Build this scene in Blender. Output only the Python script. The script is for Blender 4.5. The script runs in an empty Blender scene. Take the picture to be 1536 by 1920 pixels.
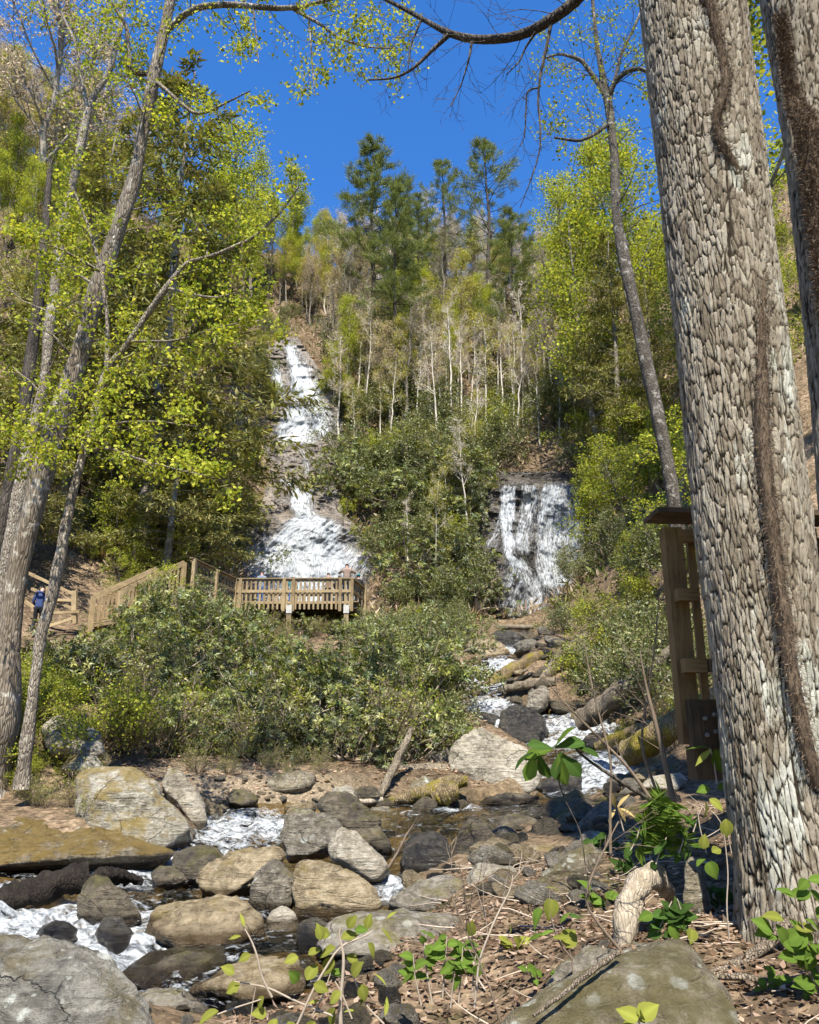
import bpy, bmesh, math, random
import numpy as np
from mathutils import Vector, Matrix

# ---------------------------------------------------------------- camera, light, exposure
SC = bpy.context.scene
COL = SC.collection
F, CX, CY = 1479.0, 768.0, 960.0            # photograph's focal length and centre, in its own pixels
PITCH = math.radians(16.0)
cam_d = bpy.data.cameras.new("camera")
cam = bpy.data.objects.new("camera", cam_d)
COL.objects.link(cam)
cam_d.sensor_fit = 'VERTICAL'
cam_d.sensor_height = 24.0
cam_d.lens = F / 1920.0 * 24.0
cam_d.clip_start = 0.05
cam_d.clip_end = 2000.0
cam.location = (0, 0, 0)
cam.rotation_euler = (math.pi / 2 + PITCH, 0, 0)
SC.camera = cam

SUN_ELEV = math.radians(59.0)
SUN_AZ = math.radians(179.0)                 # clockwise from +Y: behind the camera
world = bpy.data.worlds.new("World")
SC.world = world
world.use_nodes = True
wn = world.node_tree
for n in list(wn.nodes):
    wn.nodes.remove(n)
w_out = wn.nodes.new("ShaderNodeOutputWorld")
w_bg = wn.nodes.new("ShaderNodeBackground")
w_sky = wn.nodes.new("ShaderNodeTexSky")
w_sky.sky_type = 'NISHITA'
w_sky.sun_disc = False
w_sky.sun_elevation = SUN_ELEV
w_sky.sun_rotation = SUN_AZ
w_sky.altitude = 600.0
w_sky.air_density = 1.0
w_sky.dust_density = 0.1
w_sky.ozone_density = 3.0
w_hs = wn.nodes.new("ShaderNodeHueSaturation")
w_hs.inputs['Saturation'].default_value = 1.3
w_hs.inputs['Hue'].default_value = 0.508
w_bg.inputs['Strength'].default_value = 0.115
wn.links.new(w_sky.outputs[0], w_hs.inputs['Color'])
wn.links.new(w_hs.outputs[0], w_bg.inputs['Color'])
wn.links.new(w_bg.outputs[0], w_out.inputs['Surface'])

sun_d = bpy.data.lights.new("sun", 'SUN')
sun_d.energy = 4.6
sun_d.angle = math.radians(0.5)
sun_d.color = (1.0, 0.94, 0.82)
sun = bpy.data.objects.new("sun", sun_d)
COL.objects.link(sun)
to_sun = Vector((math.sin(SUN_AZ) * math.cos(SUN_ELEV), math.cos(SUN_AZ) * math.cos(SUN_ELEV), math.sin(SUN_ELEV)))
sun.rotation_euler = to_sun.to_track_quat('Z', 'Y').to_euler()
sun.location = to_sun * 120

SC.view_settings.view_transform = 'Standard'
SC.view_settings.look = 'None'
SC.view_settings.exposure = 1.32
SC.view_settings.gamma = 1.0
SC.render.engine = 'CYCLES'
cy = SC.cycles
cy.max_bounces = 7
cy.diffuse_bounces = 3
cy.glossy_bounces = 2
cy.transmission_bounces = 4
cy.transparent_max_bounces = 12
cy.caustics_reflective = False
cy.caustics_refractive = False
cy.use_denoising = True
cy.use_adaptive_sampling = True
cy.adaptive_threshold = 0.02
cy.sample_clamp_indirect = 4.0
SC.render.film_transparent = False

# ---------------------------------------------------------------- pixel -> point
SP, CP = math.sin(PITCH), math.cos(PITCH)

def ray(px, py):
    u = (np.asarray(px, float) - CX) / F
    v = (CY - np.asarray(py, float)) / F
    return np.stack([u, CP - v * SP, SP + v * CP], -1)

def at(px, py, Y):
    """point seen at photograph pixel (px, py), Y metres in front of the camera"""
    d = ray(px, py)
    return d * (np.asarray(Y, float) / d[..., 1])[..., None]

def V(a):
    return Vector((float(a[0]), float(a[1]), float(a[2])))

def mpp(Y, py=1200):
    """metres covered by one photograph pixel at depth Y"""
    v = (CY - py) / F
    return Y / (CP - v * SP) / F

# ---------------------------------------------------------------- noise
def _hash(ix, iy, iz, seed):
    h = (ix.astype(np.int64) * 374761393 + iy.astype(np.int64) * 668265263 + iz.astype(np.int64) * 2147483647 + seed * 974634777) & 0xFFFFFFFF
    h = ((h ^ (h >> 13)) * 1274126177) & 0xFFFFFFFF
    h = ((h ^ (h >> 16)) * 2246822519) & 0xFFFFFFFF
    return ((h ^ (h >> 15)) & 0xFFFFFF) / float(0xFFFFFF)

def vnoise(p, seed=0):
    p = np.asarray(p, float)
    i = np.floor(p).astype(np.int64)
    f = p - i
    f = f * f * f * (f * (f * 6 - 15) + 10)
    r = 0
    for dx in (0, 1):
        wx = f[..., 0] if dx else 1 - f[..., 0]
        for dy in (0, 1):
            wy = f[..., 1] if dy else 1 - f[..., 1]
            for dz in (0, 1):
                wz = f[..., 2] if dz else 1 - f[..., 2]
                r = r + wx * wy * wz * _hash(i[..., 0] + dx, i[..., 1] + dy, i[..., 2] + dz, seed)
    return r * 2 - 1

def fbm(p, octaves=4, seed=0, gain=0.5, lac=2.03):
    p = np.asarray(p, float)
    a, r = 1.0, 0
    for o in range(octaves):
        r = r + a * vnoise(p + 17.3 * o, seed + o * 31)
        p = p * lac
        a *= gain
    return r

def ridged(p, octaves=4, seed=0):
    p = np.asarray(p, float)
    a, r = 1.0, 0
    for o in range(octaves):
        r = r + a * (1 - 2 * np.abs(vnoise(p + 11.7 * o, seed + o * 13)))
        p = p * 2.1
        a *= 0.5
    return r

def worley2(p, seed=0):
    """F1, F2-F1 and cell id of a jittered 2-D cell pattern (p: n,2)"""
    p = np.asarray(p, float)
    i = np.floor(p).astype(np.int64)
    f1 = np.full(p.shape[:-1], 9.0); f2 = np.full(p.shape[:-1], 9.0); cid = np.zeros(p.shape[:-1])
    z = np.zeros_like(i[..., 0])
    for dx in (-1, 0, 1):
        for dy in (-1, 0, 1):
            cx, cyy = i[..., 0] + dx, i[..., 1] + dy
            qx = cx + 0.12 + 0.76 * _hash(cx, cyy, z, seed)
            qy = cyy + 0.05 + 0.9 * _hash(cx, cyy, z + 7, seed)
            d = np.hypot(p[..., 0] - qx, p[..., 1] - qy)
            h = _hash(cx, cyy, z + 13, seed)
            near = d < f1
            f2 = np.where(near, f1, np.minimum(f2, d))
            cid = np.where(near, h, cid)
            f1 = np.where(near, d, f1)
    return f1, f2 - f1, cid

# ---------------------------------------------------------------- mesh helpers
class MB:
    """collects faces; build() links them as one mesh object"""
    def __init__(self):
        self.v, self.q, self.t, self.c, self.n, self.mi = [], [], [], [], 0, []
        self.qm, self.tm = [], []
    def add(self, v, quads=None, tris=None, col=None, mat=0):
        v = np.asarray(v, float).reshape(-1, 3)
        self.v.append(v)
        if col is None:
            col = np.ones((len(v), 3)) * 0.5
        col = np.asarray(col, float)
        if col.ndim == 1:
            col = np.tile(col, (len(v), 1))
        self.c.append(col)
        if quads is not None and len(quads):
            q = np.asarray(quads, np.int64).reshape(-1, 4) + self.n
            self.q.append(q); self.qm.append(np.full(len(q), mat))
        if tris is not None and len(tris):
            t = np.asarray(tris, np.int64).reshape(-1, 3) + self.n
            self.t.append(t); self.tm.append(np.full(len(t), mat))
        self.n += len(v)
    def grid(self, P, col=None, mat=0, wrap=False):
        """P: rows, cols, 3"""
        r, c = P.shape[:2]
        idx = np.arange(r * c).reshape(r, c)
        if wrap:
            idx = np.concatenate([idx, idx[:, :1]], 1)
        q = np.stack([idx[:-1, :-1], idx[:-1, 1:], idx[1:, 1:], idx[1:, :-1]], -1).reshape(-1, 4)
        self.add(P.reshape(-1, 3), q, None, None if col is None else np.asarray(col).reshape(-1, 3) if np.ndim(col) > 1 else col, mat)
    def box(self, c, s, rot=None, col=None, mat=0, jit=0.0):
        b = np.array([[x, y, z] for x in (-.5, .5) for y in (-.5, .5) for z in (-.5, .5)]) * np.asarray(s, float)
        if jit:
            b = b + np.random.default_rng(int(abs(c[0]) * 1000) + 7).normal(0, jit, b.shape)
        if rot is not None:
            b = b @ np.array(rot).T
        b = b + np.asarray(c, float)
        self.add(b, [[0, 1, 3, 2], [4, 6, 7, 5], [0, 4, 5, 1], [2, 3, 7, 6], [0, 2, 6, 4], [1, 5, 7, 3]], None, col, mat)
    def tube(self, pts, rad, sides=8, col=None, cap=True, rough=0.0, seed=0, mat=0):
        pts = np.asarray(pts, float)
        rad = np.broadcast_to(np.asarray(rad, float), (len(pts),))
        tan = np.gradient(pts, axis=0)
        tan /= np.linalg.norm(tan, axis=1, keepdims=True) + 1e-9
        ref = np.array([0.31, 0.93, 0.17]) if abs(tan[0, 2]) > 0.8 else np.array([0.05, 0.1, 1.0])
        a = np.cross(tan, ref); a /= np.linalg.norm(a, axis=1, keepdims=True) + 1e-9
        b = np.cross(tan, a)
        th = np.linspace(0, 2 * math.pi, sides, endpoint=False)
        R = rad[:, None] * np.ones(sides)
        if rough:
            R = R * (1 + rough * fbm(np.stack([np.cos(th)[None] * 1.3 + 0 * R, np.sin(th)[None] * 1.3 + 0 * R, np.arange(len(pts))[:, None] * 0.35 + 0 * R], -1), 3, seed))
        P = pts[:, None] + R[..., None] * (np.cos(th)[None, :, None] * a[:, None] + np.sin(th)[None, :, None] * b[:, None])
        n0 = self.n
        self.grid(P, col, mat, wrap=True)
        if cap and sides > 3:
            for k, (row, flip) in enumerate(((0, False), (len(pts) - 1, True))):
                ring = np.arange(sides) + row * sides
                v = np.concatenate([P[row], pts[row][None]])
                t = [[i, (i + 1) % sides, sides] if flip else [(i + 1) % sides, i, sides] for i in range(sides)]
                self.add(v, None, t, col, mat)
        return P
    def mesh(self, name, mats, smooth=False):
        v = np.concatenate(self.v) if self.v else np.zeros((0, 3))
        q = np.concatenate(self.q) if self.q else np.zeros((0, 4), np.int64)
        t = np.concatenate(self.t) if self.t else np.zeros((0, 3), np.int64)
        me = bpy.data.meshes.new(name)
        me.vertices.add(len(v)); me.vertices.foreach_set('co', v.astype(np.float32).ravel())
        nl = q.size + t.size
        me.loops.add(nl)
        me.loops.foreach_set('vertex_index', np.concatenate([q.ravel(), t.ravel()]).astype(np.int32))
        nf = len(q) + len(t)
        me.polygons.add(nf)
        st = np.concatenate([np.arange(len(q)) * 4, q.size + np.arange(len(t)) * 3]).astype(np.int32)
        me.polygons.foreach_set('loop_start', st)
        try:
            me.polygons.foreach_set('loop_total', np.concatenate([np.full(len(q), 4), np.full(len(t), 3)]).astype(np.int32))
        except Exception:
            pass
        mi = np.concatenate((self.qm or [np.zeros(0)]) + (self.tm or [np.zeros(0)])).astype(np.int32)
        me.polygons.foreach_set('material_index', mi)
        me.polygons.foreach_set('use_smooth', np.full(nf, bool(smooth)))
        a = me.color_attributes.new('Col', 'FLOAT_COLOR', 'POINT')
        c = np.concatenate(self.c) if self.c else np.zeros((0, 3))
        a.data.foreach_set('color', np.concatenate([c, np.ones((len(c), 1))], 1).astype(np.float32).ravel())
        for m in (mats if isinstance(mats, (list, tuple)) else [mats]):
            me.materials.append(m)
        me.update(calc_edges=True)
        me.validate()
        return me
    def build(self, name, mats, parent=None, smooth=False):
        return link(name, self.mesh(name, mats, smooth), parent)

def link(name, data, parent=None):
    o = bpy.data.objects.new(name, data)
    COL.objects.link(o)
    if parent is not None:
        o.parent = parent
        o.matrix_parent_inverse = Matrix.Identity(4)
    return o

def tag(o, label=None, cat=None, group=None, kind=None):
    if label: o['label'] = label
    if cat: o['category'] = cat
    if group: o['group'] = group
    if kind: o['kind'] = kind
    return o

def thing(name, label, cat, loc=(0, 0, 0), group=None, rz=0.0):
    o = bpy.data.objects.new(name, None)
    o.empty_display_size = 0.2
    COL.objects.link(o)
    o.location = V(loc)
    o.rotation_euler = (0, 0, rz)
    return tag(o, label, cat, group)

def local(mb, loc):
    """shift what a builder holds so that loc becomes its origin"""
    mb.v = [v - np.asarray(loc, float) for v in mb.v]
    return mb

# ---------------------------------------------------------------- materials
def new_mat(name):
    m = bpy.data.materials.new(name)
    m.use_nodes = True
    nt = m.node_tree
    for n in list(nt.nodes):
        nt.nodes.remove(n)
    out = nt.nodes.new('ShaderNodeOutputMaterial')
    return m, nt, out

class N:
    """short-hand for node trees"""
    def __init__(self, nt): self.nt = nt
    def node(self, t, **kw):
        n = self.nt.nodes.new(t)
        for k, v in kw.items():
            setattr(n, k, v)
        return n
    def set(self, sock, val):
        if isinstance(val, bpy.types.NodeSocket):
            self.nt.links.new(val, sock)
        else:
            sock.default_value = val
    def coords(self, kind='Object', scale=(1, 1, 1), warp=0.0):
        tc = self.node('ShaderNodeTexCoord')
        mp = self.node('ShaderNodeMapping')
        mp.inputs['Scale'].default_value = scale
        self.nt.links.new(tc.outputs[kind], mp.inputs['Vector'])
        o = mp.outputs[0]
        if warp:
            nz = self.noise(o, 1.3, 3)
            ad = self.node('ShaderNodeVectorMath', operation='MULTIPLY_ADD')
            self.nt.links.new(nz.outputs['Color'], ad.inputs[0])
            ad.inputs[1].default_value = (warp,) * 3
            self.nt.links.new(o, ad.inputs[2])
            o = ad.outputs[0]
        return o
    def noise(self, vec, scale, detail=6, rough=0.6, dist=0.0):
        n = self.node('ShaderNodeTexNoise')
        n.inputs['Scale'].default_value = scale
        n.inputs['Detail'].default_value = detail
        n.inputs['Roughness'].default_value = rough
        n.inputs['Distortion'].default_value = dist
        self.nt.links.new(vec, n.inputs['Vector'])
        return n
    def voronoi(self, vec, scale, feature='F1', rnd=1.0):
        n = self.node('ShaderNodeTexVoronoi', feature=feature)
        n.inputs['Scale'].default_value = scale
        n.inputs['Randomness'].default_value = rnd
        self.nt.links.new(vec, n.inputs['Vector'])
        return n
    def ramp(self, fac, stops, interp='LINEAR'):
        n = self.node('ShaderNodeValToRGB')
        n.color_ramp.interpolation = interp
        el = n.color_ramp.elements
        while len(el) < len(stops):
            el.new(0.5)
        for e, (p, c) in zip(el, stops):
            e.position = p
            e.color = (c, c, c, 1) if isinstance(c, (int, float)) else (*c, 1)
        self.set(n.inputs['Fac'], fac)
        return n.outputs['Color']
    def mix(self, fac, a, b, mode='MIX'):
        n = self.node('ShaderNodeMix', data_type='RGBA', blend_type=mode)
        self.set(n.inputs[0], fac)
        self.set(n.inputs[6], a if isinstance(a, bpy.types.NodeSocket) else (*a, 1))
        self.set(n.inputs[7], b if isinstance(b, bpy.types.NodeSocket) else (*b, 1))
        return n.outputs[2]
    def math(self, op, a, b=None, c=None, clamp=False):
        n = self.node('ShaderNodeMath', operation=op)
        n.use_clamp = clamp
        self.set(n.inputs[0], a)
        if b is not None: self.set(n.inputs[1], b)
        if c is not None: self.set(n.inputs[2], c)
        return n.outputs[0]
    def attr(self, name):
        n = self.node('ShaderNodeAttribute')
        n.attribute_name = name
        return n
    def bump(self, h, strength=0.5, dist=0.05, normal=None):
        n = self.node('ShaderNodeBump')
        n.inputs['Strength'].default_value = strength
        n.inputs['Distance'].default_value = dist
        self.set(n.inputs['Height'], h)
        if normal is not None: self.set(n.inputs['Normal'], normal)
        return n.outputs[0]
    def bsdf(self, col, rough=0.8, spec=0.3, normal=None):
        n = self.node('ShaderNodeBsdfPrincipled')
        self.set(n.inputs['Base Color'], col if isinstance(col, bpy.types.NodeSocket) else (*col, 1))
        self.set(n.inputs['Roughness'], rough)
        self.set(n.inputs['Specular IOR Level'], spec)
        if normal is not None: self.set(n.inputs['Normal'], normal)
        return n

def rock_mat(name, dark, mid, light, moss=0.0, moss_col=(0.13, 0.11, 0.02), lichen=0.0, rough=0.85, spec=0.25, scale=1.0, band=0.35, stain=0.5):
    """weathered gneiss: banded grain, stains, lichen spots, moss on faces that look up"""
    m, nt, out = new_mat(name)
    k = N(nt)
    oi = k.node('ShaderNodeObjectInfo')
    tc = k.node('ShaderNodeTexCoord')
    ad = k.node('ShaderNodeVectorMath', operation='MULTIPLY_ADD')
    nt.links.new(oi.outputs['Random'], ad.inputs[0])
    ad.inputs[1].default_value = (37.0, 19.0, 53.0)
    nt.links.new(tc.outputs['Object'], ad.inputs[2])
    vec = ad.outputs[0]
    big = k.noise(vec, 1.6 * scale, 5, 0.6, 0.4)
    fine = k.noise(vec, 14 * scale, 8, 0.7, 0.2)
    st = k.node('ShaderNodeMapping')
    st.inputs['Scale'].default_value = (2.2, 2.2, 17.0)
    st.inputs['Rotation'].default_value = (0.35, 0.2, 0.0)
    nt.links.new(vec, st.inputs['Vector'])
    band_n = k.noise(st.outputs[0], 1.0 * scale, 6, 0.65, 0.8)
    f = k.math('ADD', k.math('MULTIPLY', big.outputs['Fac'], 0.36), k.math('MULTIPLY', fine.outputs['Fac'], 0.64 - band * 0.4))
    f = k.math('MULTIPLY_ADD', k.math('SUBTRACT', f, 0.43), 1.35, 0.43)
    f = k.math('ADD', f, k.math('MULTIPLY', band_n.outputs['Fac'], band * 0.4))
    col = k.ramp(f, [(0.36, dark), (0.47, mid), (0.60, light)])
    ck = k.node('ShaderNodeVectorMath', operation='MULTIPLY_ADD')
    nt.links.new(big.outputs['Color'], ck.inputs[0]); ck.inputs[1].default_value = (0.5,) * 3; nt.links.new(vec, ck.inputs[2])
    cr = k.voronoi(ck.outputs[0], 1.5 * scale, 'DISTANCE_TO_EDGE')
    crk = k.math('MULTIPLY', k.ramp(cr.outputs['Distance'], [(0.0, 1.0), (0.012, 0.0)]), k.ramp(k.noise(vec, 0.9, 3).outputs['Fac'], [(0.5, 0.0), (0.6, 1.0)]))
    col = k.mix(k.math('MULTIPLY', crk, 0.6), col, tuple(x * 0.35 for x in dark))
    stn = k.noise(vec, 3.1 * scale, 7, 0.68, 1.0)
    col = k.mix(k.math('MULTIPLY', k.ramp(stn.outputs['Fac'], [(0.5, 0.0), (0.6, 1.0)]), min(1.0, stain * 1.5)), col, k.mix(0.8, col, dark), 'MIX')
    sp = k.voronoi(vec, 60 * scale)
    col = k.mix(k.ramp(sp.outputs['Distance'], [(0.1, 0.35), (0.4, 0.0)]), col, dark)
    if lichen:
        warp = k.node('ShaderNodeVectorMath', operation='MULTIPLY_ADD')
        nt.links.new(fine.outputs['Color'], warp.inputs[0])
        warp.inputs[1].default_value = (0.06,) * 3
        nt.links.new(vec, warp.inputs[2])
        lv = k.voronoi(warp.outputs[0], 5.5 * scale)
        spot = k.ramp(lv.outputs['Distance'], [(0.20, 1.0), (0.27, 0.0)])
        gate = k.ramp(k.noise(vec, 1.1, 3).outputs['Fac'], [(0.5, 0.0), (0.56, 1.0)])
        lm = k.math('MULTIPLY', k.math('MULTIPLY', spot, gate), lichen)
        col = k.mix(lm, col, (0.46, 0.47, 0.42))
        lv2 = k.voronoi(warp.outputs[0], 15 * scale)
        spot2 = k.math('MULTIPLY', k.ramp(lv2.outputs['Distance'], [(0.18, 1.0), (0.26, 0.0)]), k.ramp(stn.outputs['Fac'], [(0.45, 0.0), (0.5, 1.0)]))
        col = k.mix(k.math('MULTIPLY', spot2, lichen * 0.6), col, (0.42, 0.43, 0.37))
    if moss:
        ge = k.node('ShaderNodeNewGeometry')
        sx = k.node('ShaderNodeSeparateXYZ')
        nt.links.new(ge.outputs['Normal'], sx.inputs[0])
        up = k.math('MULTIPLY_ADD', sx.outputs['Z'], 0.35, 0.35)
        mn = k.noise(vec, 2.3, 7, 0.7, 0.3)
        mm = k.math('ADD', k.math('MULTIPLY', up, 0.5), k.math('MULTIPLY', mn.outputs['Fac'], 1.0))
        mf = k.math('MULTIPLY', k.ramp(mm, [(0.92 - 0.34 * moss, 0.0), (1.02 - 0.30 * moss, 1.0)]), min(1.0, 0.5 + moss * 0.5))
        mc = k.mix(k.noise(vec, 9, 4).outputs['Fac'], tuple(x * 0.55 for x in moss_col), tuple(x * 1.5 for x in moss_col))
        col = k.mix(mf, col, mc)
    h = k.math('ADD', k.math('MULTIPLY', fine.outputs['Fac'], 0.5), k.math('MULTIPLY', band_n.outputs['Fac'], 0.9))
    h = k.math('ADD', h, k.math('MULTIPLY', k.noise(vec, 42 * scale, 5, 0.7).outputs['Fac'], 0.25))
    h = k.math('SUBTRACT', h, k.math('MULTIPLY', crk, 0.5))
    wa = k.node('ShaderNodeSeparateColor')
    nt.links.new(k.attr('Col').outputs['Color'], wa.inputs[0])          # r: wetted by the creek
    wet = k.ramp(k.math('ADD', wa.outputs[0], k.math('MULTIPLY_ADD', fine.outputs['Fac'], 0.5, -0.25)), [(0.35, 0.0), (0.6, 1.0)])
    col = k.mix(wet, col, k.mix(1.0, col, (0.30, 0.27, 0.23), 'MULTIPLY'))
    rgh = k.math('MULTIPLY_ADD', wet, 0.22 - rough, rough)
    b = k.bsdf(col, rgh, spec, k.bump(h, 1.0, 0.10))
    nt.links.new(b.outputs[0], out.inputs['Surface'])
    return m

def bark_mat(name, dark, light, scale=1.0, vstretch=6.0, spots=None, contrast=1.0, moss=0.0):
    m, nt, out = new_mat(name)
    k = N(nt)
    vec = k.coords('Object', (1, 1, 1.0 / vstretch), 0.06)
    a = k.noise(vec, 9 * scale, 6, 0.65, 0.3)
    c = k.voronoi(vec, 22 * scale, 'DISTANCE_TO_EDGE')
    v2 = k.coords('Object')
    bgn = k.noise(v2, 1.7, 5, 0.6)
    f = k.math('MULTIPLY_ADD', a.outputs['Fac'], 0.6, k.math('MULTIPLY', bgn.outputs['Fac'], 0.4))
    col = k.ramp(f, [(0.36, dark), (0.62, light)])
    cr = k.ramp(c.outputs['Distance'], [(0.0, 0.45 * contrast), (0.12, 0.0)])
    col = k.mix(cr, col, tuple(x * 0.5 for x in dark))
    if spots is not None:
        s = k.noise(v2, 3.5 * scale, 6, 0.7, 0.5)
        col = k.mix(k.ramp(s.outputs['Fac'], [(0.55, 0.0), (0.63, 0.85)]), col, spots)
    if moss:
        s = k.noise(v2, 2.1, 6, 0.7, 0.2)
        col = k.mix(k.ramp(s.outputs['Fac'], [(0.62 - 0.3 * moss, 0.0), (0.70 - 0.28 * moss, 0.9)]), col, (0.20, 0.165, 0.02))
    h = k.math('ADD', a.outputs['Fac'], k.ramp(c.outputs['Distance'], [(0.0, 0.0), (0.2, 0.8 * min(1.0, contrast))]))
    b = k.bsdf(col, 0.9, 0.15, k.bump(h, 0.8, 0.03))
    nt.links.new(b.outputs[0], out.inputs['Surface'])
    return m

def leaf_mat(name, trans=0.45, gloss=0.0, rough=0.4, tint=(1.25, 1.2, 0.55)):
    """leaf colour is carried by the mesh, one shade per leaf"""
    m, nt, out = new_mat(name)
    k = N(nt)
    a = k.attr('Col')
    d = k.node('ShaderNodeBsdfDiffuse')
    nt.links.new(a.outputs['Color'], d.inputs['Color'])
    t = k.node('ShaderNodeBsdfTranslucent')
    tcol = k.mix(1.0, a.outputs['Color'], tint, 'MULTIPLY')
    nt.links.new(tcol, t.inputs['Color'])
    mx = k.node('ShaderNodeMixShader')
    mx.inputs[0].default_value = trans
    nt.links.new(d.outputs[0], mx.inputs[1]); nt.links.new(t.outputs[0], mx.inputs[2])
    o = mx.outputs[0]
    if gloss:
        g = k.node('ShaderNodeBsdfGlossy')
        g.inputs['Roughness'].default_value = rough
        g.inputs['Color'].default_value = (0.9, 0.95, 1.0, 1)
        m2 = k.node('ShaderNodeMixShader')
        m2.inputs[0].default_value = gloss
        nt.links.new(o, m2.inputs[1]); nt.links.new(g.outputs[0], m2.inputs[2])
        o = m2.outputs[0]
    nt.links.new(o, out.inputs['Surface'])
    return m

def plain_mat(name, col, rough=0.8, spec=0.2, var=0.25, scale=8.0, stretch=(1, 1, 1)):
    m, nt, out = new_mat(name)
    k = N(nt)
    vec = k.coords('Object', stretch)
    n = k.noise(vec, scale, 6, 0.65)
    c = k.ramp(n.outputs['Fac'], [(0.3, tuple(x * (1 - var) for x in col)), (0.7, tuple(min(1, x * (1 + var)) for x in col))])
    b = k.bsdf(c, rough, spec, k.bump(n.outputs['Fac'], 0.3, 0.01))
    nt.links.new(b.outputs[0], out.inputs['Surface'])
    return m

def wood_mat(name, dark, light):
    m, nt, out = new_mat(name)
    k = N(nt)
    oi = k.node('ShaderNodeObjectInfo')
    vec = k.coords('Object', (9, 9, 9), 0.1)
    st = k.node('ShaderNodeMapping'); st.inputs['Scale'].default_value = (3.0, 3.0, 0.25)
    nt.links.new(vec, st.inputs['Vector'])
    n = k.noise(st.outputs[0], 2.0, 7, 0.7, 0.4)
    n2 = k.noise(vec, 0.35, 4, 0.6)
    f = k.math('ADD', k.math('MULTIPLY', n.outputs['Fac'], 0.6), k.math('MULTIPLY', n2.outputs['Fac'], 0.4))
    f = k.math('ADD', f, k.math('MULTIPLY_ADD', oi.outputs['Random'], 0.14, -0.07))
    c = k.ramp(f, [(0.35, dark), (0.62, light)])
    b = k.bsdf(c, 0.8, 0.2, k.bump(n.outputs['Fac'], 0.4, 0.01))
    nt.links.new(b.outputs[0], out.inputs['Surface'])
    return m

M = {}
M['rock_tan'] = rock_mat('tan_rock', (0.10, 0.074, 0.042), (0.255, 0.20, 0.122), (0.38, 0.31, 0.205), moss=0.25, lichen=0.15, moss_col=(0.15, 0.11, 0.03))
M['rock_pale'] = rock_mat('pale_rock', (0.13, 0.11, 0.08), (0.29, 0.255, 0.195), (0.43, 0.39, 0.315), moss=0.12, lichen=0.3)
M['rock_grey'] = rock_mat('grey_rock', (0.075, 0.064, 0.048), (0.175, 0.152, 0.118), (0.30, 0.27, 0.22), moss=0.2, lichen=0.5)
M['rock_lichen'] = rock_mat('lichen_rock', (0.075, 0.07, 0.06), (0.175, 0.165, 0.14), (0.29, 0.275, 0.235), moss=0.22, lichen=1.0, moss_col=(0.10, 0.075, 0.025))
M['rock_dark'] = rock_mat('dark_rock', (0.03, 0.024, 0.017), (0.085, 0.069, 0.046), (0.17, 0.14, 0.095), moss=0.35, rough=0.55, spec=0.4, moss_col=(0.08, 0.07, 0.015))
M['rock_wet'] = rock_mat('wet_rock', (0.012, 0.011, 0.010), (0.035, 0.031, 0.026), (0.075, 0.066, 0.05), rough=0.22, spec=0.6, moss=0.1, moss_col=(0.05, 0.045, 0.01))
M['rock_moss'] = rock_mat('mossy_rock', (0.08, 0.066, 0.043), (0.18, 0.152, 0.105), (0.30, 0.265, 0.195), moss=0.45, lichen=1.0, moss_col=(0.085, 0.07, 0.022))
M['rock_ledge'] = rock_mat('mossy_ledge_rock', (0.05, 0.04, 0.025), (0.13, 0.105, 0.07), (0.26, 0.22, 0.16), moss=0.7, lichen=0.8, moss_col=(0.135, 0.09, 0.02))
M['rock_gold'] = rock_mat('golden_moss_rock', (0.13, 0.11, 0.075), (0.27, 0.245, 0.19), (0.43, 0.40, 0.34), moss=0.5, lichen=0.6, moss_col=(0.17, 0.12, 0.022))
# ================================================================ terrain
class RBF:
    def __init__(self, P, Z, smooth=1e-3):
        self.P = np.asarray(P, float)
        n = len(P)
        A = np.zeros((n + 3, n + 3))
        A[:n, :n] = self.phi(self.P[:, None], self.P[None]) - smooth * np.eye(n)
        A[:n, n:] = np.c_[np.ones(n), self.P]
        A[n:, :n] = A[:n, n:].T
        self.w = np.linalg.solve(A, np.r_[np.asarray(Z, float), 0, 0, 0])
    def phi(self, a, b):
        return np.sqrt(((a - b) ** 2).sum(-1) + 0.04)
    def __call__(self, x, y):
        x, y = np.broadcast_arrays(np.asarray(x, float), np.asarray(y, float))
        sh = x.shape
        q = np.stack([x.ravel(), y.ravel()], -1)
        n = len(self.P)
        out = np.empty(len(q))
        for i in range(0, len(q), 40000):
            s = q[i:i + 40000]
            out[i:i + 40000] = self.phi(s[:, None], self.P[None]) @ self.w[:n] + self.w[n] + s @ self.w[n + 1:]
        return out.reshape(sh)

def W(lst):
    a = np.array(lst, float)
    return at(a[:, 0], a[:, 1], a[:, 2])

# outline of the creek, seen as (pixel, pixel, metres ahead), upstream first along the far bank
CREEK = [(945, 1176, 41), (930, 1205, 31), (905, 1243, 27.0), (845, 1285, 25.2), (862, 1330, 23.0), (900, 1362, 21.4), (965, 1398, 19.8), (1012, 1425, 18.4),
         (1010, 1488, 15.9), (870, 1503, 15.2), (700, 1506, 14.9), (560, 1505, 14.6), (400, 1512, 14.0), (372, 1560, 12.4), (320, 1598, 11.2),
         (120, 1618, 10.6), (-120, 1640, 10.0), (-420, 1680, 9.4), (-420, 1800, 6.4), (-60, 1860, 6.2), (300, 1890, 6.0), (480, 1930, 5.5), (690, 1860, 6.1),
         (770, 1770, 7.2), (770, 1660, 9.6), (930, 1590, 11.6), (1020, 1565, 12.4), (1125, 1510, 14.2), (1210, 1482, 15.4), (1200, 1410, 18.0),
         (1170, 1352, 20.6), (1090, 1342, 21.4), (985, 1322, 23.0), (960, 1285, 24.9), (968, 1240, 27.3), (990, 1210, 30.5), (1010, 1178, 41)]
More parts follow.
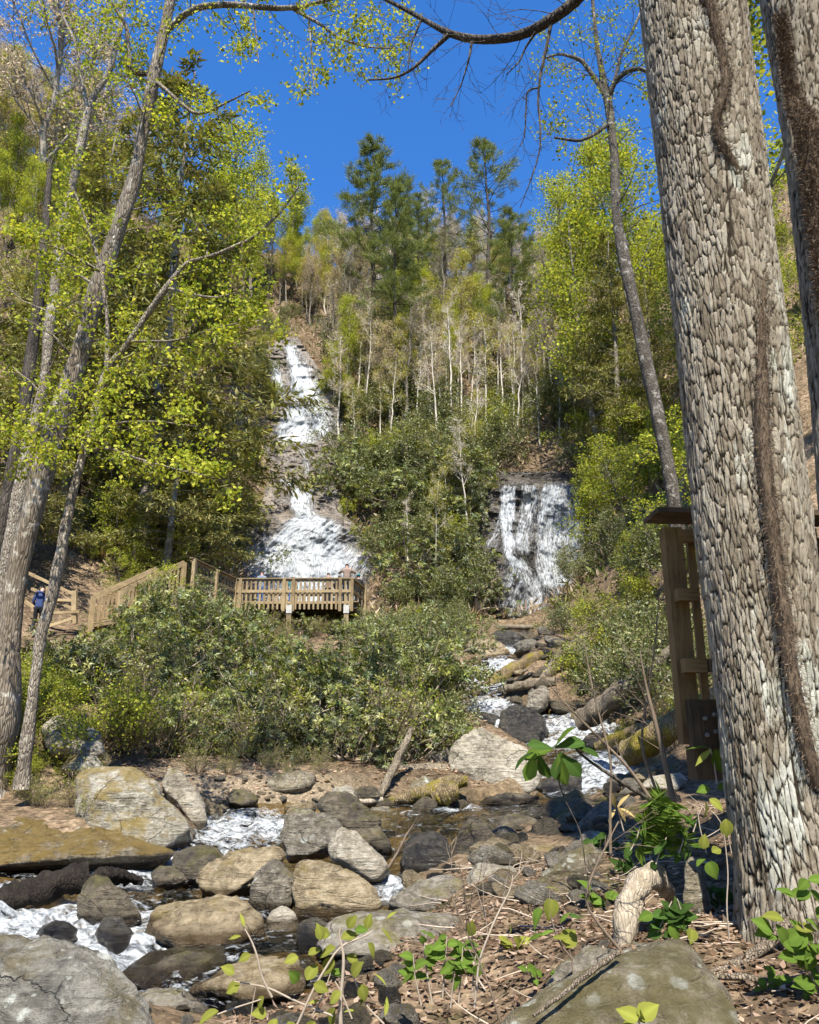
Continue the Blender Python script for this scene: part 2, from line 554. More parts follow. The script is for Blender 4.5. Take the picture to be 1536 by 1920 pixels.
CREEK_IN = [(1090, 1348, 21.2), (1090, 1392, 20.0), (1040, 1400, 19.6), (1120, 1420, 17.6), (1110, 1475, 16.0), (860, 1530, 13.7), (560, 1530, 13.8), (440, 1525, 13.6), (450, 1580, 12.0), (280, 1625, 10.5),
            (40, 1655, 9.8), (300, 1700, 8.6), (70, 1705, 8.5), (60, 1745, 7.6), (250, 1800, 7.0), (350, 1740, 7.7), (560, 1640, 10.3)]
cw = W(CREEK + CREEK_IN)
water_z = RBF(cw[:, :2], cw[:, 2], 0.02)
POLY = cw[:len(CREEK), :2]

def poly_dist(x, y, poly):
    """signed distance to a polygon: negative inside"""
    q = np.stack([np.ravel(x), np.ravel(y)], -1)
    d = np.full(len(q), 1e9)
    ins = np.zeros(len(q), bool)
    for a, b in zip(poly, np.roll(poly, -1, 0)):
        e = b - a
        t = np.clip(((q - a) @ e) / (e @ e + 1e-9), 0, 1)
        d = np.minimum(d, np.linalg.norm(q - a - t[:, None] * e, axis=1))
        c = (a[1] > q[:, 1]) != (b[1] > q[:, 1])
        xx = a[0] + (q[:, 1] - a[1]) / (b[1] - a[1] + 1e-12) * e[0]
        ins ^= c & (q[:, 0] < xx)
    return np.where(ins, -d, d).reshape(np.shape(x))

GROUND = [  # near bank on the right
    (1450, 1880, 4.3), (1200, 1800, 5.0), (1200, 1720, 6.0), (1000, 1820, 5.2), (900, 1870, 5.1), (830, 1915, 5.0), (1100, 1650, 7.4), (1250, 1580, 7.8),
    (1350, 1520, 8.4), (1420, 1700, 5.8), (1536, 1650, 6.2), (1600, 1750, 5.2), (980, 1700, 7.4), (1050, 1590, 9.6), (1170, 1530, 11.0), (1300, 1460, 12.5),
    (1250, 1400, 15.5), (1290, 1330, 17.0), (1230, 1300, 19.0), (1100, 1300, 23.0), (1050, 1240, 28), (1200, 1230, 22.5), (1300, 1180, 20), (1250, 1060, 25), (1400, 1000, 22),
    (1600, 1100, 18), (1150, 1150, 32), (1100, 1190, 34), (1160, 1000, 39), (1150, 880, 44), (1300, 800, 38), (1200, 700, 50), (1450, 600, 42), (1150, 560, 66), (1300, 450, 62),
    (1060, 640, 74), (1500, 300, 60),
    # left bank
    (420, 1470, 16.2), (560, 1460, 16.8), (700, 1470, 16.2), (830, 1420, 18.2), (800, 1440, 17.2), (240, 1490, 14.2), (100, 1530, 13.4), (-60, 1548, 12.8), (60, 1440, 14.0), (140, 1400, 14.8), (20, 1330, 15.0), (-200, 1400, 12.0),
    (200, 1330, 18.5), (400, 1350, 19.0), (600, 1350, 19.5), (780, 1350, 20.0), (300, 1250, 23), (500, 1245, 24.5), (700, 1245, 25.5), (850, 1260, 26), (62, 1188, 29), (150, 1172, 29.5), (240, 1178, 30),
    (-120, 1180, 27), (450, 1195, 32), (620, 1185, 34.5), (690, 1185, 35.5), (800, 1190, 36), (880, 1180, 40), (-200, 1000, 30), (60, 1020, 36), (250, 1060, 38), (380, 1010, 43), (0, 800, 40), (200, 850, 44),
    (380, 850, 50), (100, 560, 52), (350, 640, 60), (-150, 500, 46), (100, 330, 66), (430, 520, 72), (-100, 200, 60),
    # behind the falls
    (560, 1165, 45.5), (460, 1100, 47.0), (680, 1110, 47), (560, 1000, 50.0), (560, 900, 55.0), (560, 820, 59.5), (590, 720, 63.5), (545, 640, 67.5), (520, 590, 73), (560, 480, 84),
    (700, 1050, 47), (760, 1120, 44), (760, 960, 49), (800, 870, 51), (900, 880, 51), (950, 900, 49.8), (1000, 890, 50), (1080, 890, 49.8), (860, 1080, 46.0), (980, 1150, 46.5), (1090, 1150, 46.0),
    (720, 800, 60), (880, 780, 60), (1000, 760, 62), (760, 650, 72), (900, 600, 78), (1000, 560, 82), (700, 540, 84), (850, 520, 88)]
g = W(GROUND)
extra = np.array([[0, 0, -1.62], [0, -8, -1.4], [-4, 1.5, -1.75], [-9, -4, -1.9], [3, 2, -1.5], [7, 0, -0.6], [12, -6, 1.0], [20, 4, 6.0], [14, 12, 3.5], [-14, 3, -1.2], [-22, 8, 2.0], [-24, 20, 9.0],
                  [-45, 40, 36], [-80, 60, 62], [-60, 105, 66], [-20, 112, 62], [20, 112, 60], [50, 100, 62], [60, 60, 50], [40, 25, 22], [70, 20, 40], [-50, -5, 14], [40, -10, 14], [-60, 140, 50], [60, 140, 50], [0, 145, 46], [-90, 20, 44]])
gp = np.concatenate([g, extra])
ground_rbf = RBF(gp[:, :2], gp[:, 2], 0.05)

def ground_z(x, y):
    x = np.asarray(x, float); y = np.asarray(y, float)
    z = ground_rbf(x, y)
    d = poly_dist(x, y, POLY)
    p = np.stack([x, y, 0 * x], -1)
    amp = np.clip(0.05 + (np.abs(y) - 8) * 0.012, 0.05, 0.7) * np.clip(0.3 + np.abs(d) * 0.3, 0.3, 1)
    z = z + amp * fbm(p * 0.45, 3, 5) + 0.05 * fbm(p * 1.9, 3, 9)
    wz = water_z(x, y)
    near = (y < 43) & (y > 3)
    bed = wz - np.clip(-d * 0.55, 0.02, 0.42) + 0.05 * fbm(p * 2.5, 2, 21)
    bank = wz + np.clip(d * 0.5, 0.0, 0.35)
    z = np.where(near & (d < 0), np.minimum(z, bed), z)
    z = np.where(near & (d >= 0) & (d < 2.5), np.maximum(z, bank), z)
    lim = wz + 0.12 + d * 0.85                                    # banks rise no steeper than this beside the water
    z = np.where(near & (d >= 0) & (d < 2.0), np.minimum(z, lim), z)
    return z

def gz(x, y):
    return float(ground_z(np.array([x]), np.array([y]))[0])

_YS = np.geomspace(2.2, 130, 560)
def hit(px, py, ymin=2.2):
    """first point of the ground on the line of sight through a pixel"""
    p = at(np.full(len(_YS), px), np.full(len(_YS), py), _YS)
    z = ground_z(p[:, 0], p[:, 1])
    below = (p[:, 2] <= z) & (_YS >= ymin)
    i = int(np.argmax(below))
    if not below[i]:
        return p[-1]
    if i > 0 and (p[i - 1, 2] > z[i - 1]):
        a = p[i - 1, 2] - z[i - 1]; b = z[i] - p[i, 2]
        t = a / (a + b + 1e-9)
        return p[i - 1] * (1 - t) + p[i] * t
    return p[i]

def stand(px, Y):
    """ground point at depth Y under pixel column px"""
    py = 1200.0
    for _ in range(12):
        p = at(px, py, Y)
        z = gz(p[0], p[1])
        q = np.array([p[0], Y, z])
        # project back
        yc = q[1] * CP + q[2] * SP
        vc = -q[1] * SP + q[2] * CP
        py = CY - F * vc / yc
    return np.array([p[0], Y, z])

# ground sheet: a fan that widens with distance, fine near the camera
def litter_mat():
    m, nt, out = new_mat('forest_floor')
    k = N(nt)
    vec = k.coords('Object')
    a = k.noise(vec, 0.35, 6, 0.6)
    b = k.noise(vec, 5.0, 8, 0.7, 0.3)
    v = k.voronoi(vec, 16.0)
    f = k.math('ADD', k.math('MULTIPLY', a.outputs['Fac'], 0.45), k.math('MULTIPLY', b.outputs['Fac'], 0.55))
    col = k.ramp(f, [(0.36, (0.045, 0.032, 0.020)), (0.5, (0.13, 0.092, 0.058)), (0.62, (0.25, 0.185, 0.12))])
    vs = k.node('ShaderNodeSeparateColor'); nt.links.new(v.outputs['Color'], vs.inputs[0])
    col = k.mix(0.75, col, k.mix(vs.outputs[0], tuple([0.35] * 3), tuple([1.7] * 3)), 'MULTIPLY')
    g = k.noise(vec, 0.9, 6, 0.7, 0.5)
    col = k.mix(k.ramp(g.outputs['Fac'], [(0.56, 0.0), (0.66, 0.7)]), col, (0.06, 0.065, 0.018))
    at_ = k.attr('Col')
    sx = k.node('ShaderNodeSeparateColor')
    nt.links.new(at_.outputs['Color'], sx.inputs[0])
    pb = k.voronoi(vec, 7.0)
    bed = k.ramp(k.noise(vec, 3.0, 6, 0.7).outputs['Fac'], [(0.35, (0.08, 0.058, 0.03)), (0.65, (0.30, 0.22, 0.115))])
    bed = k.mix(k.ramp(pb.outputs['Distance'], [(0.15, 0.0), (0.5, 0.6)]), bed, (0.03, 0.022, 0.012))
    col = k.mix(sx.outputs[0], col, bed)
    grav = k.mix(k.ramp(k.voronoi(vec, 22).outputs['Distance'], [(0.1, 0.0), (0.5, 0.8)]), (0.36, 0.29, 0.2), (0.12, 0.09, 0.06))
    col = k.mix(sx.outputs[1], col, grav)
    h = k.math('ADD', b.outputs['Fac'], k.math('MULTIPLY', v.outputs['Distance'], 0.5))
    s = k.bsdf(col, 0.95, 0.1, k.bump(h, 0.9, 0.06))
    nt.links.new(s.outputs[0], out.inputs['Surface'])
    return m
M['ground'] = litter_mat()

rows = np.concatenate([np.linspace(-10, 3, 16)[:-1], np.geomspace(3, 45, 300), np.linspace(45.5, 150, 130)])
cols = np.linspace(-1, 1, 281)
Xg = cols[None, :] * (9 + 0.72 * np.maximum(rows, 0))[:, None]
Yg = np.repeat(rows[:, None], len(cols), 1)
Zg = ground_z(Xg, Yg)
dg = poly_dist(Xg, Yg, POLY)
bedmask = np.clip(0.5 - dg * 1.5, 0, 1) * (Yg < 43)
gb = hit(470, 1465)
bar = np.exp(-(((Xg - gb[0]) / 2.0) ** 2 + ((Yg - gb[1]) / 0.9) ** 2)) * (dg > -0.1)
gcol = np.stack([bedmask, np.clip(bar * 1.5, 0, 1), 0 * bar], -1)
mb = MB()
mb.grid(np.stack([Xg, Yg, Zg], -1), gcol)
tag(mb.build('ground', M['ground'], smooth=True), kind='structure')

# ================================================================ creek water
def water_mat(name, tint=(0.80, 0.74, 0.56), foam_lo=0.42, foam_hi=0.72):
    m, nt, out = new_mat(name)
    k = N(nt)
    vec = k.coords('Object', (0.8, 1.25, 1), 0.35)
    st = k.noise(vec, 3.2, 8, 0.72, 1.2)
    fine = k.noise(vec, 13.0, 6, 0.7, 0.8)
    a = k.attr('Col')
    sx = k.node('ShaderNodeSeparateColor')
    nt.links.new(a.outputs['Color'], sx.inputs[0])
    f = k.math('ADD', k.math('MULTIPLY', st.outputs['Fac'], 0.6), k.math('MULTIPLY', fine.outputs['Fac'], 0.4))
    f = k.math('MULTIPLY_ADD', k.math('SUBTRACT', f, 0.5), 1.7, 0.5)
    f = k.math('ADD', f, k.math('MULTIPLY_ADD', sx.outputs[0], 0.33, -0.21))
    foam = k.ramp(f, [(foam_lo, 0.0), (foam_hi, 1.0)])
    fcol = k.ramp(fine.outputs['Fac'], [(0.38, (0.34, 0.37, 0.40)), (0.62, (0.68, 0.71, 0.73))])
    rip = k.noise(vec, 4.5, 4, 0.6, 0.6)
    nrm = k.bump(k.math('ADD', rip.outputs['Fac'], k.math('MULTIPLY', fine.outputs['Fac'], 0.35)), 0.55, 0.06)
    tr = k.node('ShaderNodeBsdfTransparent'); tr.inputs['Color'].default_value = (*tint, 1)
    gl = k.node('ShaderNodeBsdfGlossy'); gl.inputs['Roughness'].default_value = 0.06
    nt.links.new(nrm, gl.inputs['Normal'])
    fr = k.node('ShaderNodeFresnel'); fr.inputs['IOR'].default_value = 1.33
    nt.links.new(nrm, fr.inputs['Normal'])
    mx = k.node('ShaderNodeMixShader')
    nt.links.new(fr.outputs[0], mx.inputs[0]); nt.links.new(tr.outputs[0], mx.inputs[1]); nt.links.new(gl.outputs[0], mx.inputs[2])
    wd = k.bsdf(fcol, 0.6, 0.3, k.bump(f, 0.9, 0.08))
    m2 = k.node('ShaderNodeMixShader')
    nt.links.new(foam, m2.inputs[0]); nt.links.new(mx.outputs[0], m2.inputs[1]); nt.links.new(wd.outputs[0], m2.inputs[2])
    nt.links.new(m2.outputs[0], out.inputs['Surface'])
    return m
M['water'] = water_mat('creek_water')

RAPID = [(1090, 1372, 20.6, 1.3), (1120, 1385, 20.2, 1.0), (1040, 1392, 19.9, 0.6), (1130, 1430, 17.2, 0.9), (1170, 1460, 16.3, 0.9), (1090, 1470, 16.1, 0.6), (900, 1270, 26, 1.2), (935, 1245, 27, 1.0), (965, 1220, 29.5, 0.8), (915, 1325, 23.2, 0.8),
         (470, 1555, 12.9, 0.9), (430, 1575, 12.3, 0.7), (510, 1545, 13.1, 0.7), (290, 1625, 10.5, 0.75), (340, 1610, 10.9, 0.7), (230, 1640, 10.1, 0.6), (250, 1620, 10.6, 0.5), (60, 1725, 8.1, 0.8), (110, 1710, 8.4, 0.7), (180, 1760, 7.5, 0.9), (240, 1800, 7.0, 0.7), (275, 1755, 7.5, 0.7), (190, 1720, 8.1, 0.6), (20, 1740, 7.8, 0.8), (0, 1710, 8.3, 0.6), (225, 1820, 6.8, 0.5),
         (20, 1670, 9.4, 0.5), (740, 1660, 9.7, 0.35), (745, 1690, 9.2, 0.3), (930, 1350, 21.8, 0.8), (-120, 1760, 7.4, 0.8), (860, 1515, 14.5, 0.3), (200, 1790, 7.1, 0.5), (150, 1740, 7.8, 0.5)]
rp = W([r[:3] for r in RAPID])
ys = np.geomspace(5.0, 43, 420)
xs = np.linspace(-1, 1, 300)
Xw = xs[None] * np.interp(ys, [5, 12, 20, 43], [6.5, 7.0, 6.5, 10.5])[:, None] + np.interp(ys, [5, 12, 20, 43], [-2.5, -0.6, 3.0, 2.5])[:, None]
Yw = np.repeat(ys[:, None], len(xs), 1)
dw = poly_dist(Xw, Yw, POLY)
Zw = water_z(Xw, Yw)
foam = np.full_like(Xw, 0.16)
for (p, r) in zip(rp, RAPID):
    foam = np.maximum(foam, np.exp(-(((Xw - p[0]) ** 2 + (Yw - p[1]) ** 2) / ((1.25 * r[3]) ** 2))))
pn = np.stack([Xw, Yw, 0 * Xw], -1)
Zw = Zw + (0.012 + 0.09 * foam) * fbm(pn * 3.5, 4, 77) + 0.02 * foam * fbm(pn * 12, 2, 5)
keep = dw < 0.35
idx = np.arange(Xw.size).reshape(Xw.shape)
kq = keep[:-1, :-1] & keep[:-1, 1:] & keep[1:, 1:] & keep[1:, :-1]
q = np.stack([idx[:-1, :-1], idx[:-1, 1:], idx[1:, 1:], idx[1:, :-1]], -1)[kq]
used, inv = np.unique(q, return_inverse=True)
mb = MB()
mb.add(np.stack([Xw, Yw, Zw], -1).reshape(-1, 3)[used], inv.reshape(-1, 4), None, np.stack([foam] * 3, -1).reshape(-1, 3)[used])
tag(mb.build('water', M['water'], smooth=True), label='shallow creek tumbling between the boulders', kind='structure')

# ================================================================ rock faces and waterfalls
def face_grid(x0, x1, y0, y1, step, Yfun, seed, name, mat, ledge=0.5, rough=0.35):
    gx = np.arange(x0, x1 + 1, step); gy = np.arange(y0, y1 + 1, step)
    PX, PY = np.meshgrid(gx, gy)
    P = at(PX, PY, Yfun(PX, PY))
    return P, PX, PY

def face_noise(P, seed, ledge, rough):
    n = fbm(P * 0.55, 4, seed) * rough + fbm(P * 2.2, 3, seed + 4) * rough * 0.3
    s = P[..., 2] * 0.75 + 1.3 * fbm(P * 0.33, 3, seed + 9) + P[..., 0] * 0.16
    st = (s - np.floor(s))
    return n + ledge * (st ** 2.2 - 0.4)

LP = np.array([(1200, 43.0), (1150, 44.0), (1080, 45.5), (975, 48.0), (962, 49.5), (915, 51.5), (900, 53.5), (845, 56.0), (825, 58.0), (700, 62.0), (645, 65.0), (600, 70.0), (560, 76)])[::-1]
def left_Y(PX, PY):
    return np.interp(PY, LP[:, 0], LP[:, 1]) + 0.00004 * (PX - 560) ** 2
RP = np.array([(1210, 43.3), (1175, 43.8), (1100, 44.6), (1060, 45.2), (1000, 46.4), (960, 46.8), (915, 47.4), (900, 48.4), (880, 50)])[::-1]
def right_Y(PX, PY):
    y = np.interp(PY, RP[:, 0], RP[:, 1])
    bulge = 1.6 * np.exp(-(((PX - 945) / 45) ** 2 + ((PY - 1110) / 70) ** 2)) + 0.9 * np.exp(-(((PX - 920) / 30) ** 2 + ((PY - 1035) / 22) ** 2))
    hollow = 1.4 * np.exp(-(((PX - 1045) / 45) ** 2 + ((PY - 1080) / 75) ** 2)) + 0.8 * np.exp(-(((PX - 990) / 18) ** 2 + ((PY - 945) / 22) ** 2))
    return y - bulge + hollow + 0.0001 * (PX - 1000) ** 2

def face_point(which, PX, PY, off=0.0, lk=1.0):
    Yf, seed, ledge, rough = (left_Y, 40, 0.42, 0.40) if which == 'L' else (right_Y, 60, 0.32, 0.34)
    Y = Yf(PX, PY)
    P = at(PX, PY, Y)
    n = face_noise(P, seed, ledge * lk, rough)
    return at(PX, PY, Y - n - off)

M['rock_fall'] = rock_mat('wet_fall_rock', (0.035, 0.03, 0.027), (0.12, 0.10, 0.085), (0.27, 0.225, 0.18), moss=0.15, rough=0.35, spec=0.5, scale=0.5, moss_col=(0.12, 0.10, 0.02))
M['rock_fall_dark'] = rock_mat('black_fall_rock', (0.010, 0.009, 0.008), (0.03, 0.026, 0.022), (0.12, 0.10, 0.08), moss=0.1, rough=0.3, spec=0.5, scale=0.5, moss_col=(0.05, 0.05, 0.01))
for which, box, mat, nm in (('L', (380, 800, 575, 1196), 'rock_fall', 'cliff'), ('R', (850, 1150, 884, 1206), 'rock_fall_dark', 'cliff')):
    PX, PY = np.meshgrid(np.arange(box[0], box[1], 2.5), np.arange(box[2], box[3], 2.5))
    P = face_point(which, PX, PY)
    mb = MB()
    if which == 'L':
        dd = poly_dist(PX, PY, np.array([(525, 632), (560, 632), (632, 740), (650, 830), (625, 890), (645, 960), (765, 1080), (800, 1200), (390, 1200), (395, 1045), (480, 985), (500, 900), (485, 820), (480, 670)], float))
        ii = np.arange(PX.size).reshape(PX.shape); kk = dd < 0
        kk = kk[:-1, :-1] & kk[:-1, 1:] & kk[1:, 1:] & kk[1:, :-1]
        mb.add(P.reshape(-1, 3), np.stack([ii[:-1, :-1], ii[:-1, 1:], ii[1:, 1:], ii[1:, :-1]], -1)[kk], None, (0, 0, 0))
    else:
        mb.grid(P, (0, 0, 0))
    tag(mb.build(nm, M[mat], smooth=False), kind='structure', label='stepped rock slope under the tall waterfall' if which == 'L' else 'black rock wall under the short waterfall')

def fall_mat():
    m, nt, out = new_mat('falling_water')
    k = N(nt)
    a = k.attr('Col')                 # r: across (m), g: along (m), b: density
    sx = k.node('ShaderNodeSeparateColor')
    nt.links.new(a.outputs['Color'], sx.inputs[0])
    cv = k.node('ShaderNodeCombineXYZ')
    nt.links.new(k.math('MULTIPLY', sx.outputs[0], 8.0), cv.inputs[0])
    nt.links.new(k.math('MULTIPLY', sx.outputs[1], 1.1), cv.inputs[1])
    n1 = k.noise(cv.outputs[0], 1.0, 7, 0.7, 1.1)
    cv2 = k.node('ShaderNodeCombineXYZ')
    nt.links.new(k.math('MULTIPLY', sx.outputs[0], 22.0), cv2.inputs[0])
    nt.links.new(k.math('MULTIPLY', sx.outputs[1], 4.5), cv2.inputs[1])
    n2 = k.noise(cv2.outputs[0], 1.0, 6, 0.75, 0.8)
    f = k.math('ADD', k.math('MULTIPLY', n1.outputs['Fac'], 0.55), k.math('MULTIPLY', n2.outputs['Fac'], 0.45))
    f = k.math('MULTIPLY_ADD', k.math('SUBTRACT', f, 0.5), 2.6, 0.5)
    f = k.math('ADD', f, k.math('MULTIPLY_ADD', sx.outputs[2], 0.52, -0.28))
    foam = k.ramp(f, [(0.34, 0.0), (0.80, 0.96)])
    fcol = k.ramp(n2.outputs['Fac'], [(0.36, (0.34, 0.37, 0.41)), (0.62, (0.66, 0.68, 0.70))])
    tr = k.node('ShaderNodeBsdfTransparent'); tr.inputs['Color'].default_value = (0.93, 0.94, 0.95, 1)
    wd = k.bsdf(fcol, 0.55, 0.3, k.bump(f, 0.9, 0.1))
    m2 = k.node('ShaderNodeMixShader')
    nt.links.new(foam, m2.inputs[0]); nt.links.new(tr.outputs[0], m2.inputs[1]); nt.links.new(wd.outputs[0], m2.inputs[2])
    nt.links.new(m2.outputs[0], out.inputs['Surface'])
    return m
M['fall'] = fall_mat()

def sheet(mb, which, left, right, dens=0.6, off=0.14, ns=36, nt_=90, seed=0, fade=0.25, puff=0.10):
    left = np.array(left, float); right = np.array(right, float)
    def along(L, t):
        s = np.r_[0, np.cumsum(np.linalg.norm(np.diff(L, axis=0), axis=1))]; s /= s[-1]
        return np.stack([np.interp(t, s, L[:, 0]), np.interp(t, s, L[:, 1])], -1)
    t = np.linspace(0, 1, nt_); s = np.linspace(0, 1, ns)
    A, B = along(left, t), along(right, t)
    Q = A[:, None] * (1 - s)[None, :, None] + B[:, None] * s[None, :, None]
    wob = fbm(np.stack([np.repeat(s[None] * 5, nt_, 0), np.repeat(t[:, None] * 6, ns, 1), np.full((nt_, ns), seed * 3.1)], -1), 3, seed)
    Q[..., 0] += wob * 2.5
    P0 = face_point(which, Q[..., 0], Q[..., 1], off + 0.15, 0.25)
    m_ = mpp(P0[..., 1].mean())
    ac = np.linalg.norm(B - A, axis=1)[:, None] * s[None] * m_ + seed * 7.7
    al = np.repeat((t * np.linalg.norm(np.diff(left, axis=0), axis=1).sum() * m_)[:, None], ns, 1)
    pf = fbm(np.stack([ac * 4, al * 0.9, 0 * ac], -1), 4, seed + 3)
    P = face_point(which, Q[..., 0], Q[..., 1], off + 0.15 + puff * (pf + 0.4), 0.25)
    edge = np.minimum(s, 1 - s)[None] / max(fade, 1e-3)
    d = dens * np.clip(edge * (1 + 0.6 * wob), 0, 1) * np.ones((nt_, 1))
    d = d * np.clip(np.minimum(t * 14, (1 - t) * 9), 0.15, 1)[:, None]
    mb.grid(P, np.stack([ac, al, d], -1))
    return mb

lf = thing('waterfall', 'tall white waterfall sliding down the stepped rock slope behind the deck', 'waterfall', at(560, 1150, 44))
o = lf.location
def cascade(which, root, *args, **kw):
    mb = MB(); sheet(mb, which, *args, **kw); local(mb, root.location)
    mb.build('cascade', M['fall'], root, smooth=True)
cascade('L', lf, [(530, 640), (536, 680), (545, 725), (566, 765), (582, 812), (584, 826)], [(550, 640), (582, 685), (606, 725), (622, 765), (634, 805), (636, 826)], 1.15, seed=1, ns=24, fade=0.3)
cascade('L', lf, [(538, 755), (520, 785), (504, 812), (496, 836)], [(574, 760), (590, 785), (600, 812), (606, 836)], 0.95, seed=2, ns=24, nt_=40)
cascade('L', lf, [(536, 690), (530, 725), (526, 760), (520, 800)], [(566, 700), (574, 730), (578, 765), (580, 800)], 0.55, seed=18, ns=24, nt_=60, fade=0.35)
cascade('L', lf, [(500, 675), (506, 700), (512, 730), (520, 760)], [(522, 678), (530, 700), (535, 735), (540, 760)], 0.8, seed=3, ns=18, nt_=50)
cascade('L', lf, [(558, 838), (566, 870), (572, 905)], [(574, 838), (582, 870), (586, 905)], 0.35, seed=4, ns=12, nt_=40)
cascade('L', lf, [(545, 912), (540, 930), (537, 950), (556, 972)], [(588, 910), (590, 930), (592, 950), (606, 976)], 0.9, seed=5, ns=24, nt_=50)
cascade('L', lf, [(510, 895), (520, 905), (535, 915)], [(530, 893), (545, 900), (550, 912)], 0.7, seed=6, ns=12, nt_=20)
cascade('L', lf, [(548, 962), (520, 985), (485, 1012), (455, 1045), (435, 1080), (425, 1120), (420, 1172)], [(612, 962), (648, 985), (678, 1012), (700, 1045), (718, 1080), (730, 1120), (738, 1172)], 1.0, seed=7, ns=90, nt_=150, fade=0.22, puff=0.16)
cascade('L', lf, [(548, 970), (520, 1000), (500, 1040), (500, 1090), (505, 1150)], [(604, 970), (632, 1000), (650, 1040), (660, 1090), (662, 1150)], 0.85, seed=8, ns=60, nt_=120, off=0.3, puff=0.16)
cascade('L', lf, [(500, 1000), (460, 1030), (430, 1060), (410, 1100)], [(540, 990), (510, 1030), (490, 1070), (470, 1120)], 0.5, seed=9, ns=40, nt_=70)
cascade('L', lf, [(690, 1060), (700, 1100), (715, 1172)], [(720, 1075), (745, 1110), (765, 1176)], 0.55, seed=10, ns=40, nt_=70, fade=0.15)

rf = thing('waterfall', 'short waterfall dropping in veils over a black rock wall', 'waterfall', at(990, 1170, 44))
cascade('R', rf, [(938, 908), (934, 940), (932, 965), (938, 1000), (942, 1040), (948, 1062)], [(970, 906), (966, 940), (967, 965), (966, 1000), (972, 1040), (990, 1060)], 0.9, seed=11, ns=26, nt_=90)
cascade('R', rf, [(976, 904), (974, 930), (968, 960), (960, 1000), (960, 1040)], [(1008, 904), (1010, 930), (1004, 960), (1000, 1000), (1000, 1050)], 0.66, seed=12, ns=22, nt_=80)
cascade('R', rf, [(1014, 905), (1006, 935), (1000, 970), (996, 1020), (996, 1060), (1006, 1115)], [(1072, 902), (1094, 930), (1106, 965), (1110, 1010), (1110, 1060), (1106, 1120)], 0.82, seed=13, ns=70, nt_=110, fade=0.16)
cascade('R', rf, [(1024, 905), (1020, 935), (1018, 965), (1030, 990)], [(1064, 903), (1084, 930), (1094, 965), (1080, 990)], 0.6, seed=14, ns=40, nt_=50, off=0.3)
cascade('R', rf, [(950, 1045), (942, 1080), (925, 1120), (905, 1168)], [(985, 1045), (1015, 1080), (1038, 1115), (1055, 1165)], 0.62, seed=15, ns=60, nt_=80, fade=0.3)
cascade('R', rf, [(955, 1050), (968, 1085), (980, 1120), (985, 1160)], [(984, 1050), (1012, 1085), (1030, 1115), (1045, 1155)], 0.7, seed=16, ns=40, nt_=60, off=0.35, fade=0.4)
cascade('R', rf, [(936, 965), (926, 990), (912, 1015), (905, 1030)], [(942, 965), (940, 990), (935, 1015), (930, 1035)], 0.4, seed=17, ns=14, nt_=40)
# ================================================================ boulders
_ico = {}
def ico(sub):
    if sub not in _ico:
        bm = bmesh.new()
        bmesh.ops.create_icosphere(bm, subdivisions=sub, radius=1.0)
        v = np.array([x.co[:] for x in bm.verts]); f = np.array([[x.index for x in p.verts] for p in bm.faces])
        bm.free()
        _ico[sub] = (v, f)
    return _ico[sub]

def unit3(a):
    return a / (np.linalg.norm(a, axis=-1, keepdims=True) + 1e-9)

def hull_rock(pts, seed, sub=4, sharp=48.0, rough=0.068, layered=0.0):
    """rounded convex body of the given corner points, chipped and weathered"""
    pts = np.asarray(pts, float)
    lo, hi = pts.min(0), pts.max(0)
    c = (lo + hi) / 2; s = (hi - lo) / 2 + 1e-4
    u = (pts - c) / s
    bm = bmesh.new()
    for p in u: bm.verts.new(p)
    bmesh.ops.convex_hull(bm, input=bm.verts[:])
    bm.normal_update()
    pl = []
    for f_ in bm.faces:
        n = np.array(f_.normal[:]); d = float(np.dot(n, f_.verts[0].co[:]))
        if f_.calc_area() > 1e-4:
            if d < 0: n, d = -n, -d
            pl.append((*n, max(d, 0.12)))
    bm.free()
    pl = np.array(pl)
    rg = np.random.default_rng(seed + 1)
    cn = unit3(rg.normal(0, 1, (10, 3)))                  # broken corners
    sup = (u @ cn.T).max(0) * rg.uniform(0.80, 0.97, 10)
    pl = np.concatenate([pl, np.c_[cn, np.maximum(sup, 0.2)]])
    v, f = ico(sub)
    q = np.maximum((v @ pl[:, :3].T) / pl[:, 3], 0)
    r = ((q ** sharp).sum(1)) ** (-1.0 / sharp)
    P = v * np.minimum(r, 1.9)[:, None]
    W_ = P * s
    size = float(s.mean())
    k = 1.0 / max(size, 1e-3)
    rng = np.random.default_rng(seed)
    off = rng.uniform(0, 50, 3)
    n1 = fbm(W_ * k * 1.5 + off, 5, seed, 0.55) * rough * 1.25
    n2 = ridged(W_ * k * 2.6 + off, 4, seed + 5) * rough * 0.5
    # chipped facets
    n3 = -np.clip(fbm(W_ * k * 1.0 + off + 9, 2, seed + 8) - 0.35, 0, 1) * rough * 2.5
    if layered:
        a = rng.normal(0, 0.25, 3) + np.array([0, 0, 1.0])
        t = (W_ * k) @ a * 4.0 + fbm(W_ * k * 1.1 + off, 3, seed + 2) * 0.8
        n3 = n3 + layered * (np.abs((t % 1) - 0.5) * 2 - 0.5) * 0.5
    W_ = W_ + v * ((n1 + n2 + n3) * size)[:, None]
    return W_ + c, f

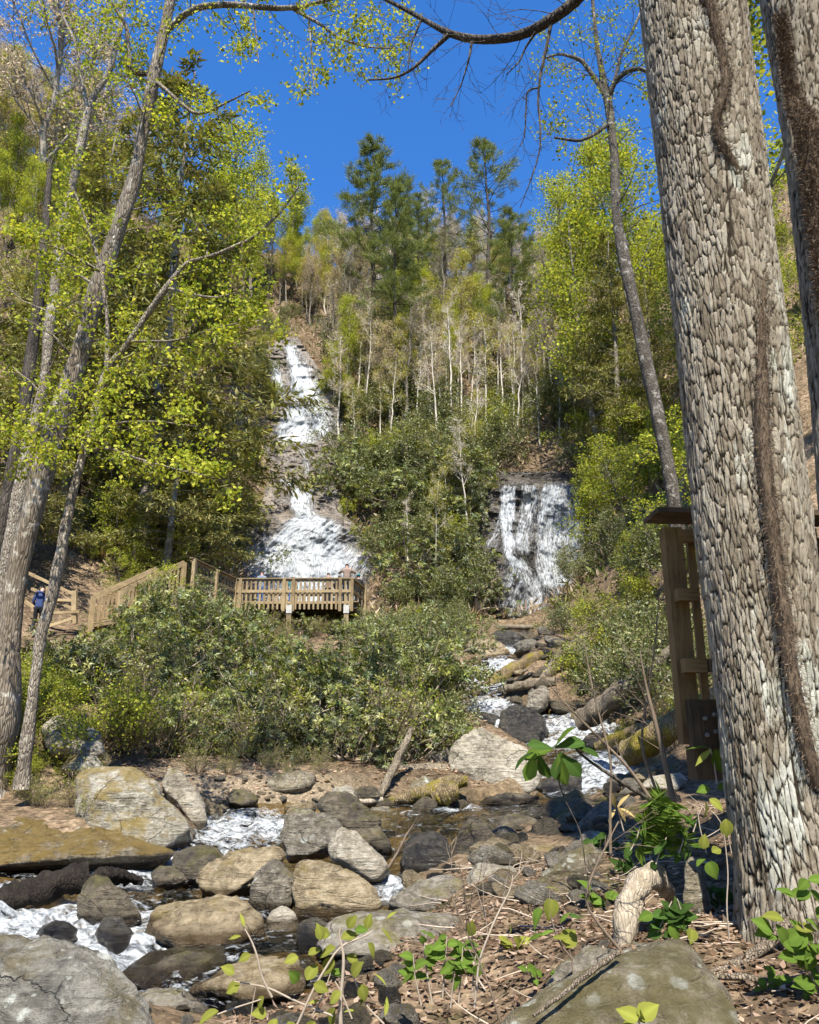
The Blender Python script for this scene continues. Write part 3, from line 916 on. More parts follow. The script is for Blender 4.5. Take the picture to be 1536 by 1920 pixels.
def outline_rock(name, label, outline, mat, Y=None, depth=1.0, seed=1, sub=4, sharp=48.0, rough=0.068, face=0.45, layered=0.0, group=None, cat='boulder', lean=0.55):
    """a rock with the outline it has in the photograph; its far edge lies deeper than its foot"""
    o = np.array(outline, float)
    cx, top, bot = o[:, 0].mean(), o[:, 1].min(), o[:, 1].max()
    if Y is None:
        Y = hit(cx, bot - 0.12 * (bot - top))[1]
    w = (o[:, 0].max() - o[:, 0].min()) * mpp(Y)
    D = w * 0.55 * depth
    t = (bot - o[:, 1]) / (bot - top + 1e-6)
    mid = at(o[:, 0], o[:, 1], Y + D * (t - 0.5) * 2 * lean)
    cen = np.array([cx, (top + bot) / 2])
    ins = cen + (o - cen) * 0.66
    tf = (bot - ins[:, 1]) / (bot - top + 1e-6)
    rng = np.random.default_rng(seed)
    front = at(ins[:, 0] + rng.normal(0, 2, len(o)), ins[:, 1] + (bot - top) * (0.10 - 0.22 * face), Y - D * (0.75 - 0.9 * tf) * (0.5 + face))
    back = mid * 0 + at(cen[0] + (o[:, 0] - cen[0]) * 0.8, cen[1] + (o[:, 1] - cen[1]) * 0.8, Y + D * 1.25)
    pts = np.concatenate([mid, front, back])
    # bury the foot
    low = at(o[:, 0][t < 0.4], o[:, 1][t < 0.4], Y); 
    if len(low):
        lw = low.copy(); lw[:, 2] -= 0.12 * w; lw[:, 1] += 0.2 * D
        pts = np.concatenate([pts, lw])
    P, f = hull_rock(pts, seed, sub, sharp, rough, layered)
    loc = np.array([P[:, 0].mean(), P[:, 1].mean(), P[:, 2].min()])
    wet = np.zeros(len(P))
    if 5 < loc[1] < 40:
        dd = poly_dist(P[:, 0], P[:, 1], POLY)
        wet = np.clip(1.0 - (P[:, 2] - water_z(P[:, 0], P[:, 1])) / 0.15, 0, 1) * (dd < 0.5)
    mb = MB(); mb.add(P - loc, None, f, np.stack([wet] * 3, -1))
    ob = mb.build(name, M[mat], smooth=True)
    ob.location = V(loc)
    return tag(ob, label, cat, group)

RK = [
 # outline, material, options, label
 ([(-90, 1740), (0, 1740), (70, 1757), (160, 1792), (235, 1840), (285, 1895), (330, 1990), (-90, 2010)], 'rock_lichen', dict(Y=4.6, depth=0.9, sub=6, sharp=22, rough=0.061), 'big grey boulder with pale lichen discs in the bottom corner'),
 ([(900, 1945), (1000, 1868), (1080, 1822), (1170, 1792), (1300, 1752), (1318, 1762), (1360, 1830), (1410, 1950)], 'rock_moss', dict(Y=4.25, depth=0.8, sub=6, sharp=88, rough=0.034, face=0.1), 'large slanted mossy slab with white lichen in front of the big trunk'),
 ([(1010, 1870), (1050, 1800), (1100, 1778), (1165, 1776), (1180, 1800), (1090, 1850)], 'rock_grey', dict(Y=4.9, depth=0.7), 'flat grey slab tucked behind the slanted mossy slab'),
 ([(270, 1762), (276, 1735), (286, 1703), (330, 1690), (430, 1688), (486, 1703), (498, 1748), (480, 1772), (340, 1784)], 'rock_tan', dict(sub=5, sharp=30, rough=0.081, Y=7.6), 'long brown boulder beside the lower rapids'),
 ([(497, 1745), (505, 1708), (530, 1695), (556, 1708), (566, 1740), (545, 1758), (510, 1760)], 'rock_pale', dict(sharp=19, Y=7.7), 'small rounded pale rock at the end of the long brown boulder'),
 ([(556, 1720), (553, 1624), (568, 1613), (600, 1614), (650, 1630), (692, 1655), (712, 1690), (700, 1712), (620, 1732)], 'rock_tan', dict(sub=5, sharp=57, rough=0.068, Y=8.3, face=0.75, depth=0.7), 'big upright tan block with a flat sunlit face'),
 ([(614, 1590), (628, 1562), (645, 1550), (668, 1558), (715, 1602), (729, 1625), (706, 1653), (660, 1632), (620, 1610)], 'rock_pale', dict(sub=5, sharp=74, rough=0.047, Y=9.6), 'pale angular block leaning on the brown boulder'),
 ([(523, 1565), (530, 1542), (550, 1518), (580, 1512), (620, 1530), (650, 1556), (630, 1585), (600, 1602), (540, 1603)], 'rock_grey', dict(sub=5, sharp=52, rough=0.054, Y=10.6, face=0.3), 'rounded brown grey boulder behind the pale angular block'),
 ([(588, 1512), (600, 1490), (640, 1484), (668, 1495), (705, 1535), (738, 1592), (712, 1606), (650, 1550)], 'rock_dark', dict(sub=5, sharp=57, rough=0.081, Y=11.6), 'dark wedge of rock slanting down to the still pool'),
 ([(615, 1506), (626, 1476), (645, 1470), (662, 1473), (668, 1498), (650, 1514)], 'rock_pale', dict(Y=12.6), 'small cream coloured stone behind the dark wedge'),
 ([(371, 1645), (378, 1628), (430, 1602), (480, 1585), (515, 1580), (536, 1598), (525, 1622), (470, 1650), (410, 1684), (378, 1676)], 'rock_tan', dict(sub=5, sharp=39, rough=0.081, layered=0.05, Y=9.3, face=0.2), 'long flat layered boulder in the middle of the creek'),
 ([(468, 1695), (476, 1640), (505, 1613), (530, 1618), (552, 1645), (551, 1685), (532, 1708), (490, 1708)], 'rock_grey', dict(sub=5, sharp=66, rough=0.081, Y=8.5, face=0.5), 'upright block with a dark hollow face'),
 ([(318, 1632), (326, 1594), (355, 1584), (400, 1588), (428, 1602), (415, 1628), (365, 1656), (330, 1650)], 'rock_dark', dict(Y=9.9, layered=0.05), 'dark flat topped rock beside the white chute'),
 ([(283, 1642), (300, 1624), (330, 1626), (352, 1650), (330, 1660), (295, 1660)], 'rock_dark', dict(Y=9.6), 'low mossy stone at the foot of the white chute'),
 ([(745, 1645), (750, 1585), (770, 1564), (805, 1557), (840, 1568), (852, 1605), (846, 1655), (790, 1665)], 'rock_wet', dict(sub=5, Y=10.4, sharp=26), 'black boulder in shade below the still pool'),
 ([(846, 1632), (850, 1578), (868, 1545), (882, 1527), (905, 1540), (930, 1575), (948, 1612), (940, 1645), (880, 1650)], 'rock_dark', dict(sub=5, sharp=88, rough=0.054, Y=10.6, face=0.4), 'pointed upright boulder in front of the still pool'),
 ([(928, 1566), (940, 1535), (965, 1524), (995, 1530), (1018, 1550), (1016, 1575), (960, 1580)], 'rock_dark', dict(Y=11.8, sharp=26), 'mossy dark hump at the right edge of the still pool'),
 ([(1008, 1540), (1030, 1500), (1075, 1484), (1118, 1492), (1135, 1520), (1110, 1550), (1040, 1556)], 'rock_dark', dict(Y=12.6, sub=5, sharp=30), 'broad dark mossy rock below the right rapids'),
 ([(1030, 1580), (1050, 1556), (1085, 1550), (1110, 1566), (1100, 1590), (1055, 1594)], 'rock_dark', dict(Y=11.0), 'small dark mossy rock below the broad one'),
 ([(842, 1436), (848, 1400), (870, 1382), (905, 1361), (935, 1378), (975, 1402), (1004, 1425), (1014, 1478), (985, 1490), (930, 1480), (870, 1462)], 'rock_pale', dict(sub=6, sharp=57, rough=0.068, Y=16.2, depth=0.7, face=0.35), 'large pale boulder standing above the still pool'),
 ([(935, 1365), (940, 1332), (965, 1318), (1000, 1322), (1024, 1345), (1028, 1372), (1005, 1395), (955, 1398)], 'rock_wet', dict(sub=5, sharp=35, Y=20.2), 'dark wet boulder between two small cascades'),
 ([(878, 1358), (885, 1338), (915, 1334), (940, 1345), (935, 1365), (900, 1372)], 'rock_wet', dict(Y=21.6), 'low black ledge under the upper chute'),
 ([(726, 1694), (745, 1668), (790, 1652), (850, 1645), (872, 1650), (884, 1690), (850, 1712), (770, 1712)], 'rock_grey', dict(sub=5, sharp=66, rough=0.054, Y=8.2, face=0.5), 'grey block left of the crack in the split slab'),
 ([(872, 1645), (890, 1620), (965, 1617), (976, 1640), (945, 1680), (905, 1706), (882, 1702)], 'rock_pale', dict(sub=5, sharp=88, rough=0.041, Y=8.1, face=0.4), 'pale squared block right of the crack in the split slab'),
 ([(590, 1768), (632, 1725), (720, 1710), (870, 1712), (906, 1728), (890, 1760), (820, 1785), (700, 1792), (610, 1790)], 'rock_grey', dict(sub=5, sharp=57, rough=0.054, layered=0.06, Y=6.9, face=0.3), 'wide flat grey ledge below the split slab'),
 ([(600, 1800), (640, 1778), (780, 1775), (860, 1782), (850, 1830), (760, 1890), (640, 1880)], 'rock_wet', dict(sub=5, layered=0.08, Y=6.5, sharp=30), 'near black rock filling the shaded undercut below the wide flat ledge'),  # near-black colour stands in for the shade under the overhanging ledge
 ([(553, 1755), (562, 1728), (590, 1719), (618, 1728), (632, 1748), (605, 1785), (565, 1780)], 'rock_wet', dict(Y=7.3), 'small black stone under the big tan block'),
 ([(955, 1624), (975, 1594), (1010, 1580), (1050, 1586), (1068, 1600), (1050, 1625), (1000, 1645)], 'rock_tan', dict(Y=9.4), 'speckled tan stone beside the mossy bank'),
 ([(980, 1700), (1000, 1645), (1060, 1600), (1110, 1584), (1130, 1600), (1128, 1645), (1090, 1695), (1030, 1730)], 'rock_moss', dict(sub=5, Y=7.6, sharp=39), 'large shaded green grey rock on the right bank'),
 ([(1084, 1580), (1092, 1562), (1115, 1556), (1142, 1566), (1148, 1584), (1110, 1592)], 'rock_pale', dict(Y=9.2), 'small sunlit cream stone above the shaded rock'),
 ([(138, 1452), (165, 1437), (225, 1436), (262, 1446), (300, 1478), (342, 1515), (362, 1562), (330, 1592), (230, 1600), (150, 1550)], 'rock_gold', dict(sub=6, sharp=26, rough=0.068, Y=11.5, depth=0.8), 'huge pale boulder with golden moss on the left bank'),
 ([(-80, 1582), (0, 1550), (90, 1540), (200, 1548), (300, 1572), (345, 1592), (280, 1612), (120, 1622), (-80, 1632)], 'rock_ledge', dict(sub=6, sharp=22, rough=0.068, Y=10.7, depth=0.8), 'low mossy ledge along the left edge of the creek'),
 ([(293, 1465), (310, 1441), (330, 1438), (352, 1458), (375, 1495), (390, 1545), (370, 1556), (335, 1515)], 'rock_pale', dict(sub=5, sharp=44, rough=0.068, Y=12.9), 'leaning pale boulder beside the huge mossy one'),
 ([(74, 1372), (84, 1350), (110, 1345), (150, 1355), (186, 1376), (198, 1408), (170, 1418), (100, 1406)], 'rock_pale', dict(sub=5, sharp=30, Y=14.2), 'flat pale boulder at the foot of the left tree trunks'),
 ([(118, 1440), (130, 1415), (150, 1407), (180, 1418), (198, 1440), (160, 1452)], 'rock_gold', dict(Y=13.8), 'small brown mossy rock under the flat pale boulder'),
 ([(484, 1470), (510, 1450), (555, 1443), (588, 1452), (592, 1470), (560, 1484), (510, 1485)], 'rock_moss', dict(Y=15.0), 'low green rock on the gravel bank'),
 ([(424, 1497), (438, 1480), (462, 1479), (486, 1498), (470, 1510), (440, 1510)], 'rock_dark', dict(Y=14.0), 'dark brown stone on the gravel bank'),
 ([(792, 1428), (810, 1408), (838, 1402), (852, 1418), (846, 1442), (806, 1444)], 'rock_grey', dict(Y=17.0), 'small grey rock left of the large pale boulder'),
 ([(760, 1490), (770, 1462), (800, 1455), (828, 1468), (826, 1492), (790, 1500)], 'rock_moss', dict(Y=15.4), 'mossy lump among the driftwood'),
 ([(1010, 1480), (1030, 1450), (1075, 1446), (1098, 1462), (1090, 1482), (1040, 1490)], 'rock_wet', dict(Y=16.2), 'flat wet rock in the right rapids'),
 ([(900, 1505), (930, 1487), (985, 1484), (1010, 1496), (1000, 1508), (940, 1512)], 'rock_dark', dict(Y=15.2, layered=0.06), 'thin dark slab under the large pale boulder'),
 ([(1140, 1400), (1155, 1378), (1190, 1368), (1222, 1380), (1215, 1405), (1170, 1412)], 'rock_dark', dict(Y=17.8), 'dark mossy rock right of the wide cascade'),
 ([(1085, 1395), (1105, 1374), (1135, 1370), (1150, 1390), (1120, 1402)], 'rock_wet', dict(Y=18.8), 'wet black stone below the wide cascade'),
 ([(140, 1712), (150, 1665), (172, 1640), (200, 1645), (240, 1682), (264, 1716), (240, 1740), (180, 1735)], 'rock_dark', dict(sub=5, sharp=57, Y=8.0), 'dark mossy pyramid rock beside the black log'),
 ([(62, 1752), (78, 1732), (112, 1725), (140, 1738), (150, 1760), (110, 1775)], 'rock_wet', dict(Y=7.5, sharp=17), 'rounded wet black stone in the white water'),
 ([(82, 1785), (98, 1764), (130, 1762), (158, 1782), (165, 1805), (110, 1812)], 'rock_wet', dict(Y=6.9, sharp=17), 'smaller wet stone below the rounded black one'),
 ([(180, 1755), (196, 1712), (225, 1712), (255, 1755), (262, 1790), (215, 1800)], 'rock_wet', dict(Y=7.4), 'black triangular rock splitting the lower rapids'),
 ([(210, 1840), (240, 1806), (290, 1782), (350, 1768), (415, 1774), (432, 1800), (395, 1845), (300, 1862)], 'rock_dark', dict(sub=5, Y=6.7, sharp=26), 'broad wet brown rock under the long brown boulder'),
 ([(366, 1848), (400, 1828), (465, 1790), (540, 1794), (592, 1825), (560, 1868), (440, 1885)], 'rock_tan', dict(sub=5, Y=6.2, sharp=30, rough=0.081), 'mossy tan rock behind the leafy sapling'),
 ([(245, 1890), (285, 1856), (350, 1856), (405, 1885), (400, 1960), (260, 1960)], 'rock_grey', dict(sub=5, Y=5.7, sharp=26), 'smooth grey rock at the bottom edge'),
 ([(420, 1935), (450, 1892), (560, 1880), (640, 1900), (660, 1960), (440, 1970)], 'rock_dark', dict(sub=5, Y=5.5), 'dark rock at the bottom edge below the sapling'),
 ([(640, 1940), (690, 1890), (770, 1885), (800, 1930), (780, 1970), (650, 1975)], 'rock_dark', dict(Y=5.3), 'dark mossy rock at the bottom edge under the leaf litter'),
 ([(1165, 1790), (1172, 1770), (1200, 1764), (1228, 1772), (1225, 1790)], 'rock_grey', dict(Y=5.1), 'small flat grey stone at the foot of the arched root'),
 ([(1286, 1735), (1282, 1610), (1300, 1596), (1318, 1620), (1334, 1720), (1320, 1742)], 'rock_moss', dict(Y=5.9, sharp=30), 'upright mossy stone beside the big trunk'),
 ([(833, 1222), (850, 1204), (890, 1198), (940, 1204), (956, 1222), (930, 1248), (860, 1244)], 'rock_tan', dict(sub=5, Y=28.5, sharp=39), 'pinkish tan boulder beside the upper chute'),
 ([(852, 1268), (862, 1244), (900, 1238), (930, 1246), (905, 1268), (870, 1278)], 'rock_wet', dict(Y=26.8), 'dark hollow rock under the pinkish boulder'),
 ([(806, 1202), (816, 1180), (842, 1174), (858, 1190), (846, 1206)], 'rock_grey', dict(Y=33), 'grey boulder left of the pinkish one'),
 ([(846, 1190), (860, 1174), (890, 1170), (905, 1182), (880, 1196)], 'rock_dark', dict(Y=36), 'dark boulder at the foot of the short waterfall'),
 ([(905, 1200), (930, 1184), (975, 1184), (990, 1198), (950, 1208)], 'rock_wet', dict(Y=33, layered=0.1), 'flat layered ledge below the short waterfall'),
 ([(985, 1330), (992, 1300), (1015, 1286), (1032, 1292), (1028, 1320), (1005, 1338)], 'rock_grey', dict(Y=21.8, layered=0.06), 'angular grey slab propped above the dark wet boulder'),
 ([(940, 1300), (960, 1284), (995, 1280), (1005, 1296), (970, 1312)], 'rock_dark', dict(Y=23.8), 'dark stone under the fallen mossy log'),
 ([(1200, 1480), (1215, 1455), (1270, 1448), (1290, 1462), (1270, 1482)], 'rock_pale', dict(Y=11.8), 'pale flat stone below the wooden platform'),
 ([(1190, 1462), (1200, 1440), (1225, 1436), (1240, 1450), (1225, 1466)], 'rock_tan', dict(Y=13.0), 'tan stone under the mossy log'),
 ([(510, 985 - 40), (515, 930), (540, 925), (560, 945), (545, 960)], 'rock_fall', dict(Y=50.5), 'boulder wedged in the tall waterfall, left of its narrow step'),
 ([(560, 912), (562, 893), (578, 888), (584, 900), (580, 914)], 'rock_fall', dict(Y=51.0), 'brown boulder wedged above the middle step of the tall waterfall'),
]
for i, (ol, mat, kw, lab) in enumerate(RK):
    kw = dict(kw)
    outline_rock('boulder', lab, ol, mat, seed=100 + i * 7, **kw)

# loose stones along the banks: alike, so a few shapes are shared
rngS = np.random.default_rng(5)
stone_me = {}
for mk in ('rock_tan', 'rock_grey', 'rock_dark', 'rock_wet'):
    stone_me[mk] = []
    for j in range(3):
        pts = rngS.normal(0, 1, (16, 3)); pts /= np.linalg.norm(pts, axis=1, keepdims=True)
        pts *= np.array([1.0, 0.8, 0.6])
        P, f = hull_rock(pts, 900 + j + len(mk), 4, 60.0, 0.07)
        b = MB(); b.add(P, None, f, (0, 0, 0))
        stone_me[mk].append(b.mesh('stone', M[mk], True))
ZONES = [
    (290, 720, 1500, 1780, 34, (24, 62), ('rock_tan', 'rock_dark', 'rock_tan', 'rock_grey'), 'angular rock packed between the midstream boulders'),
    (900, 1140, 1530, 1700, 34, (24, 66), ('rock_tan', 'rock_dark', 'rock_grey'), 'angular rock packed at the foot of the right bank'),
    (960, 1100, 1180, 1340, 36, (14, 40), ('rock_dark', 'rock_wet', 'rock_grey'), 'dark rock on the slope right of the stepped upper creek'),
    (690, 980, 1500, 1660, 24, (22, 60), ('rock_dark', 'rock_tan', 'rock_wet'), 'angular rock at the outlet of the still pool'),
    (840, 1040, 1190, 1400, 30, (14, 36), ('rock_tan', 'rock_dark', 'rock_wet'), 'angular rock beside the stepped upper creek'),
    # px0, px1, py0, py1, count, size in pixels, materials, label
    (385, 600, 1455, 1508, 26, (5, 16), ('rock_tan', 'rock_grey', 'rock_dark'), 'small loose stone on the gravel bank below the rhododendrons'),
    (600, 860, 1480, 1515, 14, (6, 14), ('rock_tan', 'rock_dark'), 'small loose stone at the back of the still pool'),
    (280, 760, 1600, 1790, 40, (10, 30), ('rock_dark', 'rock_wet', 'rock_tan'), 'small wedged stone between the midstream boulders'),
    (760, 1060, 1550, 1660, 26, (14, 40), ('rock_dark', 'rock_wet'), 'small dark stone below the still pool'),
    (1000, 1260, 1440, 1570, 44, (14, 48), ('rock_dark', 'rock_dark', 'rock_grey', 'rock_wet'), 'dark stone on the bank beside the right rapids'),
    (1020, 1220, 1330, 1420, 14, (8, 22), ('rock_dark', 'rock_wet'), 'small stone beside the wide cascade'),
    (830, 1060, 1180, 1340, 44, (6, 20), ('rock_dark', 'rock_grey', 'rock_tan', 'rock_wet'), 'small stone beside the upper creek'),
    (0, 300, 1590, 1640, 12, (6, 16), ('rock_wet', 'rock_tan'), 'small pebble at the mossy ledge by the left bank'),
    (0, 300, 1650, 1800, 12, (8, 20), ('rock_wet',), 'small wet stone in the lower rapids'),
    (300, 760, 1780, 1930, 34, (14, 60), ('rock_dark', 'rock_wet', 'rock_grey'), 'small stone in the shaded pool under the sapling'),
    (940, 1140, 1600, 1800, 10, (10, 24), ('rock_grey', 'rock_dark'), 'small stone on the right bank slope'),
]
for (x0, x1, y0, y1, cnt, sz, mats, lab) in ZONES:
    for j in range(cnt):
        px, py = rngS.uniform(x0, x1), rngS.uniform(y0, y1)
        p = hit(px, py)
        s = rngS.uniform(*sz) * mpp(p[1]) * 0.75
        mk = mats[rngS.integers(len(mats))]
        ob = link('rock' if ' rock ' in lab else 'stone', stone_me[mk][rngS.integers(3)])
        ob.location = (p[0], p[1], p[2] + s * 0.1)
        ob.rotation_euler = (rngS.normal(0, 0.2), rngS.normal(0, 0.2), rngS.uniform(0, 6.28))
        ob.scale = (s * rngS.uniform(0.8, 1.3), s * rngS.uniform(0.8, 1.2), s * rngS.uniform(0.7, 1.1))
        tag(ob, lab, 'rock' if ' rock ' in lab else 'stone', lab.replace('small', 'small stones:'))
# ================================================================ plants: generators
def wander(rng, p0, d0, L, n, curl=0.15, up=0.05):
    p = [np.asarray(p0, float)]
    d = np.asarray(d0, float) / (np.linalg.norm(d0) + 1e-9)
    for i in range(n):
        d = d + rng.normal(0, curl, 3) + np.array([0, 0, up])
        d /= np.linalg.norm(d) + 1e-9
        p.append(p[-1] + d * L / n)
    return np.array(p)

def side_dir(rng, tan, ang):
    r = rng.normal(0, 1, 3)
    r -= tan * (r @ tan)
    r /= np.linalg.norm(r) + 1e-9
    return tan * math.cos(ang) + r * math.sin(ang)

class Plant:
    """wood as tubes, leaf sites as (point, direction)"""
    def __init__(self, seed):
        self.rng = np.random.default_rng(seed)
        self.wood, self.sites = [], []
    def limb(self, pts, r0, r1, sides=6, power=1.0):
        pts = np.asarray(pts, float)
        t = np.linspace(0, 1, len(pts)) ** power
        self.wood.append((pts, r0 * (1 - t) + r1 * t, sides))
        return pts
    def branch(self, pts, rad, n, f0=0.2, L=(1.0, 0.4), ang=(0.6, 1.1), levels=1, sub=6, curl=0.16, up=0.04, rs=0.55, segs=4, leaf=True, flat=0.0, minr=0.004, f1=1.0):
        rng = self.rng
        pts = np.asarray(pts, float)
        m = len(pts)
        tang = np.gradient(pts, axis=0)
        for i in range(n):
            t = f0 + (f1 - f0) * (i + rng.uniform(0, 1)) / n
            x = t * (m - 1); a = min(int(x), m - 2); fr = x - a
            p = pts[a] * (1 - fr) + pts[a + 1] * fr
            tn = tang[a] / (np.linalg.norm(tang[a]) + 1e-9)
            d = side_dir(rng, tn, rng.uniform(*ang))
            if flat:
                d[2] = d[2] * (1 - flat); d /= np.linalg.norm(d) + 1e-9
            l = (L[0] * (1 - t) + L[1] * t) * rng.uniform(0.6, 1.25)
            q = wander(rng, p, d, l, segs, curl, up)
            rr = max(minr, rad * (1 - 0.75 * t) * rs)
            self.limb(q, rr, max(minr * 0.6, rr * 0.3), 4 if rr > 0.03 else 3)
            if levels > 1:
                self.branch(q, rr, sub, 0.2, (l * 0.6, l * 0.3), ang, levels - 1, sub, curl, up, rs, max(2, segs - 1), leaf, flat, minr)
            elif leaf:
                for j in range(1, len(q)):
                    self.sites.append((q[j], q[j] - q[j - 1]))
    def wood_mb(self, col=None):
        mb = MB()
        for pts, r, s in self.wood:
            mb.tube(pts, r, s, col, cap=False)
        return mb

def pal(rng, n, cols, jit=0.22):
    c = np.array(cols, float)
    i = rng.integers(0, len(c), n); j = rng.integers(0, len(c), n); t = rng.uniform(0, 1, (n, 1))
    return (c[i] * (1 - t) + c[j] * t) * (1 + rng.normal(0, jit, (n, 1))).clip(0.4, 1.8)

def unit(a):
    return a / (np.linalg.norm(a, axis=-1, keepdims=True) + 1e-9)

def leaf_quads(mb, rng, pos, d, size, aspect, cols, droop=0.0, flat=0.0, fold=0.15):
    """one folded diamond per leaf"""
    n = len(pos)
    d = unit(d + np.array([0, 0, -droop]))
    r = rng.normal(0, 1, (n, 3)); r[:, 2] *= (1 - flat)
    s = unit(np.cross(d, r) + 1e-6)
    if flat:
        h = unit(np.cross(d, np.array([0, 0, 1.0]) + 1e-6))
        s = unit(s * (1 - flat) + h * flat)
    nn = np.cross(d, s)
    L = (size * rng.uniform(0.65, 1.3, n))[:, None]
    w = L * aspect * 0.5
    b = pos; tip = pos + d * L
    l = pos + d * L * 0.45 + s * w + nn * w * fold
    rr = pos + d * L * 0.45 - s * w + nn * w * fold
    v = np.stack([b, l, tip, rr], 1).reshape(-1, 3)
    mb.add(v, np.arange(n * 4).reshape(-1, 4), None, np.repeat(cols, 4, 0))

def leaves_at(sites, rng, per, spread, size, aspect, palette, droop=0.2, flat=0.0, jit=0.22, fold=0.15):
    mb = MB()
    p = np.array([s[0] for s in sites]); d = np.array([s[1] for s in sites])
    p = np.repeat(p, per, 0); d = unit(np.repeat(d, per, 0))
    n = len(p)
    p = p + rng.normal(0, spread, (n, 3))
    d = unit(d + rng.normal(0, 0.8, (n, 3)))
    leaf_quads(mb, rng, p, d, size, aspect, pal(rng, n, palette, jit), droop, flat, fold)
    return mb

YG = [(0.29, 0.34, 0.045), (0.38, 0.40, 0.055), (0.20, 0.26, 0.04), (0.43, 0.41, 0.07)]          # fresh yellow green
GREEN = [(0.18, 0.22, 0.04), (0.27, 0.30, 0.05), (0.13, 0.16, 0.035), (0.36, 0.35, 0.06)]
GOLD = [(0.44, 0.40, 0.10), (0.50, 0.42, 0.12), (0.38, 0.38, 0.08), (0.50, 0.38, 0.13)]
PINK = [(0.52, 0.44, 0.31), (0.56, 0.45, 0.32), (0.47, 0.42, 0.28), (0.54, 0.40, 0.28)]
HEM = [(0.10, 0.115, 0.04), (0.16, 0.165, 0.055), (0.22, 0.215, 0.075), (0.25, 0.22, 0.09)]
PINE = [(0.12, 0.155, 0.055), (0.17, 0.20, 0.07), (0.23, 0.245, 0.09)]
RHO = [(0.04, 0.055, 0.017), (0.07, 0.09, 0.026), (0.13, 0.145, 0.04), (0.22, 0.215, 0.06)]
RHO_Y = [(0.102, 0.138, 0.032), (0.189, 0.21, 0.043), (0.275, 0.275, 0.058), (0.072, 0.102, 0.029)]
LAU = [(0.06, 0.08, 0.024), (0.11, 0.135, 0.038), (0.17, 0.19, 0.055), (0.23, 0.225, 0.075)]

M['leaf'] = leaf_mat('leaf_thin', 0.42)
M['leaf_dull'] = leaf_mat('leaf_needle', 0.22)
M['bud'] = leaf_mat('bud_haze', 0.35, tint=(1.0, 0.95, 0.85))
M['leaf_gloss'] = leaf_mat('leaf_glossy', 0.25, 0.03, 0.45)
M['bark_grey'] = bark_mat('grey_bark', (0.10, 0.085, 0.065), (0.30, 0.26, 0.21), 1.0, 5, spots=(0.40, 0.38, 0.32))
M['bark_pale'] = bark_mat('pale_bark', (0.13, 0.105, 0.08), (0.37, 0.32, 0.255), 1.4, 4, spots=(0.46, 0.43, 0.36))
M['bark_dark'] = bark_mat('dark_bark', (0.035, 0.03, 0.024), (0.12, 0.10, 0.08), 1.0, 6)
M['bark_white'] = plain_mat('whitish_bark', (0.50, 0.45, 0.38), 0.9, 0.1, 0.25, 2.0)
M['twig'] = plain_mat('twig_bark', (0.17, 0.13, 0.095), 0.9, 0.1, 0.35, 3.0)
M['twig_pale'] = plain_mat('pale_twig_bark', (0.34, 0.28, 0.22), 0.9, 0.1, 0.3, 3.0)

PROTO = {}
def proto(key, name, cat, parts):
    """parts: (part name, mesh)"""
    PROTO[key] = (name, cat, parts)

def place(key, loc, scale=1.0, rz=0.0, label='', group=None, sz=None, tilt=(0, 0)):
    name, cat, parts = PROTO[key]
    o = bpy.data.objects.new(name, None)
    o.empty_display_size = 0.2
    COL.objects.link(o)
    o.location = V(loc)
    o.rotation_euler = (tilt[0], tilt[1], rz)
    o.scale = (scale, scale, sz if sz else scale)
    tag(o, label, cat, group)
    for pn, me in parts:
        c = bpy.data.objects.new(pn, me)
        COL.objects.link(c)
        c.parent = o
    return o

def make_hardwood(key, seed, H=15.0, palette=YG, per=7, size=0.15, n1=20, crown0=0.35, spread=0.28, r=0.17, bark='bark_grey', lean=0.05, twigs=True, jit=0.22, L1=4.4, aspect=0.8, lm='leaf', minr=0.009, name='deciduous_tree'):
    P = Plant(seed); rng = P.rng
    top = np.array([rng.normal(0, lean) * H, rng.normal(0, lean) * H, H])
    n = 12
    t = np.linspace(0, 1, n)[:, None]
    tr = top * t + np.c_[np.cumsum(rng.normal(0, 0.10, n)), np.cumsum(rng.normal(0, 0.10, n)), np.zeros(n)] * (t > 0)
    P.limb(tr, r, r * 0.15, 7)
    P.branch(tr, r, n1, crown0, (L1, 1.2), (0.55, 1.05), 3 if twigs else 2, 6, 0.14, 0.10, 0.5, 4, True, 0, minr)
    parts = [('trunk', P.wood_mb().mesh('trunk', M[bark], True))]
    if per:
        parts.append(('crown', leaves_at(P.sites, rng, per, spread, size, aspect, palette, 0.2, 0, jit).mesh('crown', M[lm])))
    proto(key, name, 'tree', parts)

make_hardwood('green1', 11, 15, YG, 7, 0.125, 18, bark='bark_pale')
make_hardwood('green2', 12, 14, YG + GREEN, 7, 0.125, 18, 0.25, bark='bark_pale')
make_hardwood('green3', 13, 17, GREEN, 8, 0.13, 18, 0.3)
make_hardwood('gold1', 14, 14, GOLD + YG[:2], 6, 0.13, 18, 0.3, 0.28, bark='bark_pale', lm='bud')
make_hardwood('gold2', 15, 13, GOLD, 5, 0.13, 18, 0.35, 0.25, bark='bark_pale', lm='bud')
make_hardwood('pink1', 16, 14, PINK, 4, 0.13, 20, 0.3, 0.25, bark='bark_pale', aspect=0.45, lm='bud', minr=0.016)
make_hardwood('pink2', 17, 15, PINK + GOLD[:2], 4, 0.13, 20, 0.35, 0.25, bark='bark_pale', aspect=0.5, lm='bud', minr=0.016)
make_hardwood('bare1', 18, 16, PINK + YG[:1], 1, 0.13, 20, 0.38, 0.2, 0.19, bark='bark_pale', L1=3.6, aspect=0.4, lm='bud', minr=0.018)
make_hardwood('bare2', 19, 13, PINK + GOLD[:1], 1, 0.13, 16, 0.45, 0.2, 0.16, bark='bark_pale', L1=3.0, aspect=0.4, lm='bud', minr=0.018)

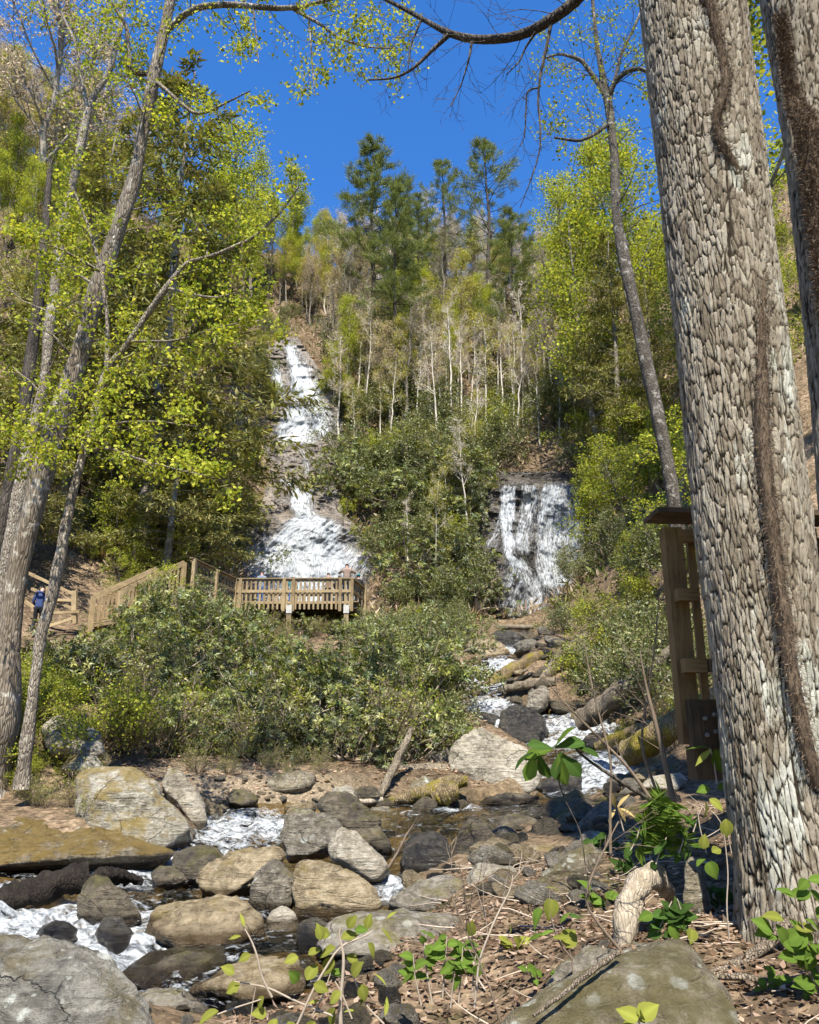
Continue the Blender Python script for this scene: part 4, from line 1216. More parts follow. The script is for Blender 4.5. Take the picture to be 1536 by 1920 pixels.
make_hardwood('slim1', 23, 12, PINK + GOLD[:2], 2, 0.13, 13, 0.45, 0.22, 0.13, bark='bark_white', L1=2.4, aspect=0.45, lm='bud', minr=0.016, name='slender_tree')
make_hardwood('slim2', 24, 11, YG[:2] + GOLD, 3, 0.13, 12, 0.40, 0.22, 0.12, bark='bark_white', L1=2.2, aspect=0.5, lm='bud', minr=0.016, name='slender_tree')
make_hardwood('slim3', 25, 13, PINK, 1, 0.13, 12, 0.5, 0.22, 0.13, bark='bark_white', L1=2.4, aspect=0.4, lm='bud', minr=0.018, name='slender_tree')

def make_hemlock(key, seed, H=16.0, palette=HEM, n=64, L0=3.6, size=0.26):
    P = Plant(seed); rng = P.rng
    tr = np.c_[np.cumsum(rng.normal(0, 0.04, 14)), np.cumsum(rng.normal(0, 0.04, 14)), np.linspace(0, H, 14)]
    P.limb(tr, 0.22, 0.02, 7)
    for i in range(n):
        t = 0.12 + 0.87 * (i + rng.uniform()) / n
        z = t * H
        base = np.array([np.interp(z, tr[:, 2], tr[:, 0]), np.interp(z, tr[:, 2], tr[:, 1]), z])
        a = rng.uniform(0, 2 * math.pi)
        L = (L0 * (1 - t) ** 0.75 + 0.35) * rng.uniform(0.6, 1.15)
        d = np.array([math.cos(a), math.sin(a), 0.22 + 0.4 * t])
        q = wander(rng, base, d, L, 6, 0.06, -0.07)
        P.limb(q, 0.035 * (1 - t) + 0.012, 0.005, 3)
        P.branch(q, 0.02, max(4, int(L * 5.5)), 0.12, (L * 0.42, L * 0.16), (0.6, 1.1), 1, 1, 0.08, -0.05, 0.5, 4, True, 0.55, 0.005)
    parts = [('trunk', P.wood_mb().mesh('trunk', M['bark_grey'], True)),
             ('crown', leaves_at(P.sites, rng, 6, 0.10, size, 0.24, palette, 0.35, 0.6).mesh('crown', M['leaf_dull']))]
    proto(key, 'hemlock_tree', 'tree', parts)
make_hemlock('hem1', 21)
make_hemlock('hem2', 22, 15, HEM[1:] + [(0.28, 0.27, 0.09)], 56, 3.8)

def make_pine(key, seed, H=26.0, crown0=0.42, dens=1.0, L0=3.4, per=26):
    P = Plant(seed); rng = P.rng
    tr = np.c_[np.cumsum(rng.normal(0, 0.06, 16)), np.cumsum(rng.normal(0, 0.06, 16)), np.linspace(0, H, 16)]
    P.limb(tr, 0.27, 0.03, 7)
    z = crown0 * H * 0.72
    while z < H - 0.3:
        t = (z / H - crown0 * 0.72) / (1 - crown0 * 0.72)
        k = rng.integers(3, 6) if t > 0.25 else rng.integers(1, 4)
        a0 = rng.uniform(0, 6.28)
        for j in range(k):
            a = a0 + j * 2 * math.pi / k + rng.normal(0, 0.25)
            prof = min(1.0, 0.55 + t * 1.4) * (1 - t) ** 0.6
            L = L0 * max(prof, 0.16) * rng.uniform(0.35, 1.3)
            base = np.array([np.interp(z, tr[:, 2], tr[:, 0]), np.interp(z, tr[:, 2], tr[:, 1]), z + rng.normal(0, 0.15)])
            q = wander(rng, base, np.array([math.cos(a), math.sin(a), 0.1 + 0.5 * t]), L, 5, 0.08, 0.06)
            P.limb(q, 0.05 * (1 - t) + 0.015, 0.01, 3)
            if t > 0.12 or rng.uniform() < 0.35:
                P.branch(q, 0.025, max(3, int(L * 3.2 * dens)), 0.35, (L * 0.35, L * 0.22), (0.4, 0.8), 1, 1, 0.1, 0.10, 0.6, 3, True, 0.3, 0.008)
                P.sites.append((q[-1], q[-1] - q[-2]))
        z += rng.uniform(0.5, 1.25) * (1.25 - 0.45 * t)
    parts = [('trunk', P.wood_mb().mesh('trunk', M['bark_dark'], True)),
             ('crown', leaves_at(P.sites, rng, per, 0.10, 0.42, 0.09, PINE, -0.35, 0.0).mesh('crown', M['leaf_dull']))]
    proto(key, 'pine_tree', 'tree', parts)
make_pine('pine1', 31, dens=1.0, per=18, L0=4.6)
make_pine('pine2', 32, crown0=0.5, dens=0.6, L0=4.3, per=14)
make_pine('pine3', 33, crown0=0.4, dens=1.0, L0=4.4, per=16)

def make_rhodo(key, seed, W_=1.7, H=2.3, palette=RHO, nstem=16, leaf=0.17):
    """arching stems that end in whorls of long leaves"""
    P = Plant(seed); rng = P.rng
    tips = []
    for i in range(nstem):
        a = rng.uniform(0, 6.28)
        base = np.array([math.cos(a), math.sin(a), 0]) * rng.uniform(0.0, 0.35) * W_
        e = rng.uniform(0.2, 1.25)
        d = np.array([math.cos(a) * math.cos(e), math.sin(a) * math.cos(e), math.sin(e)])
        q = wander(rng, base, d, H * rng.uniform(0.7, 1.15), 7, 0.16, 0.03)
        P.limb(q, 0.03, 0.010, 4)
        n0 = len(P.wood)
        P.branch(q, 0.02, 8, 0.3, (0.75, 0.4), (0.5, 1.1), 2, 4, 0.18, 0.08, 0.6, 3, True, 0, 0.005)
    s = P.sites[2::3] + P.sites[1::7]
    pts = np.array([x[0] for x in s]); ax = unit(np.array([x[1] for x in s]) + np.array([0, 0, 0.02]))
    k = 7
    n = len(pts)
    pos = np.repeat(pts, k, 0); axr = np.repeat(ax, k, 0)
    ang = np.tile(np.arange(k) * 2 * math.pi / k, n) + np.repeat(rng.uniform(0, 6.28, n), k) + rng.normal(0, 0.2, n * k)
    ref = unit(np.cross(axr, np.array([0.3, 0.2, 1.0]))); b2 = np.cross(axr, ref)
    rad = ref * np.cos(ang)[:, None] + b2 * np.sin(ang)[:, None]
    d = unit(rad + axr * rng.uniform(-0.15, 0.75, (n * k, 1)))
    cols = pal(rng, n, palette, 0.2).repeat(k, 0) * (1 + rng.normal(0, 0.15, (n * k, 1))).clip(0.5, 1.6)
    mb = MB()
    s_ = unit(np.cross(d, axr)); nn = np.cross(d, s_)
    Lf = (leaf * rng.uniform(0.7, 1.25, n * k))[:, None]; w = Lf * 0.155
    dr = np.array([0, 0, -1.0]) * Lf * 0.12
    v = np.stack([pos + d * Lf * 0.06, pos + d * Lf * 0.5 + s_ * w, pos + d * Lf + dr, pos + d * Lf * 0.5 - s_ * w], 1).reshape(-1, 3)
    mb.add(v, np.arange(n * k * 4).reshape(-1, 4), None, cols.repeat(4, 0))
    proto(key, 'rhododendron_shrub', 'shrub', [('stem', P.wood_mb().mesh('stem', M['twig_pale'])), ('foliage', mb.mesh('foliage', M['leaf_gloss']))])
make_rhodo('rho1', 41)
make_rhodo('rho2', 42, 1.9, 2.1, RHO, 18)
make_rhodo('rho3', 43, 1.6, 2.2, RHO_Y, 16)

def make_bush(key, seed, H=2.2, palette=LAU, per=4, size=0.12, nstem=16, name='laurel_shrub', bark='twig', levels=2, sub=5, gl='leaf_gloss', spread=0.08, aspect=0.45, n1=9):
    P = Plant(seed); rng = P.rng
    for i in range(nstem):
        a = rng.uniform(0, 6.28); e = rng.uniform(0.35, 1.4)
        base = np.array([math.cos(a), math.sin(a), 0]) * rng.uniform(0, 0.3) * H
        q = wander(rng, base, np.array([math.cos(a) * math.cos(e), math.sin(a) * math.cos(e), math.sin(e)]), H * rng.uniform(0.6, 1.1), 6, 0.14, 0.05)
        P.limb(q, 0.022, 0.007, 4)
        P.branch(q, 0.014, n1, 0.15, (H * 0.38, H * 0.2), (0.5, 1.1), levels, sub, 0.18, 0.06, 0.6, 3, True, 0, 0.004)
    parts = [('stem', P.wood_mb().mesh('stem', M[bark]))]
    if per:
        parts.append(('foliage', leaves_at(P.sites, rng, per, spread, size, aspect, palette, 0.1, 0).mesh('foliage', M[gl])))
    proto(key, name, 'shrub', parts)
make_bush('lau1', 51)
make_bush('lau2', 52, 2.4, LAU, 4, bark='twig_pale')
make_bush('brush1', 53, 2.0, GREEN + PINK[:1], 1, 0.07, 16, 'brushy_shrub', 'twig', 2, 5, 'leaf', 0.06, 0.6)
make_bush('brush2', 54, 1.8, YG + GREEN, 3, 0.08, 14, 'brushy_shrub', 'twig', 2, 5, 'leaf', 0.08, 0.7)

def make_under(key, seed, H=6.0, palette=YG, per=5, size=0.12):
    """slim understorey tree with level sprays of thin leaves"""
    P = Plant(seed); rng = P.rng
    tr = wander(rng, (0, 0, 0), (rng.normal(0, 0.12), rng.normal(0, 0.12), 1), H, 9, 0.06, 0.06)
    P.limb(tr, 0.06, 0.01, 6)
    P.branch(tr, 0.05, 22, 0.25, (H * 0.36, H * 0.16), (0.9, 1.4), 2, 6, 0.12, 0.02, 0.5, 4, True, 0.6, 0.005)
    parts = [('trunk', P.wood_mb().mesh('trunk', M['bark_grey'], True)),
             ('crown', leaves_at(P.sites, rng, per, 0.12, size, 0.75, palette, 0.25, 0.45).mesh('crown', M['leaf']))]
    proto(key, 'understorey_tree', 'tree', parts)
make_under('und1', 61)
make_under('und2', 62, 5.5, YG + GREEN)

# ================================================================ plants: where they stand
rngP = np.random.default_rng(77)
def z_at(px, py, Y):
    return float(at(px, py, Y)[2])

def tall(key, H0, px, Y, top_py, label, group=None, wide=1.0, rz=None):
    """stand a tree under pixel column px at depth Y so that it reaches top_py"""
    b = stand(px, Y)
    h = z_at(px, top_py, Y) - b[2]
    s = h / H0
    return place(key, b - np.array([0, 0, 0.15]), s * wide, rngP.uniform(0, 6.28) if rz is None else rz, label, group, sz=s)

tall('pine1', 26, 700, 66, 272, 'dense pine with the broadest crown, left of the ridge pines', 'ridge pines', 1.35)
tall('pine3', 26, 742, 60, 352, 'shorter pine standing close in front of the broad ridge pine', 'ridge pines', 1.15)
tall('pine2', 26, 835, 74, 300, 'thin pine with sparse needles between the two tallest ridge pines', 'ridge pines', 1.2)
tall('pine2', 26, 922, 70, 266, 'tall open pine with tiered branches against the blue sky', 'ridge pines', 1.4)
tall('pine3', 26, 968, 62, 395, 'bushy pine at the right end of the ridge pines', 'ridge pines', 1.25)
tall('pine3', 26, 785, 72, 365, 'small pine half hidden behind the broad ridge pine', 'ridge pines', 1.2)
tall('hem1', 16, 250, 38, 120, 'tall dark hemlock behind the leaning left trunks', None, 1.15)
tall('hem2', 15, 130, 40, 230, 'dark hemlock at the far left behind the thin pale trunk', None, 1.1)
tall('hem2', 15, 360, 42, 600, 'grey green hemlock left of the upper part of the tall waterfall', None, 1.2)
tall('hem1', 16, 300, 36, 640, 'drooping hemlock above the wooden stairs', None, 1.35)
tall('hem2', 15, 345, 42, 780, 'feathery hemlock at the left edge of the wide apron of white water', None, 1.35)
tall('hem1', 16, 1165, 43, 440, 'dark hemlock right of the short waterfall', None, 1.0)
tall('hem2', 15, 1235, 40, 520, 'hemlock behind the slender spotted trunk', None, 1.1)
tall('hem1', 16, 20, 32, 560, 'dark hemlock behind the walking person', None, 1.2)
tall('green1', 15, 375, 50, 265, 'bright yellow green tree reaching the sky left of the ridge pines', None, 0.95)
tall('green2', 14, 330, 46, 330, 'yellow green tree over the leaning pale limb', None, 0.95)
tall('green2', 14, 530, 76, 330, 'yellow green tree on the skyline above the tall waterfall', None, 1.0)
tall('green1', 15, 470, 70, 300, 'yellow green tree beside the skyline left of the tall waterfall', None, 1.0)
tall('gold1', 14, 620, 80, 420, 'golden budding tree on the skyline left of the broad ridge pine', None, 1.1)
tall('green2', 14, 1140, 46, 400, 'yellow green tree left of the slender spotted trunk', None, 1.0)
tall('green1', 15, 1215, 44, 270, 'yellow green tree rising behind the big trunk', None, 1.0)
tall('green1', 15, 1085, 58, 350, 'yellow green tree just right of the bushy ridge pine', None, 1.1)
tall('green2', 14, 1175, 50, 300, 'yellow green tree over the dark hemlock at the right', None, 1.1)
tall('green3', 17, 1270, 33, 330, 'fine leaved tree close behind the slender spotted trunk', None, 0.8)
tall('gold1', 14, 1050, 68, 440, 'golden tree beside the bushy ridge pine', None, 1.1)
tall('green3', 17, 1500, 26, -150, 'leafy green tree seen between the two big trunks', None, 1.0)
tall('green1', 15, 1440, 34, 60, 'bright green tree in the gap between the two big trunks', None, 1.0)
tall('pink1', 14, 60, 52, -60, 'salmon budded tree at the upper left', None, 1.2)
tall('pink2', 15, 150, 58, 60, 'tan budded tree behind the forked pale trunk', None, 1.2)

def scatter(region, n, keys, scale, label, group, jit=0.25, sink=0.15, ymin=2.2, minpx=0.0):
    (x0, x1, y0, y1) = region
    done = []
    tries = 0
    while len(done) < n and tries < n * 12:
        tries += 1
        px, py = rngP.uniform(x0, x1), rngP.uniform(y0, y1)
        if minpx and any((px - a) ** 2 + ((py - b) * 1.5) ** 2 < minpx ** 2 for a, b in done):
            continue
        p = hit(px, py, ymin)
        if p[1] > 120: continue
        done.append((px, py))
        k = keys[rngP.integers(len(keys))]
        s = scale * rngP.uniform(1 - jit, 1 + jit)
        place(k, p - np.array([0, 0, sink * s]), s, rngP.uniform(0, 6.28), label, group, sz=s * rngP.uniform(0.85, 1.15))

scatter((620, 1080, 570, 830), 78, ['bare1', 'bare2', 'bare1', 'green1', 'bare2', 'pink2', 'gold1', 'green1'], 0.66, 'slim half bare tree on the slope between the waterfalls', 'half bare slope trees', minpx=18)
scatter((570, 1110, 480, 640), 60, ['slim1', 'slim2', 'slim1', 'slim3'], 0.8, 'slender pale tree in the haze on the upper slope behind the falls', 'slender upper slope trees', minpx=12)
scatter((620, 1100, 640, 850), 60, ['slim3', 'slim1', 'slim3', 'slim2'], 0.7, 'slender pale trunk on the lower slope between the falls', 'slender lower slope trees', minpx=14)
scatter((640, 900, 860, 1100), 14, ['slim3', 'slim2', 'und1'], 0.5, 'slim pale sapling among the shrubs between the waterfalls', 'saplings between the waterfalls', minpx=30)
scatter((430, 1130, 480, 590), 50, ['gold1', 'pink1', 'gold2', 'bare1', 'green1', 'green1'], 0.6, 'small budding tree on the ridge line below the pines', 'ridge line trees', minpx=16)
scatter((-60, 430, 430, 830), 40, ['green1', 'pink2', 'green2', 'gold1', 'green1'], 0.6, 'leafing tree on the steep slope at the left', 'left slope trees', minpx=40)
scatter((-80, 330, 250, 430), 26, ['pink1', 'pink2', 'gold1', 'pink1'], 0.8, 'tan budding tree high on the left slope', 'upper left slope trees', minpx=34)
scatter((1060, 1330, 430, 860), 36, ['green1', 'pink2', 'gold1', 'green2', 'pink1'], 0.5, 'leafing tree on the steep slope at the right', 'right slope trees', minpx=28)
scatter((1380, 1560, 300, 900), 14, ['green1', 'green3', 'green2'], 0.6, 'green tree on the slope behind the big trunks', 'trees behind the big trunks', minpx=40)
scatter((625, 900, 870, 965), 20, ['lau1', 'lau2', 'rho1', 'lau1', 'rho3'], 1.25, 'evergreen shrub on the bank between the two waterfalls', 'shrubs between the waterfalls', minpx=26)
scatter((725, 900, 965, 1150), 24, ['lau1', 'lau2', 'rho1', 'lau1', 'rho3'], 1.05, 'evergreen shrub low on the bank between the two waterfalls', 'low shrubs between the waterfalls', minpx=24)
scatter((690, 880, 1150, 1215), 14, ['lau2', 'rho3', 'brush2', 'lau1'], 0.55, 'low shrub right of the deck legs', 'shrubs right of the deck', minpx=20)
scatter((400, 690, 1168, 1205), 14, ['rho3', 'lau2', 'brush1'], 0.4, 'low shrub under the deck edge', 'shrubs under the deck', minpx=20)
scatter((640, 1120, 720, 890), 36, ['lau1', 'lau2', 'brush1', 'brush2', 'lau2'], 1.35, 'evergreen shrub on the slope above the short waterfall', 'shrubs above the short waterfall', minpx=24)
scatter((1075, 1290, 1030, 1320), 24, ['lau2', 'brush2', 'lau1', 'brush1'], 0.72, 'twiggy shrub on the bank right of the short waterfall', 'shrubs on the right bank', minpx=26)
scatter((1090, 1300, 860, 1060), 30, ['und1', 'und2', 'lau2', 'brush2'], 0.75, 'leafy sapling on the slope above the wooden platform', 'saplings above the platform', minpx=26)
scatter((120, 440, 850, 1080), 30, ['lau2', 'und1', 'lau1', 'und2', 'brush1'], 1.0, 'leafy undergrowth shrub on the slope above the stairs', 'shrubs above the stairs', minpx=30)
scatter((160, 330, 1030, 1160), 10, ['brush1', 'brush2', 'und2'], 0.6, 'twiggy shrub beside the split rail fence', 'shrubs by the fence', minpx=24, ymin=30)
for (px, py, k, s, lab) in [(455, 1000, 'hem2', 0.22, 'low hemlock bough at the left edge of the white apron'), (520, 975, 'hem1', 0.2, 'hemlock bough overhanging the white apron'), (470, 880, 'hem2', 0.3, 'young hemlock left of the middle step'),
                            (495, 760, 'hem1', 0.3, 'young hemlock left of the upper chute'), (560, 735, 'hem2', 0.12, 'tiny hemlock growing inside the upper chute')]:
    place(k, hit(px, py) - np.array([0, 0, 0.3]), s, rngP.uniform(0, 6), lab)

scatter((612, 665, 600, 830), 14, ['lau1', 'brush1', 'lau2'], 0.9, 'shrub along the right edge of the tall waterfall', 'shrubs edging the tall waterfall', minpx=18)
scatter((455, 520, 580, 760), 10, ['lau1', 'brush2', 'lau2'], 0.8, 'shrub along the upper left edge of the tall waterfall', 'shrubs left of the tall waterfall', minpx=18)
scatter((520, 640, 560, 620), 12, ['lau1', 'gold2', 'lau2', 'pink1'], 0.5, 'growth around the lip of the tall waterfall', 'growth at the waterfall lip', minpx=18)
# the rhododendron thicket on the left bank
for row, (Y, x0, x1, step, s) in enumerate([(17.0, 225, 760, 62, 0.72), (18.6, 160, 780, 66, 0.85), (20.6, 130, 770, 68, 0.9), (23.0, 210, 790, 72, 0.95), (26.5, 250, 830, 66, 0.9)]):
    px = x0
    while px < x1:
        b = stand(px + rngP.normal(0, 10), Y + rngP.normal(0, 0.35))
        d = float(poly_dist(np.array([b[0]]), np.array([b[1]]), POLY)[0])
        if d > 0.9 and not (row == 4 and px > 400):
            k = ['rho1', 'rho2', 'rho1', 'rho3'][rngP.integers(4)] if row < 3 else ['rho3', 'rho1', 'rho3'][rngP.integers(3)]
            place(k, b - np.array([0, 0, 0.1]), s * rngP.choice([0.68, 0.85, 1.0]) * (0.72 if row > 2 and px > 400 else 0.68 if px < 300 and row > 1 else 1.0) * rngP.uniform(0.85, 1.15), rngP.uniform(0, 6.28), ['rhododendron in the front row of the thicket above the gravel bank', 'rhododendron in the middle of the thicket on the left bank', 'rhododendron in the middle of the thicket on the left bank', 'sunlit rhododendron in the back of the thicket below the deck', 'sunlit rhododendron in the back of the thicket below the deck'][row],
                  ['front thicket rhododendrons', 'middle thicket rhododendrons', 'middle thicket rhododendrons', 'back thicket rhododendrons', 'back thicket rhododendrons'][row])
        px += step * rngP.uniform(0.85, 1.15)
for px, Y, top, k in ((262, 27.6, 1120, 'rho3'), (292, 27.4, 1095, 'rho1'), (322, 27.2, 1080, 'rho3'), (352, 27.3, 1082, 'lau2'), (384, 27.6, 1098, 'rho3'), (412, 28.0, 1118, 'rho1'), (300, 28.6, 1050, 'und1')):
    tall(k, 6.0 if k == 'und1' else 2.3, px, Y, top, 'tall shrub hiding the walkway between the stair and the deck', 'shrubs before the walkway', 0.9)
scatter((700, 810, 1250, 1400), 5, ['lau1', 'lau2'], 0.75, 'small leaved shrub at the creek end of the thicket', 'shrubs at the thicket end', minpx=40)
scatter((150, 800, 1240, 1430), 18, ['brush1', 'brush1', 'brush2'], 0.75, 'dry twiggy shrub poking through the rhododendron thicket', 'dry shrubs in the thicket', minpx=40)
scatter((-20, 130, 1280, 1440), 12, ['brush2', 'brush2'], 0.42, 'bright leafy shrub around the feet of the left trunks', 'shrubs by the left trunks', minpx=26)
scatter((0, 190, 1440, 1530), 12, ['brush2', 'brush1'], 0.24, 'low weed on top of the mossy ledge', 'weeds on the mossy ledge', minpx=18)
scatter((340, 620, 1420, 1455), 8, ['brush1'], 0.22, 'dry twiggy weed at the foot of the thicket', 'weeds at the thicket foot', minpx=26)
scatter((1130, 1290, 1330, 1440), 7, ['brush1', 'brush2'], 0.35, 'twiggy weed beside the mossy log', 'weeds by the mossy log', minpx=24)

# brush and twigs that cover the far slopes
nU = 70000
Yu = rngP.uniform(24, 100, nU); su = rngP.uniform(-1, 1, nU)
xu = su * (6 + 0.62 * Yu)
ku = (poly_dist(xu, Yu, POLY) > 1.0) & (Yu > 36) & ~((Yu < 40) & (xu < 2) & (xu > -9))
xu, Yu = xu[ku], Yu[ku]
zu = ground_z(xu, Yu)
du = rngP.normal(0, 1, (len(xu), 3)); du[:, 2] = np.abs(du[:, 2]) * 1.2
mu = MB()
tone = fbm(np.stack([xu * 0.12, Yu * 0.12, 0 * xu], -1), 3, 61)[:, None]
cu = np.where(tone + rngP.normal(0, 0.35, (len(xu), 1)) > 0.15, pal(rngP, len(xu), LAU), pal(rngP, len(xu), [(0.36, 0.28, 0.20), (0.26, 0.20, 0.14), (0.45, 0.36, 0.27), (0.30, 0.20, 0.13)]))
leaf_quads(mu, rngP, np.stack([xu, Yu, zu + rngP.uniform(0, 0.5, len(xu))], -1), unit(du), 0.55, 0.22, cu, 0.0)
tag(mu.build('undergrowth', M['leaf_dull']), 'brown and green brush covering the steep slopes', 'undergrowth', kind='stuff')
# ================================================================ the big near trees
def smooth_path(P, n):
    P = np.asarray(P, float)
    s = np.r_[0, np.cumsum(np.linalg.norm(np.diff(P[:, :3], axis=0), axis=1))]
    t = np.linspace(0, s[-1], n)
    out = np.stack([np.interp(t, s, P[:, i]) for i in range(P.shape[1])], -1)
    k = max(1, n // (len(P) * 3))
    ker = np.ones(2 * k + 1) / (2 * k + 1)
    for i in range(P.shape[1]):
        pad = np.r_[2 * out[0, i] - out[k:0:-1, i], out[:, i], 2 * out[-1, i] - out[-2:-k - 2:-1, i]]
        out[:, i] = np.convolve(pad, ker, 'valid')
    return out

def px_limb(pts, n=None):
    """(px, py, Y, radius in pixels) -> x, y, z, radius in metres"""
    a = np.array(pts, float)
    p = at(a[:, 0], a[:, 1], a[:, 2])
    q = np.c_[p, a[:, 3] * np.array([mpp(Y, py) for Y, py in zip(a[:, 2], a[:, 1])])]
    return smooth_path(q, n or max(8, len(pts) * 3))

def big_bark_mat():
    m, nt, out = new_mat('plated_bark')
    k = N(nt)
    a = k.attr('Col')
    sx = k.node('ShaderNodeSeparateColor')
    nt.links.new(a.outputs['Color'], sx.inputs[0])          # r: plate height, g: plate shade, b: lichen crust
    vec = k.coords('Object', (1, 1, 0.5), 0.03)
    n = k.noise(vec, 26, 8, 0.72, 0.5)
    n2 = k.noise(vec, 2.2, 6, 0.65, 0.6)
    f = k.math('ADD', k.math('MULTIPLY', n.outputs['Fac'], 0.45), k.math('ADD', k.math('MULTIPLY', sx.outputs[1], 0.3), k.math('MULTIPLY', n2.outputs['Fac'], 0.35)))
    plate = k.ramp(f, [(0.36, (0.12, 0.096, 0.068)), (0.52, (0.22, 0.185, 0.138)), (0.70, (0.33, 0.295, 0.235))])
    crust = k.ramp(k.noise(vec, 9, 7, 0.7, 0.4).outputs['Fac'], [(0.42, (0.33, 0.335, 0.28)), (0.6, (0.52, 0.52, 0.46))])
    lm = k.math('MULTIPLY', k.ramp(k.math('ADD', sx.outputs[2], k.math('MULTIPLY_ADD', n.outputs['Fac'], 0.5, -0.25)), [(0.45, 0.0), (0.6, 1.0)]), 0.9)
    col = k.mix(lm, plate, crust)
    col = k.mix(k.ramp(sx.outputs[0], [(0.30, 1.0), (0.9, 0.0)]), col, (0.034, 0.025, 0.017))
    b = k.bsdf(col, 0.92, 0.12, k.bump(k.math('ADD', n.outputs['Fac'], k.math('MULTIPLY', k.noise(vec, 80, 4, 0.7).outputs['Fac'], 0.4)), 0.7, 0.02))
    nt.links.new(b.outputs[0], out.inputs['Surface'])
    return m
M['bark_big'] = big_bark_mat()

def plated_trunk(path, nrow, nfront, nback, cell=(0.045, 0.15), deep=0.022, flare=None, seed=3, lichen=None, ridge=0.0):
    """trunk with fissured bark plates cut into its surface; path: x, y, z, r from the foot up"""
    p = smooth_path(path, nrow)
    th = np.concatenate([np.linspace(math.pi * 0.95, math.pi * 2.05, nfront, endpoint=False), np.linspace(math.pi * 2.05, math.pi * 2.95, nback, endpoint=False)])
    s = np.r_[0, np.cumsum(np.linalg.norm(np.diff(p[:, :3], axis=0), axis=1))]
    R = p[:, 3][:, None]
    TH = np.repeat(th[None], nrow, 0); S = np.repeat(s[:, None], len(th), 1)
    un = np.stack([np.cos(TH) * 1.2, np.sin(TH) * 1.2, S * 0.7], -1)
    u = (TH * p[:, 3].mean()) / cell[0] + 0.55 * fbm(un * 3.0, 3, seed)
    v = S / cell[1] + 0.4 * fbm(un * 4.0, 2, seed + 5)
    f1, ed, cid = worley2(np.stack([u, v], -1), seed)
    rm = p[:, 3].mean()
    cyl = np.stack([np.cos(TH) * rm, np.sin(TH) * rm, S], -1)
    wob = 0.35 * np.stack([fbm(cyl * 9, 2, seed + 41)] * 3, -1)
    n1 = np.abs(vnoise(cyl / np.array([cell[0], cell[0], cell[1] * 2.6]) + wob, seed + 21)) * 7.5      # long furrows that split and join
    plate = np.minimum(np.clip(ed * 7.0, 0, 1), np.clip(n1 * 1.3, 0, 1))
    rr = R * (1 + 0.035 * fbm(un * 0.9, 3, seed + 9)) + deep * (plate - 1.0) + 0.006 * fbm(un * 14, 2, seed + 3) + deep * 0.25 * (cid - 0.5) * plate
    if flare is not None:
        rr = rr + flare(TH, S)
    X = p[:, 0][:, None] + rr * np.cos(TH); Y = p[:, 1][:, None] + rr * np.sin(TH); Z = p[:, 2][:, None] + 0 * rr
    li = np.zeros_like(S) if lichen is None else lichen(TH, S, un)
    return np.stack([X, Y, Z], -1), np.stack([plate, cid, li], -1)

# --- the big trunk at the right
tb = np.array([(1560, 1930, 5.25, 190), (1530, 1760, 5.25, 160), (1508, 1650, 5.25, 128), (1480, 1530, 5.22, 110), (1462, 1420, 5.2, 102), (1446, 1270, 5.2, 101), (1412, 1000, 5.2, 103), (1383, 750, 5.2, 99), (1354, 500, 5.2, 96), (1325, 250, 5.2, 94), (1297, 0, 5.2, 93), (1262, -300, 5.2, 90)], float)
tbp = at(tb[:, 0], tb[:, 1], tb[:, 2]); tbr = tb[:, 3] * np.array([mpp(Y, py) for Y, py in zip(tb[:, 2], tb[:, 1])])
tbpath = np.c_[tbp, tbr]
def tb_flare(TH, S):
    k = np.clip(1 - S / 1.5, 0, 1) ** 2
    return k * (0.10 * np.cos(3 * TH + 0.6) + 0.07 * np.cos(5 * TH + 2.0)) + k * 0.06 * fbm(np.stack([np.cos(TH) * 2, np.sin(TH) * 2, S * 2], -1), 3, 8)
def tb_lichen(TH, S, un):
    front = np.exp(-((np.mod(TH, 2 * math.pi) - 4.75) / 0.75) ** 2)
    low = np.exp(-((S - 1.75) / 0.85) ** 2)
    return np.clip(0.20 + 0.65 * front * low + 0.34 * fbm(un * 2.5, 3, 4), 0, 1)
P, C = plated_trunk(tbpath, 640, 300, 70, (0.033, 0.15), 0.018, tb_flare, 3, tb_lichen)
big_tree = thing('hardwood_tree', 'massive straight trunk with plated bark and a hairy vine, nearest at the right', 'tree', (float(tbp[1, 0]), 5.25, float(tbp[1, 2])))
mb = MB(); mb.grid(P, C, wrap=True); local(mb, big_tree.location)
mb.build('trunk', M['bark_big'], big_tree, smooth=True)

def crown_above(root, top, r, H, seed, n=10, per=5, L=(4.5, 1.5), size=0.13, palette=YG, bark='bark_grey', f0=0.15):
    """trunk, limbs and leaves above the picture, all part of the tree"""
    P = Plant(seed); rng = P.rng
    tr = wander(rng, top, (rng.normal(0, 0.03), rng.normal(0, 0.03), 1), H, 8, 0.02, 0.05)
    P.limb(tr, r, r * 0.3, 10)
    P.branch(tr, r, n, f0, L, (0.7, 1.15), 3, 6, 0.12, 0.06, 0.35, 4, True, 0, 0.01)
    w = P.wood_mb(); local(w, root.location); w.build('limb', M[bark], root, smooth=True)
    lv = leaves_at(P.sites, rng, per, 0.3, size, 0.8, palette, 0.2); local(lv, root.location); lv.build('crown', M['leaf'], root)
crown_above(big_tree, tbp[-1] - np.array([0, 0, 0.3]), tbr[-1], 9.0, 201, n=6, per=1, L=(2.6, 1.3), f0=0.4)

